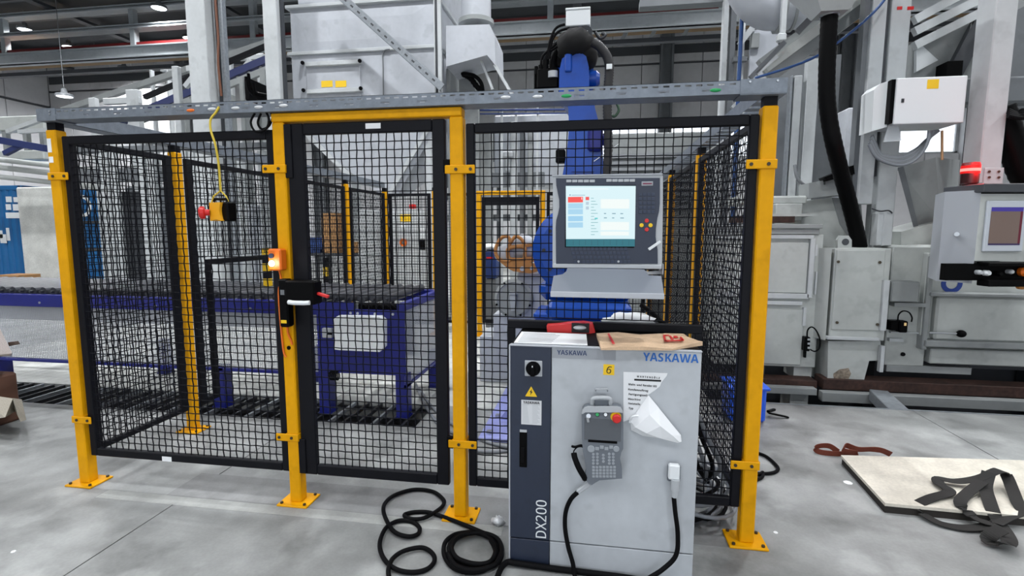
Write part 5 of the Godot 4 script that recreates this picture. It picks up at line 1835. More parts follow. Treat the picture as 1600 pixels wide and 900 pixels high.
func tower() -> void:
	var z := -6.5
	var t := thing("process_tower", "big white sheet-metal tower with hopper bottom standing behind the door", "machine tower", Vector3(-1.05, 0, -7.7))
	var x0 := W(455, 100, z).x
	var x1 := W(684, 100, z).x
	var ym := W(570, 79, z).y
	var yt := W(570, 4, z).y
	var yb := W(570, 196, z).y
	var b := Mb.new()
	b.span(Vector3(x0, yb, z - 2.6), Vector3(x1, ym, z), 0.02)
	obj("lower_section", b, M.pale, t)
	b = Mb.new()
	b.span(Vector3(x0, ym, z - 2.6), Vector3(x1, yt, z - 0.02), 0.02)
	obj("middle_section", b, M.pale, t)
	b = Mb.new()
	b.span(Vector3(x0 + 0.12, yt, z - 2.5), Vector3(x1 - 0.1, yt + 1.6, z - 0.1), 0.02)
	obj("upper_section", b, M.pale, t)
	for y in [ym, yt]:
		b = Mb.new()
		b.span(Vector3(x0 - 0.05, y - 0.03, z - 2.65), Vector3(x1 + 0.05, y + 0.03, z + 0.05), 0.008)
		obj("flange", b, M.white_steel, t)
	# pressed ribs on the middle panel
	b = Mb.new()
	b.loft([Vector3(x0 + 0.15, ym + 0.06, z - 0.02), Vector3(x1 - 0.35, ym + 0.06, z - 0.02), Vector3(x1 - 0.1, yt - 0.06, z - 0.02), Vector3(x0 + 0.05, yt - 0.06, z - 0.02)], [Vector3(x0 + 0.35, ym + 0.2, z - 0.005), Vector3(x1 - 0.7, ym + 0.2, z - 0.005), Vector3(x1 - 0.45, yt - 0.25, z - 0.005), Vector3(x0 + 0.25, yt - 0.25, z - 0.005)])
	obj("pressed_panel", b, M.pale, t)
	# hopper
	b = Mb.new()
	var hx := W(606, 300, z).x
	var hy := W(606, 306, z).y
	b.loft([Vector3(x0, yb, z), Vector3(x1, yb, z), Vector3(x1, yb, z - 2.6), Vector3(x0, yb, z - 2.6)], [Vector3(hx - 0.15, hy, z - 0.06), Vector3(hx + 0.15, hy, z - 0.06), Vector3(hx + 0.15, hy, z - 0.5), Vector3(hx - 0.15, hy, z - 0.5)])
	obj("hopper", b, M.pale, t)
	b = Mb.new()
	beamz(b, 668, 203, 610, 300, z + 0.03, 0.07, 0.05)
	obj("hopper_edge", b, M.white_steel, t)
	b = Mb.new()
	beamz(b, 472, 203, 548, 276, z + 0.03, 0.07, 0.05)
	obj("hopper_edge", b, M.white_steel, t)
	for q in [[461, 474], [664, 674]]:
		b = Mb.new()
		upright(b, q[0], q[1], 196, z - 0.02, 0.14, 0.01)
		obj("leg", b, M.white_steel, t)
	for q in [[461, 474], [664, 674]]:
		b = Mb.new()
		var xx := W(q[0], 300, z).x
		b.span(Vector3(xx, 0, z - 2.5), Vector3(xx + 0.16, yb, z - 2.35), 0.01)
		obj("leg", b, M.white_steel, t)
	# access door
	b = Mb.new()
	rb(b, 479, 98, 563, 156, z + 0.025, 0.03, 0.006)
	var ad := obj("access_door", b, M.pale, t)
	for q in [[476, 94.5, 563, 101.5], [478, 138, 565, 144.5]]:
		b = Mb.new()
		rb(b, q[0], q[1], q[2], q[3], z + 0.1, 0.075, 0.008)
		obj("clamp_bar", b, M.white_steel, ad)
	for q in [[472.5, 98], [562, 95], [474, 141], [563.5, 138]]:
		b = Mb.new()
		b.cyl(W(q[0], q[1], z + 0.02), W(q[0], q[1], z + 0.15), 0.035, 12)
		obj("clamp_knob", b, M.rubber, ad)
	for q in [[502, 519.5], [524, 541]]:
		b = Mb.new()
		rb(b, q[0], 126, q[1], 136, z + 0.03, 0.005)
		obj("yellow_label", b, M.label_yellow, ad)
	b = Mb.new()
	b.tube(curve([W(609, 77, z + 0.06), W(601, 79, z + 0.04), W(598, 87, z + 0.02), W(598.5, 100, z + 0.02), W(599, 156, z + 0.02)], 5), 0.012, 6)
	obj("probe_lead", b, M.mid_grey, t)
	# the columns either side and the slotted strut
	z = -6.1
	b = Mb.new()
	upright(b, 424, 445, -40, z, 0.25, 0.01)
	var c1 := one("steel_column", b, M.white_steel, "pale steel column at the left edge of the white tower", "column")
	b = Mb.new()
	upright(b, 446, 452, -40, z - 0.1, 0.1)
	obj("dark_channel", b, M.dark_grey, c1)
	b = Mb.new()
	upright(b, 687, 692.5, -40, z, 0.06)
	upright(b, 681.5, 683, -40, z, 0.2)
	var c2 := one("steel_column", b, M.white_steel, "slim pale steel column at the right edge of the white tower", "column")
	b = Mb.new()
	upright(b, 683, 687, -40, z - 0.03, 0.1)
	obj("dark_channel", b, M.dark_grey, c2)
	var s := thing("slotted_strut", "galvanized slotted channel strut slanting down across the white tower", "strut", W(690, 136, z + 0.1))
	b = Mb.new()
	var sa := W(530, -8, z + 0.15)
	var sb := W(691, 137, z + 0.15)
	b.bar(sa, sb, 0.12, 0.02, Vector3.BACK, 0.004)
	var dn := (sb - sa).normalized()
	var pn := dn.cross(Vector3.BACK).normalized()
	b.bar(sa + pn * 0.06 - Vector3(0, 0, 0.04), sb + pn * 0.06 - Vector3(0, 0, 0.04), 0.012, 0.09, Vector3.BACK)
	b.bar(sa - pn * 0.06 - Vector3(0, 0, 0.04), sb - pn * 0.06 - Vector3(0, 0, 0.04), 0.012, 0.09, Vector3.BACK)
	obj("channel", b, M.zinc, s)
	for i in 14:
		b = Mb.new()
		var p := sa.lerp(sb, 0.06 + i * 0.066) + Vector3(0, 0, 0.0105)
		b.bar(p - dn * 0.03, p + dn * 0.03, 0.028, 0.003, Vector3.BACK)
		obj("slot", b, M.dark_grey, s)
	# duct with its box at right
	z = -6.2
	t = thing("air_duct", "pale round duct dropping into a slanted sheet-metal box by the tower", "duct", W(735, 105, z))
	b = Mb.new()
	var cy := W(744, 38, z - 0.35)
	b.cyl(cy, cy + Vector3(0, 2.2, 0), 0.26, 24)
	obj("pipe", b, M.pale, t)
	b = Mb.new()
	var bp := poly([697, 40, 765, 38, 773, 58, 774, 102, 761, 86, 697, 104], z)
	b.prism(bp, at_z(z), 0.8)
	obj("box", b, M.pale, t)
	b = Mb.new()
	b.cyl(cy - Vector3(0, 0.02, 0), cy + Vector3(0, 0.05, 0), 0.31, 24)
	obj("collar", b, M.machine_grey, t)
	b = Mb.new()
	beamz(b, 773, 101, 806, 158, -6.25, 0.05, 0.05)
	obj("brace", b, M.white_steel, t)
	b = Mb.new()
	beamz(b, 752, 95, 770, 140, -6.4, 0.04, 0.04)
	obj("brace", b, M.white_steel, t)
	t = thing("grey_support_plate", "grey sheet plate with hanging black hoses below the slanted duct box", "plate", Vector3(W(725, 130, -7.05).x, 0, -7.05))
	b = Mb.new()
	rb(b, 695, 106, 742, 152, -7.05, 0.1)
	var xx := W(700, 300, -7.05).x
	b.span(Vector3(xx, 0, -7.15), Vector3(xx + 0.6, W(700, 150, -7.05).y, -7.07))
	obj("plate", b, M.machine_grey, t)
	b = Mb.new()
	b.tube(curve([W(724, 116, -6.85), W(735, 122, -6.7), W(745, 135, -6.7), W(758, 148, -6.7), W(762, 160, -6.8)], 6), 0.05, 8, 0.1)
	b.tube(curve([W(722, 115, -6.7), W(740, 118, -6.6), W(752, 130, -6.6), W(755, 150, -6.7)], 6), 0.035, 8)
	obj("hose", b, M.rubber, t)
	# what shows through the mesh right of the door
	z = -7.2
	t = thing("pipework", "grey machine frame with upright pipes seen above the rear door frame", "machine frame", Vector3(W(790, 300, z).x, 0, z))
	for q in [[738, 768, 196, M.machine_grey, "panel"], [797, 808, 190, M.white_steel, "upright_pipe"], [812, 819, 190, M.mid_grey, "upright_pipe"], [824, 832, 190, M.machine_grey, "upright_pipe"]]:
		b = Mb.new()
		upright(b, q[0], q[1], q[2], z, 0.2 if q[4] == "panel" else 0.1, 0.02)
		obj(q[4], b, q[3], t)
	b = Mb.new()
	rb(b, 690, 270, 850, 292, z - 0.05, 0.15)
	rb(b, 690, 302, 850, 312, z - 0.05, 0.15)
	rb(b, 690, 335, 850, 345, z - 0.25, 0.15)
	obj("cross_rail", b, M.mid_grey, t)
	b = Mb.new()
	rb(b, 783, 236, 801, 246, z + 0.15, 0.15, 0.02)
	rb(b, 788, 246, 796, 268, z + 0.1, 0.1, 0.02)
	obj("valve_block", b, M.light_plastic, t)
	b = Mb.new()
	b.cyl(W(750, 172, -6.9), W(908, 171, -6.9), 0.018, 8)
	b.cyl(W(750, 178, -6.9), W(908, 177, -6.9), 0.012, 8)
	var hb := Mb.new()
	for px in [784, 806, 839, 900]:
		upright(hb, px - 1.5, px + 1.5, 164, -6.92, 0.04)
	t = thing("blue_handrail", "thin dark blue handrail on white posts beyond the fence, left of the robot arm", "handrail", Vector3(W(830, 300, -6.9).x, 0, -6.9))
	obj("rail", b, mat(rgb(36, 60, 120), 0.5), t)
	stuff(obj("posts", hb, M.white_steel, t))
	t = thing("pale_tank", "big pale box-shaped tank on legs behind the robot arm", "tank", Vector3(W(835, 300, -8.2).x, 0, -8.6))
	b = Mb.new()
	rb(b, 772, 178, 900, 290, -8.2, 1.0, 0.03)
	obj("tank_body", b, M.pale, t)
	for px in [776, 890]:
		b = Mb.new()
		upright(b, px, px + 7, 288, -8.3, 0.12)
		obj("leg", b, M.mid_grey, t)
	# louvred housing behind the robot at right
	z = -7.0
	t = thing("louvred_housing", "grey louvred machine housing behind the operator panel", "machine housing", Vector3(W(1020, 300, z).x, 0, z))
	b = Mb.new()
	var lx := W(948, 250, z).x
	var rx := W(1128, 250, z).x
	b.span(Vector3(lx, 0, z - 1.5), Vector3(rx, W(1030, 206, z).y, z - 0.05), 0.02)
	obj("housing", b, M.machine_grey, t)
	for i in 9:
		b = Mb.new()
		var y := W(1030, 243 + i * 10, z).y
		b.box(Vector3((lx + rx) * 0.5, y, z), Vector3(rx - lx, 0.09, 0.02), 0.0, Basis(Vector3.RIGHT, -0.5))
		obj("louvre", b, M.mid_grey, t)


func left_background() -> void:
	var z := -6.0
	var b := Mb.new()
	upright(b, 308, 337, -60, z, 0.35, 0.01)
	var t: Node3D = one("square_column", b, M.white_steel, "tall white square column left of the tower", "column")
	b = Mb.new()
	var x := W(346, 300, z).x
	b.span(Vector3(x, 0, z - 0.3), Vector3(x + 0.08, 6.2, z - 0.2))
	obj("conduit", b, M.zinc, t)
	b = Mb.new()
	x = W(337, 300, z).x
	b.span(Vector3(x, 0, z - 0.3), Vector3(x + 0.1, 6.2, z - 0.25))
	obj("dark_strip", b, M.dark_grey, t)
	b = Mb.new()
	b.tube(curve([W(335, -30, z - 0.1), W(338, 20, z - 0.1), W(341, 60, z - 0.1), W(341, 100, z - 0.1), W(346, 150, z - 0.15)], 6), 0.02, 8)
	obj("orange_hose", b, mat(rgb(112, 70, 50), 0.6), t)
	# inclined belt conveyor climbing to the right
	z = -8.5
	t = thing("inclined_conveyor", "inclined conveyor with dark blue belt frame climbing to the right", "conveyor", Vector3(W(330, 300, z).x, 0, z))
	b = Mb.new()
	beamz(b, 170, 198, 440, 84, z, 0.16, 0.12)
	obj("belt_frame", b, mat(rgb(34, 44, 92), 0.5), t)
	b = Mb.new()
	beamz(b, 215, 190, 440, 100, z + 0.1, 0.14, 0.08)
	obj("lower_beam", b, M.machine_grey, t)
	b = Mb.new()
	beamz(b, 226, 152, 440, 62, z - 0.3, 0.1, 0.1)
	obj("guide_rail", b, M.black, t)
	b = Mb.new()
	beamz(b, 98, 173, 440, 60, z - 0.8, 0.14, 0.12)
	obj("upper_beam", b, M.machine_grey, t)
	for i in 12:
		b = Mb.new()
		var px := 228 + i * 18.0
		var py := 174 - i * 7.6
		b.cyl(W(px, py + 9, z + 0.12), W(px, py + 9, z - 0.4), 0.05, 10)
		obj("idler_roller", b, M.mid_grey, t)
	for q in [[233, 205], [292, 180], [365, 148], [410, 128]]:
		b = Mb.new()
		upright(b, q[0], q[0] + 6, q[1], z, 0.12)
		obj("leg", b, M.machine_grey, t)
	# portal frames
	var frames := [[150, 226, 152, 10, -8.0, "low white portal frame with a thick right post above the tray"], [281, 318, 102, 9, -7.6, "tall white portal frame directly left of the square column"], [363, 420, 84, 9, -9.9, "white portal frame right of the square column"], [247, 275, 108, 3, -10.4, "thin white portal frame standing behind the inclined conveyor"]]
	for f in frames:
		z = f[4]
		t = thing("portal_frame", f[5], "steel frame", Vector3(W((f[0] + f[1]) * 0.5, 300, z).x, 0, z), "white portal frames around the inclined conveyor")
		b = Mb.new()
		upright(b, f[0], f[0] + f[3], f[2], z, 0.12, 0.01)
		obj("post", b, M.white_steel, t)
		b = Mb.new()
		upright(b, f[1] - (18 if f[0] == 150 else f[3]), f[1], f[2] - (13 if f[0] == 150 else 0), z, 0.14, 0.01)
		obj("post", b, M.white_steel, t)
		b = Mb.new()
		rb(b, f[0] + f[3], f[2], f[1] - f[3], f[2] + f[3], z - 0.01, 0.1, 0.01)
		obj("head_beam", b, M.white_steel, t)
		if f[0] > 270:
			b = Mb.new()
			beamz(b, f[0] + f[3], f[2] + 34, f[0] + f[3] + 20, f[2] + f[3], z - 0.02, 0.1, 0.08)
			obj("knee_brace", b, M.white_steel, t)
	b = Mb.new()
	for h in [[[388, 115], [392, 138], [402, 146], [424, 150]], [[384, 120], [390, 142], [405, 152], [430, 156]], [[396, 130], [400, 150], [412, 158], [428, 162]]]:
		var pts := []
		for p in h: pts.append(W(p[0], p[1], -7.0))
		b.tube(curve(pts, 6), 0.03, 8)
	rb(b, 382, 122, 390, 156, -7.05, 1.0, 0.01)
	one("hose_bundle", b, M.rubber, "black hose bundle hanging left of the tower's pale column", "hose")
	b = Mb.new()
	upright(b, 415, 423, 108, -8.05, 0.2)
	one("conveyor_support", b, M.machine_grey, "pale grey conveyor support right of the black hose bundle", "support")
	b = Mb.new()
	upright(b, 383, 389, 120, -8.05, 0.2)
	one("conveyor_support", b, M.machine_grey, "pale grey conveyor support behind the black hose bundle", "support")
	# white uprights of the machine seen through the left mesh
	z = -7.0
	var ups := [[160, 170, 225], [174, 182, 225], [218, 227, 240], [232, 243, 240], [287, 294, 235], [297, 306, 235], [372, 380, 235], [405, 414, 235]]
	for i in ups.size():
		b = Mb.new()
		upright(b, ups[i][0], ups[i][1], ups[i][2], z, 0.12, 0.008)
		one("machine_upright", b, M.white_steel, "slim white upright seen through the left mesh, %s from the left" % ["first", "second", "third", "fourth", "fifth", "sixth", "seventh", "eighth"][i], "post", "white uprights behind the conveyor")
	b = Mb.new()
	rb(b, 110, 226, 430, 236, z - 0.1, 0.12)
	one("cross_beam", b, M.mid_grey, "long grey cross beam tying the white uprights behind the left mesh", "beam")
	b = Mb.new()
	rb(b, 110, 262, 300, 283, z - 0.1, 0.2)
	one("cross_beam", b, M.mid_grey, "thick lower grey cross beam above the blue container behind the mesh", "beam")
	for q in [[322, 352, 345, "white machine cabinet behind the conveyor, left one of three"], [356, 392, 320, "white machine cabinet behind the conveyor, tall one in the middle"], [396, 430, 355, "white machine cabinet behind the conveyor, right one of three"]]:
		b = Mb.new()
		upright(b, q[0], q[1], q[2], -7.4, 0.5, 0.02)
		one("machine_cabinet", b, M.pale, q[3], "cabinet", "white cabinets behind the conveyor")
	b = Mb.new()
	upright(b, 180, 216, 299, -7.36, 0.4, 0.01)
	one("dark_cabinet", b, M.dark_grey, "dark open cabinet standing right of the blue containers", "cabinet")
	b = Mb.new()
	upright(b, 196, 300, 292, -9.9, 0.1)  # backdrop sheet added to darken the view between the uprights
	one("added_backdrop", b, M.mid_grey, "added mid grey partition behind the white uprights, right of the blue container", "backdrop")
	# containers
	var cs := [[-60, 40, 290, 0.0, "blue corrugated container cut off by the left picture edge"], [100, 168, 297, 0.0, "blue corrugated container with a white ring behind the left mesh"]]
	for i in 2:
		var q = cs[i]
		z = -9.0
		var dz := 2.4 if i == 0 else 0.7
		var l := W(q[0], 370, z).x
		var r := W(q[1], 370, z).x
		var h := W((q[0] + q[1]) * 0.5, q[2], z).y
		t = thing("shipping_container", q[4], "container", Vector3((l + r) * 0.5, 0, z - 1.2))
		b = Mb.new()
		b.span(Vector3(l, 0.1, z - dz), Vector3(r, h, z - 0.05))
		obj("body", b, M.container, t)
		b = Mb.new()
		b.span(Vector3(l, 0.0, z - dz), Vector3(r, 0.14, z), 0.01)
		b.span(Vector3(l, h - 0.12, z - dz), Vector3(r, h, z), 0.01)
		b.span(Vector3(r - 0.1, 0, z - 0.1), Vector3(r, h, z), 0.01)
		b.span(Vector3(l, 0, z - 0.1), Vector3(l + 0.1, h, z), 0.01)
		obj("frame", b, M.container, t)
		for k in int((r - l - 0.3) / 0.22):
			b = Mb.new()
			var xx := l + 0.22 + k * 0.22
			b.prism([Vector2(xx - 0.08, 0), Vector2(xx + 0.08, 0), Vector2(xx + 0.045, 0.045), Vector2(xx - 0.045, 0.045)], Transform3D(Basis(Vector3.RIGHT, Vector3(0, 0, 1), Vector3(0, -1, 0)), Vector3(0, 0.14, z - 0.052)), h - 0.26)
			obj("corrugation", b, M.container, t)
		b = Mb.new()
		if i == 1:
			var rc := W(128, 322, z + 0.0)
			b.lathe([Vector2(0.2, 0.0), Vector2(0.29, 0.0), Vector2(0.29, 0.006), Vector2(0.2, 0.006)], rc, Vector3.BACK, 24)
			obj("white_ring", b, M.white, t)
			b = Mb.new()
			for y in [345, 388]:
				rb(b, 100, y, 166, y + 4, z - 0.005, 0.02)
			obj("dark_seam", b, M.dark_grey, t)
		else:
			for w in [[9, 307, 18, 316], [21, 308, 33, 316], [9, 319, 17, 328], [20, 319, 32, 329], [9, 332, 32, 341], [-20, 360, 4, 372], [10, 356, 15, 376], [0, 366, 10, 380]]:
				b = Mb.new()
				rb(b, w[0], w[1], w[2], w[3], z - 0.001, 0.006)
				obj("white_marking", b, M.white, t)
	b = Mb.new()
	var cl := W(32, 370, -8.8).x
	var cr := W(92, 370, -8.8).x
	b.span(Vector3(cl, 0, -8.99), Vector3(cr, W(60, 292, -8.8).y, -8.8), 0.03)
	one("concrete_slab", b, M.concrete, "tall pale concrete slab beside the left blue container", "slab")
	b = Mb.new()
	rb(b, 0, 420, 26, 438, -7.6, 0.4, 0.01)
	var lp := b
	b = Mb.new()
	var pz := -7.6
	t = thing("wooden_crate", "small wooden crate in front of the left blue container", "crate", Vector3(W(14, 440, pz).x, 0, pz - 0.3))
	for k in 4:
		b = Mb.new()
		var yy := 0.02 + k * 0.13
		b.span(Vector3(W(-6, 440, pz).x, yy, pz - 0.5), Vector3(W(30, 440, pz).x, yy + 0.11, pz), 0.005)
		obj("plank", b, M.card, t)
	# pipes and the blue beam at far left
	z = -7.8
	var pipes := [[250, 259, 0.062, "upper pale horizontal pipe at the left picture edge"], [262, 271, 0.066, "middle pale horizontal pipe at the left picture edge"], [277, 285, 0.06, "lower pale horizontal pipe at the left picture edge"]]
	for q in pipes:
		b = Mb.new()
		b.cyl(W(-60, q[0] - 7, z), W(158, q[1] + 8, z - 0.3), q[2], 16)
		one("pipe", b, M.machine, q[3], "pipe", "pale horizontal pipes above the containers")
	b = Mb.new()
	beamz(b, -40, 212, 72, 232, z + 0.4, 0.15, 0.15)
	beamz(b, 8, 240, 34, 227, z + 0.4, 0.1, 0.1)
	one("blue_beam", b, mat(rgb(36, 48, 96), 0.5), "dark blue beam sloping at the left picture edge", "beam")
	t = thing("ledge_frame", "pale steel framework with slanted bars at far left under the wall", "steel frame", Vector3(W(40, 300, -9).x, 0, -9))
	b = Mb.new()
	beamz(b, 12, 206, 72, 184, -9.0, 0.1, 0.1)
	beamz(b, 30, 206, 76, 203, -9.0, 0.1, 0.1)
	obj("slanted_bar", b, M.white_steel, t)
	b = Mb.new()
	rb(b, -60, 182, 68, 204, -9.4, 0.4, 0.02)
	rb(b, -60, 236, 68, 250, -9.2, 0.4, 0.02)
	obj("box_beam", b, M.machine, t)
	for px in [4, 36, 62]:
		b = Mb.new()
		rb(b, px, 204, px + 6, 236, -9.45, 0.12)
		obj("post", b, M.machine_grey, t)


# ---- the long machine in the pit at right
func right_machine() -> void:
	var z := -3.3
	var b := Mb.new()
	# door cabinet at its left end
	var t := thing("machine_cabinet", "pale machine cabinet with framed door just right of the fence", "cabinet", Vector3(W(1240, 460, z).x, 0.2, z - 0.3))
	rb(b, 1120, 366, 1281, 572, z, 0.35, 0.01)
	obj("body", b, M.machine, t)
	b = Mb.new()
	rb(b, 1120, 350, 1286, 357, z + 0.06, 0.4, 0.005)
	rb(b, 1120, 357.5, 1281, 366, z + 0.03, 0.37, 0.005)
	obj("top_cap", b, M.machine_grey, t)
	b = Mb.new()
	rb(b, 1120, 367, 1272, 373, z + 0.05, 0.06, 0.004)
	rb(b, 1264, 373, 1272, 466, z + 0.05, 0.06, 0.004)
	rb(b, 1120, 458, 1264, 466, z + 0.05, 0.06, 0.004)
	obj("door_frame", b, M.white_steel, t)
	b = Mb.new()
	rb(b, 1120, 379, 1262, 457, z + 0.03, 0.04, 0.006)
	obj("door", b, M.machine, t)
	b = Mb.new()
	rb(b, 1274, 382, 1277.5, 400, z + 0.04, 0.05)
	rb(b, 1274, 425, 1276.5, 460, z + 0.03, 0.04)
	rb(b, 1255, 481, 1259.5, 509, z + 0.04, 0.05)
	obj("hinge", b, M.white_steel, t)
	b = Mb.new()
	rb(b, 1120, 470, 1254, 476, z + 0.05, 0.06, 0.004)
	obj("lower_ledge", b, M.white_steel, t)
	b = Mb.new()
	rb(b, 1120, 482, 1254, 568, z + 0.02, 0.03, 0.005)
	obj("lower_panel", b, M.machine, t)
	t = thing("limit_switch", "black limit switch with a wire loop on the pale machine cabinet", "switch", W(1261, 555, z + 0.03))
	b = Mb.new()
	rb(b, 1257, 527, 1266, 549, z + 0.1, 0.08, 0.006)
	rb(b, 1257, 549, 1260, 559, z + 0.06, 0.04)
	obj("switch_body", b, M.black_plastic, t)
	b = Mb.new()
	for i in 3:
		rb(b, 1262, 529 + i * 6.5, 1266, 532 + i * 6.5, z + 0.105, 0.006)
	obj("terminal", b, M.light_plastic, t)
	b = Mb.new()
	var loop := []
	for p in [[1261, 528], [1262, 516], [1268, 511], [1275, 516], [1281, 530], [1280, 544], [1273, 549], [1266, 546]]:
		loop.append(W(p[0], p[1], z + 0.09))
	b.tube(curve(loop, 5), 0.008, 6)
	obj("wire_loop", b, M.rubber, t)
	# tall body with bolted plate, its chute below
	z = -3.15
	t = thing("process_machine", "pale machine block with a bolted cover plate and rust-stained chute", "machine", Vector3(W(1335, 520, z).x, -0.2, z - 0.5))
	b = Mb.new()
	rb(b, 1300, 388, 1388, 532, z, 0.9, 0.01)
	var e0 := W(1300, 388, z)
	var e1 := W(1300, 532, z)
	b.loft([Vector3(e0.x, e1.y, z), Vector3(e0.x, e1.y, z - 0.9), Vector3(e0.x - 0.1, e1.y, z - 0.9), Vector3(e0.x - 0.13, e1.y, z - 0.3)], [Vector3(e0.x, e0.y, z), Vector3(e0.x, e0.y, z - 0.9), Vector3(e0.x - 0.1, e0.y, z - 0.9), Vector3(e0.x - 0.13, e0.y, z - 0.3)])
	obj("body", b, M.machine, t)
	b = Mb.new()
	rb(b, 1304, 391, 1379, 516, z + 0.015, 0.02, 0.005)
	var cp := obj("cover_plate", b, M.machine, t)
	for p in [[1310, 409], [1375, 410], [1308, 504], [1371, 507]]:
		b = Mb.new()
		b.cyl(W(p[0], p[1], z + 0.015), W(p[0], p[1], z + 0.03), 0.016, 6)
		obj("bolt", b, M.bolt, cp)
	b = Mb.new()
	rb(b, 1293, 527, 1375, 532, z + 0.05, 0.06, 0.004)
	obj("lower_lip", b, M.white_steel, t)
	b = Mb.new()
	b.prism(poly([1294, 533, 1376, 533, 1376, 563, 1358, 564, 1348, 602, 1293, 604], z - 0.02), at_z(z - 0.02), 0.6)
	var ch := obj("chute", b, M.machine, t)
	b = Mb.new()
	b.prism(poly([1302, 584, 1312, 577, 1326, 575, 1330, 584, 1322, 600, 1304, 602], z - 0.018), at_z(z - 0.0185), 0.001)
	obj("rust_stain", b, M.rust_stain, ch)
	b = Mb.new()
	rb(b, 1379, 438, 1388, 517, z + 0.06, 0.08, 0.004)
	rb(b, 1376, 541, 1382, 582, z + 0.06, 0.06, 0.004)
	obj("guide_rail", b, M.white_steel, t)
	# top lug
	b = Mb.new()
	var lug := poly([1309, 388, 1309, 375, 1313, 368, 1326, 368, 1331, 375, 1331, 388], z - 0.1)
	b.prism(lug, at_z(z - 0.1), 0.05)
	var lg := obj("lifting_lug", b, M.machine, t)
	b = Mb.new()
	b.lathe([Vector2(0, 0), Vector2(0.035, 0), Vector2(0.035, 0.004), Vector2(0, 0.004)], W(1321, 378, z - 0.1), Vector3.BACK, 14)
	obj("eye", b, M.dark_grey, lg)
	# middle block with shelf and sensor
	z = -3.3
	t = thing("process_machine", "pale machine block with a small shelf and black sensor on it", "machine", Vector3(W(1420, 520, z).x, 0.2, z - 0.4))
	b = Mb.new()
	rb(b, 1388, 385, 1452, 572, z, 0.9, 0.01)
	obj("body", b, M.machine, t)
	b = Mb.new()
	rb(b, 1444, 395, 1452, 525, z + 0.07, 0.08, 0.01)
	obj("corner_strip", b, M.machine, t)
	b = Mb.new()
	rb(b, 1393, 440, 1437, 472, z + 0.16, 0.17, 0.01)
	var h1 := W(1398, 473, z + 0.1)
	b.span(Vector3(h1.x, h1.y - 0.04, z), Vector3(h1.x + 0.3, h1.y, z + 0.1))
	obj("hood", b, M.machine_grey, t)
	b = Mb.new()
	rb(b, 1390, 529, 1412, 534, z + 0.05, 0.06)
	rb(b, 1392, 519, 1440, 521, z + 0.04, 0.04)
	obj("step_rail", b, M.white_steel, t)
	b = Mb.new()
	b.cyl(W(1411, 553.5, z), W(1411, 553.5, z + 0.02), 0.022, 12)
	obj("dark_plug", b, M.rubber, t)
	t = thing("sensor_box", "black sensor box with lit window and orange wire loop", "sensor", W(1404, 520, z + 0.06))
	b = Mb.new()
	rb(b, 1391, 502, 1417, 517, z + 0.12, 0.12, 0.01)
	rb(b, 1406, 502, 1419, 520, z + 0.15, 0.1, 0.01)
	obj("housing", b, M.black_plastic, t)
	b = Mb.new()
	rb(b, 1413, 504.5, 1416.5, 509, z + 0.153, 0.006)
	obj("indicator_lamp", b, glow(Color(1.0, 0.85, 0.6), 1.2), t)
	b = Mb.new()
	loop = []
	for p in [[1403, 502], [1404, 492], [1411, 486], [1420, 488], [1425, 496], [1424, 503]]:
		loop.append(W(p[0], p[1], z + 0.12))
	b.tube(curve(loop, 5), 0.007, 6)
	obj("wire_loop", b, M.rubber, t)
	# big flap door at right
	z = -3.2
	t = thing("process_machine", "wide pale machine section with a flap door at the right picture edge", "machine", Vector3(W(1560, 520, z).x, 0.2, z - 0.5))
	b = Mb.new()
	rb(b, 1453, 385, 1760, 548, z - 0.1, 0.9, 0.01)
	rb(b, 1453, 550, 1760, 574, z - 0.05, 0.9, 0.01)
	obj("body", b, M.machine, t)
	b = Mb.new()
	rb(b, 1462, 466, 1760, 536, z - 0.02, 0.1, 0.02)
	obj("flap_door", b, M.machine, t)
	b = Mb.new()
	rb(b, 1455, 460, 1760, 466, z + 0.03, 0.15, 0.008)
	rb(b, 1446, 537, 1760, 547, z + 0.03, 0.15, 0.008)
	rb(b, 1447, 400, 1455, 547, z + 0.0, 0.12, 0.008)
	obj("door_frame", b, M.machine_grey, t)
	b = Mb.new()
	var hk := W(1502, 521.5, z + 0.03)
	b.cyl(W(1452, 520, z + 0.02), hk, 0.01, 8)
	var lv := obj("lever", b, M.light_plastic, t)
	b = Mb.new()
	b.ball(hk, Vector3(0.045, 0.038, 0.038), 12)
	obj("black_knob", b, M.rubber, lv)
	b = Mb.new()
	for q in [[1487, 443, M.print_blue], [1532, 440, M.print_black], [1585, 443, M.tan]]:
		pass
	b.lathe([Vector2(0.055, 0), Vector2(0.1, 0), Vector2(0.1, 0.005), Vector2(0.055, 0.005)], W(1487, 443, z - 0.1), Vector3.BACK, 22)
	obj("blue_round_sign", b, mat(rgb(30, 60, 140), 0.5), t)
	# what stands in the pit below
	z = -3.0
	b = Mb.new()
	var r0 := W(1285, 619, z)
	var r1 := W(1700, 636, z)
	b.span(Vector3(r0.x, r0.y - 0.06, z - 0.1), Vector3(r1.x, r0.y + 0.04, z), 0.004)
	one("pit_rail", b, M.machine_grey, "long pale rail over the dark machine pit, right one", "rail")
	b = Mb.new()
	b.span(Vector3(r0.x + 0.05, r0.y + 0.04, z - 0.35), Vector3(r1.x, r0.y + 0.15, z - 0.12), 0.004)
	one("rusty_beam", b, M.rust, "rusty brown beam behind the long pale pit rail", "beam")
	b = Mb.new()
	rb(b, 1100, 604, 1277, 614, z, 0.1, 0.004)
	one("pit_rail", b, M.machine_grey, "pale rail over the dark machine pit, left one beside the fence", "rail")
	b = Mb.new()
	rb(b, 1100, 592, 1277, 603, z - 0.12, 0.2, 0.004)
	one("rusty_beam", b, M.rust, "rusty brown beam behind the left pit rail", "beam")
	b = Mb.new()
	rb(b, 1240, 571, 1268, 592, z - 0.35, 0.3)
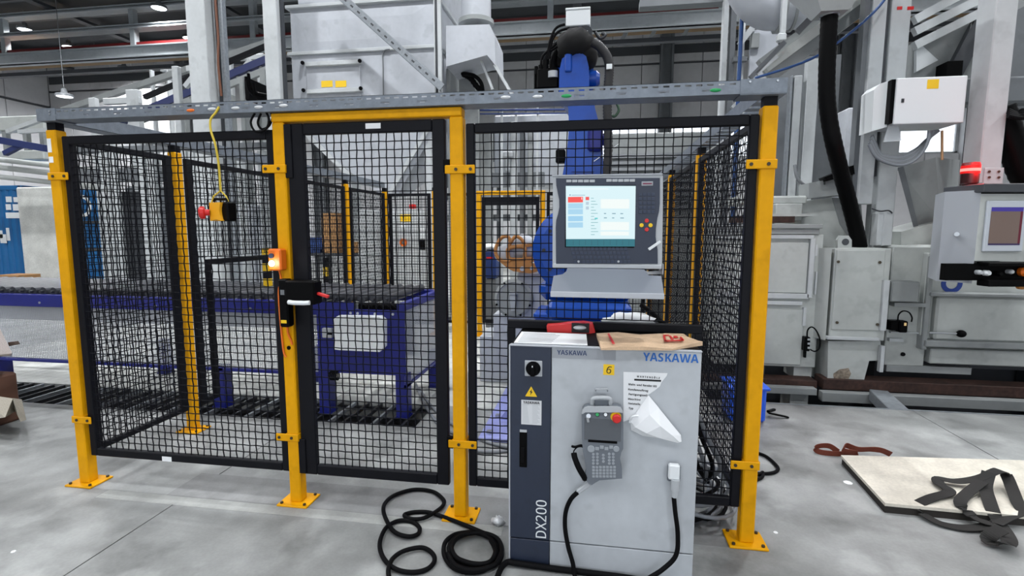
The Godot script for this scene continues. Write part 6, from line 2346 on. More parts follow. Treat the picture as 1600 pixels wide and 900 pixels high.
	var s1 := W(1236, 616, z - 0.1)
	b.span(Vector3(s1.x, -1.2, z - 0.4), Vector3(s1.x + 0.18, s1.y, z - 0.12))
	one("pit_support", b, M.machine, "pale support block under the left machine cabinet", "support")
	b = Mb.new()
	var s2 := W(1390, 575, -3.5)
	for x in [s2.x, s2.x + 1.6, s2.x + 3.0, s2.x - 1.2]:
		b.span(Vector3(x, -1.2, -4.0), Vector3(x + 0.2, 0.2, -3.8))
	b.span(Vector3(s2.x, 0.12, -3.6), Vector3(s2.x + 3.4, 0.2, -3.55))
	b.span(Vector3(s2.x - 1.3, -1.2, -4.15), Vector3(s2.x + 3.4, 0.2, -4.05))
	one("pit_pedestal", b, M.dark_grey, "dark base frame in the pit under the machine", "base frame")
	b = Mb.new()
	rb(b, 1385, 572.5, 1518, 583, -3.3, 0.06)
	one("lower_guide", b, M.machine_grey, "thin pale guide rail under the right machine section", "rail")
	b = Mb.new()
	var c0 := W(1372, 622, -2.98)
	b.bar(Vector3(c0.x, -0.02, -2.98), Vector3(5.95, -0.012, -2.36), 0.16, 0.03, Vector3.UP, 0.003)
	b.bar(Vector3(c0.x - 0.08, -0.06, -2.98), Vector3(5.87, -0.05, -2.36), 0.012, 0.1)
	one("bridge_channel", b, M.zinc, "grey steel channel bridging from pit rail to the floor edge", "channel")


func right_overhead() -> void:
	var z := -3.7
	var b := Mb.new()
	# block and toothed plate left of the hose
	var t := thing("processing_block", "pale machine head block with toothed plate behind the black hose", "machine", Vector3(W(1300, 380, z).x, 1.4, z - 0.4))
	b = Mb.new()
	b.prism(poly([1252, 315, 1300, 308, 1345, 312, 1352, 392, 1252, 392], z), at_z(z), 0.9)
	obj("block", b, M.machine, t)
	b = Mb.new()
	b.prism(poly([1300, 309, 1345, 312, 1352, 392, 1338, 390, 1312, 350], z + 0.004), at_z(z + 0.004), 0.02)
	obj("side_plate", b, M.machine_grey, t)
	b = Mb.new()
	b.prism(poly([1264, 310, 1264, 286, 1275, 284, 1276, 289, 1280, 289, 1280, 283, 1286, 282, 1287, 289, 1290, 289, 1290, 281, 1308, 279, 1312, 290, 1335, 286, 1335, 304, 1300, 306], z + 0.12), at_z(z + 0.12), 0.3)
	obj("toothed_plate", b, M.machine_grey, t)
	b = Mb.new()
	b.prism(poly([1288, 277, 1334, 258, 1336, 272, 1292, 283], z + 0.2), at_z(z + 0.2), 0.15)
	obj("black_wedge", b, M.black_plastic, t)
	b = Mb.new()
	rb(b, 1150, 306, 1262, 320, z + 0.1, 0.5, 0.02)
	rb(b, 1212, 318, 1254, 345, z + 0.2, 0.4, 0.01)
	rb(b, 1205, 334, 1276, 338, z + 0.3, 0.3)
	obj("ledge", b, M.machine, t)
	b = Mb.new()
	rb(b, 1150, 338, 1242, 348, z + 0.3, 0.3)
	obj("dark_recess", b, M.rust, t)
	# grey cone hopper
	t = thing("cone_hopper", "grey slanted sheet hopper between the white columns at right", "hopper", W(1440, 355, z))
	b = Mb.new()
	b.loft([W(1404, 262, z), W(1462, 246, z), W(1500, 250, z - 0.7), W(1420, 258, z - 0.9)], [W(1432, 358, z - 0.25), W(1470, 350, z - 0.2), W(1492, 350, z - 0.7), W(1440, 354, z - 0.8)])
	obj("shell", b, M.machine_grey, t)
	b = Mb.new()
	b.loft([W(1402, 262, z + 0.02), W(1412, 260, z + 0.02), W(1412, 260, z - 0.1), W(1402, 262, z - 0.1)], [W(1428, 358, z - 0.2), W(1436, 358, z - 0.2), W(1436, 358, z - 0.3), W(1428, 358, z - 0.3)])
	obj("edge_strip", b, M.mid_grey, t)
	b = Mb.new()
	b.prism(poly([1408, 362, 1470, 345, 1530, 348, 1530, 383, 1408, 383], z - 0.1), at_z(z - 0.1), 0.5)
	obj("skirt", b, M.machine, t)
	# two white columns
	z = -3.45
	t = thing("machine_column", "white channel column left of the wall cabinet, with bracket at its foot", "column", Vector3(W(1352, 380, z).x, 1.3, z - 0.1))
	b = Mb.new()
	var l := W(1342, 300, z).x
	var r := W(1364, 300, z).x
	var yb := W(1352, 319, z).y
	b.span(Vector3(l, yb, z - 0.14), Vector3(r, 5.2, z), 0.008)
	obj("channel", b, M.white_steel, t)
	b = Mb.new()
	b.span(Vector3(l - 0.05, yb, z - 0.16), Vector3(l, 5.2, z - 0.05))
	obj("dark_edge", b, M.mid_grey, t)
	b = Mb.new()
	rb(b, 1359, 319, 1370, 392, z - 0.1, 0.1)
	obj("foot", b, M.machine_grey, t)
	t = thing("machine_column", "wide white column rising behind the wall cabinet", "column", Vector3(W(1390, 380, z).x, 1.3, z - 0.1))
	b = Mb.new()
	l = W(1377, 300, z).x
	r = W(1407, 300, z).x
	b.span(Vector3(l, W(1390, 392, z).y, z - 0.22), Vector3(r, 5.2, z - 0.08), 0.008)
	obj("plate", b, M.white_steel, t)
	b = Mb.new()
	b.span(Vector3(l - 0.09, 2.2, z - 0.22), Vector3(l, 5.2, z - 0.12))
	obj("web", b, M.dark_grey, t)
	b = Mb.new()
	for q in [[1402, 1410], [1418, 1428]]:
		rb(b, q[0], 10, q[1], 15, z - 0.075, 0.01)
	obj("red_mark", b, M.red, t)
	b = Mb.new()
	rb(b, 1371, 332, 1395, 384, z + 0.06, 0.14, 0.008)
	rb(b, 1380, 332, 1384, 384, z + 0.075, 0.02)
	obj("clamp_bracket", b, M.white_steel, t)
	b = Mb.new()
	b.tube(curve([W(1362, 326, z + 0.05), W(1375, 330, z + 0.08), W(1388, 329, z + 0.08), W(1394, 333, z + 0.07)], 5), 0.008, 6)
	obj("wire", b, M.dark_steel, t)
	# white wall cabinet and its open side box
	z = -3.0
	t = thing("wall_cabinet", "white wall cabinet with yellow sticker mounted high on the columns", "cabinet", Vector3(W(1455, 193, z).x, W(1455, 193, z).y, z - 0.2))
	b = Mb.new()
	rb(b, 1400, 121, 1508, 193, z - 0.025, 0.4, 0.008)
	obj("housing", b, M.white_steel, t)
	b = Mb.new()
	rb(b, 1399, 120, 1509, 192.5, z, 0.024, 0.006)
	obj("door", b, M.white, t)
	b = Mb.new()
	rb(b, 1449, 124, 1467, 138.5, z + 0.003, 0.004)
	obj("yellow_sticker", b, M.label_yellow, t)
	b = Mb.new()
	rb(b, 1409, 154, 1413, 160, z + 0.008, 0.01)
	obj("lock", b, M.dark_steel, t)
	t = thing("side_box", "narrow white box with slanted lid left of the wall cabinet", "box", Vector3(W(1376, 203, z - 0.2).x, W(1376, 203, z).y, z - 0.2))
	b = Mb.new()
	b.prism(poly([1375, 131, 1389, 126, 1386, 198, 1362, 205, 1366, 140], z - 0.1), at_z(z - 0.1), 0.25)
	obj("lid", b, M.white, t)
	b = Mb.new()
	rb(b, 1391, 124, 1398.5, 192, z - 0.03, 0.33)  # black plate stands in for the shade in the gap beside the cabinet
	obj("gap_shade_plate", b, M.black_plastic, t)
	b = Mb.new()
	b.loft([W(1393, 178, z - 0.12), W(1400, 178, z - 0.12), W(1400, 178, z - 0.2), W(1393, 178, z - 0.2)], [W(1380, 222, z - 0.1), W(1409, 220, z - 0.1), W(1409, 220, z - 0.16), W(1380, 222, z - 0.16)])
	one("plastic_bag", b, M.bag, "clear plastic bag hanging under the white wall cabinet", "bag")
	for i in 6:
		var pts := []
		var d := i * 3.0
		for p in [[1358 + d * 0.3, 226 - d], [1368 + d * 0.4, 244 - d * 0.4], [1385, 254 - d * 0.7], [1410, 258 - d], [1432, 248 - d], [1448, 226 - d * 0.5], [1452 + d, 204]]:
			pts.append(W(p[0], p[1], z - 0.08 - i * 0.02))
		b = Mb.new()
		b.tube(curve(pts, 6), 0.016, 7)
		one("cable_loop", b, M.mid_grey if i % 2 else M.grey_cable, "grey cable looping in a slack bundle below the white wall cabinet", "cable", "slack cables below the wall cabinet")
	b = Mb.new()
	b.tube([W(1472, 204, z - 0.2), W(1472, 250, z - 0.2)], 0.012, 6)
	one("copper_conduit", b, mat(rgb(190, 150, 110), 0.4, 0.3), "thin copper-coloured conduit under the wall cabinet", "conduit")
	# right column
	z = -2.9
	t = thing("machine_column", "white box column at right, behind the red beacon", "column", Vector3(W(1545, 285, z).x, W(1545, 287, z).y, z - 0.1))
	b = Mb.new()
	l = W(1527, 300, z).x
	r = W(1561, 300, z).x
	b.span(Vector3(l, W(1545, 287, z).y, z - 0.25), Vector3(r, 5.0, z), 0.01)
	obj("column", b, M.white_steel, t)
	b = Mb.new()
	rb(b, 1538, 262, 1568, 287, z + 0.02, 0.02, 0.003)
	var fp := obj("flange_plate", b, M.white_steel, t)
	for p in [[1546, 268], [1561, 268], [1546, 277], [1561, 277]]:
		b = Mb.new()
		b.cyl(W(p[0], p[1], z + 0.02), W(p[0], p[1], z + 0.035), 0.012, 6)
		obj("bolt", b, M.bolt, fp)
	b = Mb.new()
	upright(b, 1518, 1526, 160, z - 0.85, 0.2)
	one("dark_post", b, M.black, "dark post directly behind the white box column", "post")
	# hoses
	var hs := [[[[1296, 26], [1294, 60], [1292, 110], [1292, 150], [1296, 190], [1304, 230], [1314, 270], [1325, 310], [1334, 345], [1341, 374], [1343, 386]], -3.0, 0.075, "long thick black hose hanging down to the bolted machine block"], [[[1552, -30], [1548, 20], [1543, 60], [1542, 95], [1548, 130], [1546, 160]], -3.4, 0.075, "thick black hose behind the white box column, dropping from above"], [[[1562, 170], [1574, 205], [1588, 240], [1602, 275], [1625, 310]], -3.1, 0.12, "very thick black hose at the right picture edge"]]
	for h in hs:
		var pts := []
		for p in h[0]: pts.append(W(p[0], p[1], h[1] - (maxf(0.0, p[1] - 230.0) * 0.0032 if h[1] == -3.0 else 0.0)))
		b = Mb.new()
		b.tube(curve(pts, 8), h[2], 12, 0.02)
		var o := one("thick_hose", b, M.black_plastic, h[3], "hose", "thick black hoses on the right machine")
		if h[2] == 0.075 and h[1] == -3.0:
			b = Mb.new()
			b.cyl(W(1296, 26, h[1]), W(1296, 22, h[1]), 0.085, 16)
			obj("hose_clamp", b, M.steel, o)
	# flanged outlet above the hose, beams
	z = -3.0
	t = thing("outlet_funnel", "grey funnel outlet at the top, feeding the long black hose", "funnel", W(1296, 26, z))
	b = Mb.new()
	var top := W(1300, -60, z - 0.2)
	var o2 := W(1296, 24, z)
	b.loft([top + Vector3(-0.45, 0, -0.4), top + Vector3(0.45, 0, -0.4), top + Vector3(0.45, 0, 0.4), top + Vector3(-0.45, 0, 0.4)], [o2 + Vector3(-0.12, 0, -0.12), o2 + Vector3(0.12, 0, -0.12), o2 + Vector3(0.12, 0, 0.12), o2 + Vector3(-0.12, 0, 0.12)])
	obj("funnel", b, M.machine_grey, t)
	z = -3.9
	t = thing("slanted_girder", "pale girder slanting up to the right above the fence corner", "girder", W(1212, 96, z))
	b = Mb.new()
	beamz(b, 1195, 112, 1400, -40, z, 0.3, 0.12)
	obj("flange", b, M.machine_grey, t)
	b = Mb.new()
	beamz(b, 1195, 108, 1400, -44, z + 0.08, 0.1, 0.08)
	beamz(b, 1225, 110, 1420, -36, z - 0.1, 0.05, 0.3)
	obj("web", b, M.machine, t)
	for p in [[1256, 64], [1268, 51], [1287, 42]]:
		b = Mb.new()
		b.box(W(p[0], p[1] - 1, z + 0.065), Vector3(0.06, 0.022, 0.006), 0.0, Basis(Vector3.BACK, 0.6))
		obj("slot", b, M.black_plastic, t)
	b = Mb.new()
	beamz(b, 1172, 122, 1226, 66, z + 0.2, 0.05, 0.04)
	beamz(b, 1246, 50, 1276, 19, z + 0.2, 0.07, 0.05)
	obj("dark_brace", b, M.mid_grey, t)
	b = Mb.new()
	beamz(b, 1182, 116, 1214, 88, z + 0.2, 0.04, 0.04)
	obj("pale_rod", b, M.white_steel, t)
	b = Mb.new()
	b.tube(curve([W(1180, 122, z + 0.6), W(1268, 92, z + 0.6), W(1330, 50, z + 0.6), W(1372, 12, z + 0.6), W(1395, -20, z + 0.6)], 6), 0.013, 8)
	one("blue_air_hose", b, M.blue_hose, "thin blue air hose slanting up to the right over the machine", "hose")
	# grey chutes at upper right
	t = thing("slanted_chute", "large grey chute with stepped pale edges slanting across the upper right", "chute", W(1500, 110, -4.2))
	z = -4.2
	b = Mb.new()
	b.prism(poly([1425, 120, 1428, 66, 1545, 6, 1640, -40, 1640, 110, 1500, 150], z), at_z(z), 0.6)
	obj("trough", b, M.machine_grey, t)
	for q in [[1428, 32, 1560, -40, 0.05], [1428, 50, 1560, -15, 0.1], [1428, 72, 1560, 6, 0.15]]:
		b = Mb.new()
		beamz(b, q[0], q[1], q[2], q[3], z + q[4], 0.09, 0.08)
		obj("edge_beam", b, M.white_steel, t)
	b = Mb.new()
	b.prism(poly([1432, 78, 1442, 72, 1466, 94, 1432, 112], z + 0.1), at_z(z + 0.1), 0.05)
	obj("white_plate", b, M.white, t)
	b = Mb.new()
	beamz(b, 1488, 118, 1540, 20, z + 0.12, 0.16, 0.08)
	obj("dark_strip", b, M.dark_grey, t)
	b = Mb.new()
	rb(b, 1480, 95, 1504, 122, z + 0.2, 0.2)
	obj("dark_motor", b, M.black_plastic, t)
	b = Mb.new()
	b.prism(poly([1580, 20, 1680, -30, 1680, 300, 1560, 180], z + 0.4), at_z(z + 0.4), 0.3)
	obj("side_sheet", b, M.mid_grey, t)
	b = Mb.new()
	rb(b, 1508, 118, 1680, 160, z + 0.85, 0.2, 0.02)
	one("clutter_beam", b, M.mid_grey, "grey beam with fittings running behind the white box column", "beam")
	for i in 4:
		b = Mb.new()
		var pts := []
		for p in [[1575, 172 + i * 3], [1590, 178 + i * 2], [1600, 172 + i * 4], [1625, 182]]:
			pts.append(W(p[0], p[1], -2.9 + i * 0.03))
		b.tube(curve(pts, 5), 0.02, 7)
		one("short_lead", b, M.rubber, "black lead bunched right of the white box column", "cable", "black leads at the right picture edge")
	# operator station with the beacon
	t = thing("operator_station", "grey operator station with dark framed screen at the right edge", "control panel", Vector3(W(1520, 443, -2.2).x, 1.1, -2.3))
	var a := W(1470, 370, -2.38)
	var k := W(1526, 370, -2.2)
	var c := W(1700, 370, -2.35)
	var y0 := W(1522, 443, -2.2).y
	var y1 := W(1526, 297, -2.2).y
	b = Mb.new()
	var back := Vector3(0.16, 0, -0.4)
	b.loft([Vector3(a.x, y0, a.z), Vector3(k.x, y0, k.z), Vector3(k.x + 0.16, y0, k.z - 0.4), Vector3(a.x + 0.16, y0, a.z - 0.4)], [Vector3(a.x, y1, a.z), Vector3(k.x, y1, k.z), Vector3(k.x + 0.16, y1, k.z - 0.4), Vector3(a.x + 0.16, y1, a.z - 0.4)])
	obj("side_housing", b, mat(rgb(158, 162, 168), 0.5), t)
	b = Mb.new()
	b.cyl(W(1495, 366, -2.3) , W(1495, 366, -2.22), 0.018, 12)
	obj("lock_knob", b, M.steel, t)
	var yl := W(1560, 408, -2.2).y
	b = Mb.new()
	b.loft([Vector3(k.x, yl, k.z), Vector3(c.x, yl, c.z), Vector3(c.x, yl, c.z - 0.4), Vector3(k.x, yl, k.z - 0.4)], [Vector3(k.x, y1 - 0.03, k.z), Vector3(c.x, y1 - 0.03, c.z), Vector3(c.x, y1 - 0.03, c.z - 0.4), Vector3(k.x, y1 - 0.03, k.z - 0.4)])
	obj("front_housing", b, M.machine, t)
	var fd := (c - k).normalized()
	var fn := fd.cross(Vector3.UP) * -1.0
	if fn.z < 0.0: fn = -fn
	var qb := Basis(fd, Vector3.UP, fn)
	var on := func(px: float, py: float) -> Vector3:
		var dd := ray(px, py)
		return EYE + dd * ((k - EYE).dot(fn) / dd.dot(fn))
	var f0: Vector3 = on.call(1532, 393)
	var f1: Vector3 = on.call(1602, 314)
	b = Mb.new()
	b.box((f0 + f1) * 0.5 + fn * 0.012, Vector3((f1 - f0).dot(fd), f1.y - f0.y, 0.024), 0.006, qb)
	var fr := obj("screen_frame", b, mat(rgb(184, 190, 198), 0.45), t)
	f0 = on.call(1539, 383)
	f1 = on.call(1595, 324)
	var im := Image.create(64, 64, false, Image.FORMAT_RGB8)
	im.fill(Color(0.42, 0.36, 0.33))
	im.fill_rect(Rect2i(0, 0, 64, 7), Color(0.24, 0.2, 0.55))
	im.fill_rect(Rect2i(59, 7, 5, 57), Color(0.35, 0.1, 0.16))
	im.fill_rect(Rect2i(0, 61, 64, 3), Color(0.2, 0.17, 0.3))
	var sm := StandardMaterial3D.new()
	sm.albedo_texture = ImageTexture.create_from_image(im)
	sm.roughness = 0.25
	sm.emission_enabled = true
	sm.emission = Color.WHITE
	sm.emission_operator = BaseMaterial3D.EMISSION_OP_MULTIPLY
	sm.emission_texture = sm.albedo_texture
	sm.emission_energy_multiplier = 0.35
	b = Mb.new()
	var m0 := Vector3(f0.x, f1.y, f0.z) + fn * 0.026
	var m1 := Vector3(f1.x, f1.y, f1.z) + fn * 0.026
	b.face(m0, m1, m1 - Vector3(0, f1.y - f0.y, 0), m0 - Vector3(0, f1.y - f0.y, 0), fn)
	obj("screen", b, sm, fr)
	b = Mb.new()
	for y in [[409, 415], [436, 446]]:
		var g0: Vector3 = on.call(1528, y[1])
		var g1: Vector3 = on.call(1680, y[0])
		b.box((g0 + g1) * 0.5 + fn * 0.04, Vector3((g1 - g0).dot(fd), absf(g0.y - g1.y), 0.12), 0.006, qb)
	var g2: Vector3 = on.call(1560, 425)
	b.box(g2 - fn * 0.02, Vector3(0.9, 0.14, 0.06), 0.0, qb)
	obj("dark_rail", b, M.black_plastic, t)
	b = Mb.new()
	var tb: Vector3 = on.call(1600, 294)
	b.box(tb - fn * 0.15, Vector3(0.75, 0.07, 0.4), 0.006, qb)
	obj("dark_top", b, M.dark_grey, t)
	for p in [[1524, 425, M.light_plastic, 0.02], [1536, 426, M.white, 0.024], [1554, 427, M.black_plastic, 0.022], [1572, 424, M.light_plastic, 0.02], [1594, 424, M.orange, 0.04], [1590, 446, M.tan, 0.03]]:
		b = Mb.new()
		var o: Vector3 = on.call(p[0], p[1])
		b.lathe([Vector2(p[3], 0.0), Vector2(p[3], 0.035), Vector2(p[3] * 0.7, 0.05), Vector2(0, 0.05)], o + fn * 0.01, fn, 14)
		obj("push_button", b, p[2], t)
	b = Mb.new()
	var st := W(1535, 300, -2.5)
	b.span(Vector3(st.x, y0 + 0.1, -3.1), Vector3(st.x + 0.2, y0 + 0.4, -2.5), 0.01)
	obj("arm", b, M.machine_grey, t)
	var bp := W(1514, 290, -2.36)
	t = thing("red_beacon", "glowing red beacon lamp on top of the operator station", "beacon", bp)
	b = Mb.new()
	b.lathe([Vector2(0, -0.03), Vector2(0.05, -0.03), Vector2(0.055, 0.01), Vector2(0.062, 0.02), Vector2(0.064, 0.1), Vector2(0, 0.1)], bp, Vector3.UP, 20)
	obj("beacon_base", b, mat(rgb(44, 6, 8), 0.35), t)
	b = Mb.new()
	b.lathe([Vector2(0, 0.1), Vector2(0.066, 0.1), Vector2(0.066, 0.165), Vector2(0, 0.165)], bp, Vector3.UP, 20)
	obj("beacon_lamp_lens", b, M.beacon_red, t)
	b = Mb.new()
	b.lathe([Vector2(0.0, 0.118), Vector2(0.0675, 0.118), Vector2(0.0675, 0.142), Vector2(0.0, 0.142)], bp, Vector3.UP, 20)
	obj("beacon_lamp_core", b, M.beacon_core, t)
	b = Mb.new()
	b.lathe([Vector2(0, 0.165), Vector2(0.067, 0.165), Vector2(0.06, 0.19), Vector2(0, 0.195)], bp, Vector3.UP, 20)
	obj("beacon_cap", b, mat(rgb(120, 20, 22), 0.35), t)
	var ol := OmniLight3D.new()
	ol.name = "beacon_light"
	ol.position = Vector3(0.02, 0.132, 0.09)
	ol.light_color = Color(1, 0.05, 0.04)
	ol.light_energy = 0.7
	ol.omni_range = 20
	ol.omni_attenuation = 2.0
	ol.light_size = 0.04
	ol.shadow_enabled = true
	t.add_child(ol)
	# uprights and panels behind the right end of the fence
	z = -4.6
	b = Mb.new()
	upright(b, 1196, 1300, 88, z - 0.4, 0.1)
	one("sheet_screen", b, M.mid_grey, "mid grey sheet panel standing right of the fence's corner post", "panel")
	for i in 3:
		var u: Array = [[1226, 1229, 118], [1231, 1243, 118], [1250, 1268, 92]][i]
		b = Mb.new()
		upright(b, u[0], u[1], u[2], z + 0.1, 0.12, 0.006)
		one("steel_upright", b, M.white_steel if i else M.zinc, "pale steel upright right of the fence's corner post, %s from the left" % ["first", "second", "third"][i], "post", "steel uprights behind the fence corner")
	b = Mb.new()
	b.tube(curve([W(1242, 258, z + 0.2), W(1246, 278, z + 0.25), W(1258, 290, z + 0.25), W(1268, 292, z + 0.2)], 5), 0.02, 7)
	one("grey_hose", b, M.mid_grey, "short grey hose curving from upright to the toothed plate", "hose")
	z = -6.5
	b = Mb.new()
	upright(b, 1316, 1340, 168, z, 0.4, 0.02)
	b.span(Vector3(W(1300, 300, z).x, 0.0, z - 0.35), Vector3(W(1316, 300, z).x, W(1310, 268, z).y, z))
	one("white_tank", b, M.pale, "pale box-shaped tank before the bright window, behind the black hose", "tank")
	# pipes and stair at the fence's upper right corner
	z = -5.5
	t = thing("big_duct", "large grey duct elbow at the top above the fence corner", "duct", W(1190, 40, z))
	b = Mb.new()
	var dp := [W(1150, -60, z + 0.4), W(1172, -10, z + 0.4), W(1196, 12, z + 0.4), W(1226, 14, z + 0.4), W(1300, 6, z + 0.4)]
	b.tube(curve(dp, 8), 0.265, 18)
	obj("elbow", b, M.pale, t)
	b = Mb.new()
	b.tube([W(1216, 15, z + 0.4), W(1222, 15, z + 0.4)], 0.3, 18)
	b.tube([W(1233, 14, z + 0.4), W(1237, 13.5, z + 0.4)], 0.29, 18)
	obj("flange", b, M.machine_grey, t)
	t = thing("stair_tower", "pale steel stair frame with slanted stringers above the fence's right end", "stair", Vector3(W(1180, 300, z).x, 0, z))
	for q in [[1127, 1134, -40], [1138, 1146, -40], [1154, 1160, -40]]:
		b = Mb.new()
		upright(b, q[0] - 8, q[1] - 8, q[2], z - 0.3, 0.15)
		obj("post", b, M.white_steel if q[0] != 1138 else M.mid_grey, t)
	b = Mb.new()
	beamz(b, 1150, 175, 1230, 92, z - 0.2, 0.22, 0.08)
	beamz(b, 1155, 70, 1178, 40, z - 0.2, 0.08, 0.05)
	obj("stringer", b, M.white_steel, t)
	b = Mb.new()
	rb(b, 1172, 46, 1215, 122, z - 0.25, 0.06)
	obj("side_panel", b, M.pale, t)
	b = Mb.new()
	rb(b, 1174, 51, 1187, 75, z - 0.2, 0.1, 0.01)
	obj("small_box", b, M.machine_grey, t)
	b = Mb.new()
	rb(b, 1146, 88, 1168, 95, z - 0.2, 0.1)
	obj("grey_stub", b, M.mid_grey, t)
	b = Mb.new()
	var bl := W(1146, 300, z + 0.2).x
	b.cyl(Vector3(bl, 0.0, z + 0.2), Vector3(bl, 6.2, z + 0.2), 0.027, 10)
	one("blue_pipe", b, M.blue_hose, "thin upright blue pipe above the fence's right end", "pipe")
	b = Mb.new()
	rb(b, 1000, -10, 1270, 2, z - 0.4, 0.2)
	one("platform_beam", b, M.mid_grey, "grey platform beam along the top picture edge at right", "beam")
	b = Mb.new()
	var rp := W(1224, 50, z + 0.8)
	b.span(Vector3(rp.x - 0.03, rp.y, rp.z - 0.06), Vector3(rp.x + 0.03, 9.75, rp.z))
	rb(b, 1216, 50, 1230, 64, z + 0.82, 0.1, 0.02)
	one("drop_rod", b, M.white_steel, "pale vertical rod with clamp hanging beside the duct elbow", "rod")


# ---- on the floor
func floor_things() -> void:
	# black cable from the cabinet, coiled in front of the door
	var paths := [["long black cable snaking in loops before the fence door", [[608, 905], [607, 893], [614, 876], [632, 864], [658, 858], [674, 864], [679, 876], [668, 889], [645, 895], [620, 892], [603, 880], [594, 862], [595, 845], [604, 826], [622, 815], [642, 815], [655, 824], [653, 835], [638, 840], [618, 835], [606, 820], [599, 800], [604, 785], [620, 773], [648, 765], [676, 768], [692, 780], [693, 790], [684, 800], [664, 812], [645, 814], [633, 809], [634, 804], [650, 800], [672, 801], [700, 811], [726, 822], [752, 834], [776, 846], [783, 860], [782, 876], [765, 888], [740, 888], [716, 880], [703, 864], [704, 850], [718, 840], [742, 836], [764, 843], [776, 858], [775, 872], [758, 890], [730, 894], [706, 886], [694, 868], [696, 850], [712, 838], [738, 834]], 0.0115], ["black cable of the round coil beside the control cabinet", [[700, 872], [712, 892], [740, 900], [770, 893], [781, 878], [784, 862], [776, 846], [756, 838], [730, 840], [712, 850], [706, 866], [716, 882], [742, 890], [765, 886], [774, 868], [767, 850]], 0.0115], ["thick black cable lying along the foot of the control cabinet", [[776, 905], [784, 888], [795, 873], [806, 874], [830, 884], [870, 889], [920, 894], [1000, 905], [1080, 925]], 0.014]]
	for p in paths:
		var pts := []
		var n: int = p[1].size()
		for i in n:
			var q := G(p[1][i][0], p[1][i][1], 0.012)
			if p[0].begins_with("thick"):
				q = G(p[1][i][0], p[1][i][1], 0.016)
				q.z = maxf(q.z, 0.366)
			q.y = 0.012 + 0.006 * sin(i * 0.7) + (0.024 if p[0].begins_with("black") else 0.006)
			pts.append(q)
		var b := Mb.new()
		b.tube(curve(pts, 7), p[2], 9)
		one("black_cable", b, M.rubber, p[0], "cable")
	var b := Mb.new()
	b.ball(G(778, 814, 0.02), Vector3(0.032, 0.024, 0.03), 12, 0.9, 8)
	one("crumpled_foil", b, M.foil, "crumpled silvery foil on the floor left of the control cabinet", "foil")
	for q in [[1325, 754, 0.028, "white paint fleck on the floor left of the wooden board"], [1212, 832, 0.012, "tiny white scrap on the floor right of the corner post"], [21, 862, 0.012, "tiny white scrap on the floor at lower left"]]:
		b = Mb.new()
		b.lathe([Vector2(0, 0.0), Vector2(q[2], 0.0), Vector2(q[2] * 0.8, 0.003), Vector2(0, 0.003)], G(q[0], q[1], 0.0), Vector3.UP, 7)
		one("floor_scrap", b, M.paper, q[3], "scrap")
	# board with its dark underlay
	var t := thing("wooden_board", "pale wooden board lying on the floor at right", "board", Vector3(5.6, 0, -0.85))
	b = Mb.new()
	var c := [G(1314, 711, 0.06), G(1383, 786, 0.06)]
	var o := [Vector2(c[0].x, -c[0].z), Vector2(c[1].x, -c[1].z), Vector2(7.1, 0.36), Vector2(7.1, 1.3)]
	b.prism(o, lay(0.06), 0.018)
	obj("panel", b, M.board, t)
	b = Mb.new()
	o = [Vector2(c[0].x + 0.004, -c[0].z - 0.01), Vector2(c[1].x + 0.003, -c[1].z + 0.003), Vector2(7.1, 0.363), Vector2(7.1, 1.28)]
	b.prism(o, lay(0.042), 0.042)
	obj("underside_batten", b, M.board_edge, t)
	# straps: pixel, height above the floor
	var straps := [["strap_sling", "tangled dark grey lifting strap draped over the wooden board", M.strap, 0.062, [[1440, 800, 0.02], [1432, 790, 0.05], [1455, 778, 0.075], [1482, 770, 0.08], [1480, 763, 0.085], [1468, 756, 0.08], [1467, 748, 0.09], [1495, 752, 0.09], [1530, 747, 0.12], [1560, 735, 0.17], [1572, 742, 0.13], [1582, 765, 0.1], [1590, 785, 0.08], [1600, 800, 0.06]], [0.2, 0, 1]], ["strap_sling", "dark grey lifting strap crossing diagonally from the knot to the floor", M.strap, 0.066, [[1545, 738, 0.16], [1540, 760, 0.1], [1545, 780, 0.085], [1552, 800, 0.06], [1560, 815, 0.03], [1572, 832, 0.03], [1577, 846, 0.06], [1566, 850, 0.03], [1545, 846, 0.02], [1548, 836, 0.05], [1566, 826, 0.08]], [1, 0, 0.3]], ["strap_sling", "dark grey lifting strap looping below the board's front edge", M.strap, 0.06, [[1535, 752, 0.12], [1512, 770, 0.085], [1500, 785, 0.08], [1512, 800, 0.055], [1528, 812, 0.04], [1548, 820, 0.03], [1510, 825, 0.014], [1470, 818, 0.014], [1440, 802, 0.025]], [0.4, 0, 1]], ["strap_sling", "dark grey lifting strap running to the right edge over the board", M.strap, 0.066, [[1556, 818, 0.03], [1575, 808, 0.05], [1596, 800, 0.06], [1630, 785, 0.07]], [0, 0.4, 1]], ["brown_strap", "brown webbing strap looped on the floor behind the wooden board", M.strap_brown, 0.04, [[1392, 710, 0.02], [1378, 704, 0.05], [1362, 702, 0.05], [1340, 702, 0.06], [1322, 696, 0.07], [1318, 704, 0.055], [1340, 708, 0.03], [1312, 709, 0.025], [1285, 707, 0.02], [1274, 702, 0.03], [1280, 697, 0.055], [1296, 697, 0.055], [1310, 706, 0.03]], [0, 0.9, 0.5]]]
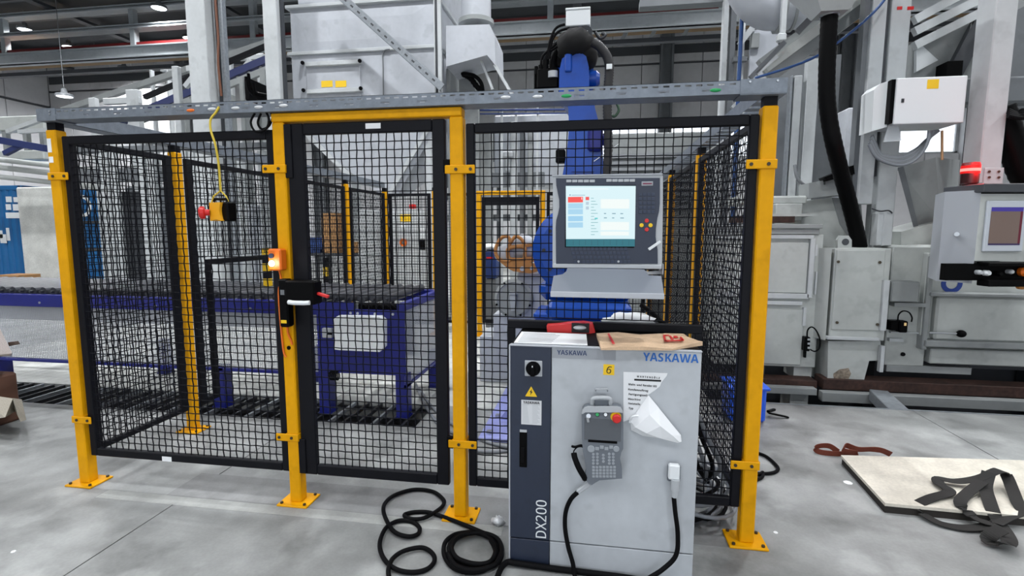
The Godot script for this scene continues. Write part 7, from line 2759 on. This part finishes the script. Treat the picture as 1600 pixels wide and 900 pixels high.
	for s in straps:
		var pts := []
		for p in s[4]:
			pts.append(G(p[0], p[1], p[2]))
		var fine := curve(pts, 5)
		var ws := []
		for i in fine.size():
			var tg: Vector3 = (fine[mini(i + 1, fine.size() - 1)] - fine[maxi(i - 1, 0)]).normalized()
			var wv := Vector3(s[5][0], s[5][1], s[5][2]).normalized()
			var side := tg.cross(Vector3.UP).normalized()
			var w := (side * 0.75 + wv * 0.4 * signf(side.dot(wv) + 0.01))
			if s[0] == "brown_strap":
				w = Vector3(0.25, 1, 0.2)
			w = (w - tg * w.dot(tg)).normalized()
			if ws.size() > 0 and w.dot(ws[-1]) < 0.0:
				w = -w
			ws.append(w * s[3] * 0.5)
		b = Mb.new()
		b.band(fine, ws, 0.004)
		one(s[0], b, s[2], s[1], "strap", "lifting straps on the board" if s[0] == "strap_sling" else "")
	# blue bin behind the corner post
	t = thing("blue_crate", "bright blue plastic crate on the floor behind the fence's corner post", "crate", G(1165, 660, 0.0))
	b = Mb.new()
	var g0 := G(1135, 656, 0.0)
	var g1 := G(1195, 662, 0.0)
	b.box(Vector3((g0.x + g1.x) * 0.5, 0.16, g1.z - 0.12), Vector3(g1.x - g0.x, 0.3, 0.28), 0.02)
	obj("body", b, M.bin_blue, t)
	b = Mb.new()
	b.box(Vector3((g0.x + g1.x) * 0.5, 0.305, g1.z - 0.12), Vector3(g1.x - g0.x + 0.04, 0.03, 0.32), 0.01)
	obj("rim", b, M.bin_blue, t)
	b = Mb.new()
	b.bar(G(1200, 645, 0.05), G(1232, 652, 0.01), 0.03, 0.012, Vector3.UP, 0.003)
	b.bar(G(1200, 643, 0.06), G(1210, 640, 0.04), 0.025, 0.02, Vector3.UP, 0.003)
	one("flat_stick", b, M.black_plastic, "flat black stick on the floor pointing away from the blue crate", "stick")
	for q in [[[1178, 706, 1195, 712, 1208, 722, 1216, 732, 1210, 738, 1195, 740, 1175, 739], "thin black cable loop on the floor right of the corner post, upper one"], [[1170, 742, 1186, 741, 1192, 738, 1190, 746, 1176, 752], "thin black cable loop on the floor right of the corner post, lower one"]]:
		var pts := []
		for i in range(0, q[0].size(), 2):
			pts.append(G(q[0][i], q[0][i + 1], 0.012))
		b = Mb.new()
		b.tube(curve(pts, 6), 0.011, 8)
		one("cable_bight", b, M.rubber, q[1], "cable")
	# cloth bundle at the left edge
	t = thing("cloth_bundle", "pale cloth and beige canvas heaped on a brown block at the left edge", "cloth", G(10, 668, 0.0))
	b = Mb.new()
	var cc := G(-12, 668, 0.0)
	b.span(cc + Vector3(-0.35, 0.0, -0.2), cc + Vector3(0.04, 0.42, 0.12), 0.02)
	obj("brown_block", b, mat(rgb(92, 62, 48), 0.8), t)
	b = Mb.new()
	b.loft([W(-50, 470, cc.z + 0.1), W(-4, 505, cc.z + 0.1), W(-4, 505, cc.z - 0.2), W(-50, 470, cc.z - 0.2)], [W(-50, 560, cc.z + 0.16), W(19, 552, cc.z + 0.12), W(17, 556, cc.z - 0.2), W(-50, 560, cc.z - 0.25)])
	obj("pale_cloth", b, M.pink_cloth, t)
	b = Mb.new()
	b.prism(poly([12, 535, 22, 534, 25, 539, 14, 541], cc.z + 0.08), at_z(cc.z + 0.08), 0.03)
	obj("dark_tip", b, mat(rgb(80, 66, 58), 0.8), t)
	b = Mb.new()
	b.loft([W(-50, 612, cc.z + 0.16), W(20, 623, cc.z + 0.14), W(18, 622, cc.z - 0.2), W(-50, 612, cc.z - 0.2)], [W(-50, 662, cc.z + 0.22), W(8, 652, cc.z + 0.24), W(26, 642, cc.z - 0.1), W(-50, 660, cc.z - 0.25)])
	b.loft([W(20, 622, cc.z + 0.18), W(34, 624, cc.z + 0.1), W(30, 628, cc.z - 0.1), W(16, 626, cc.z - 0.1)], [W(32, 659, cc.z + 0.2), W(41, 656, cc.z + 0.12), W(38, 652, cc.z - 0.05), W(30, 654, cc.z - 0.05)])
	obj("canvas", b, M.cloth, t)
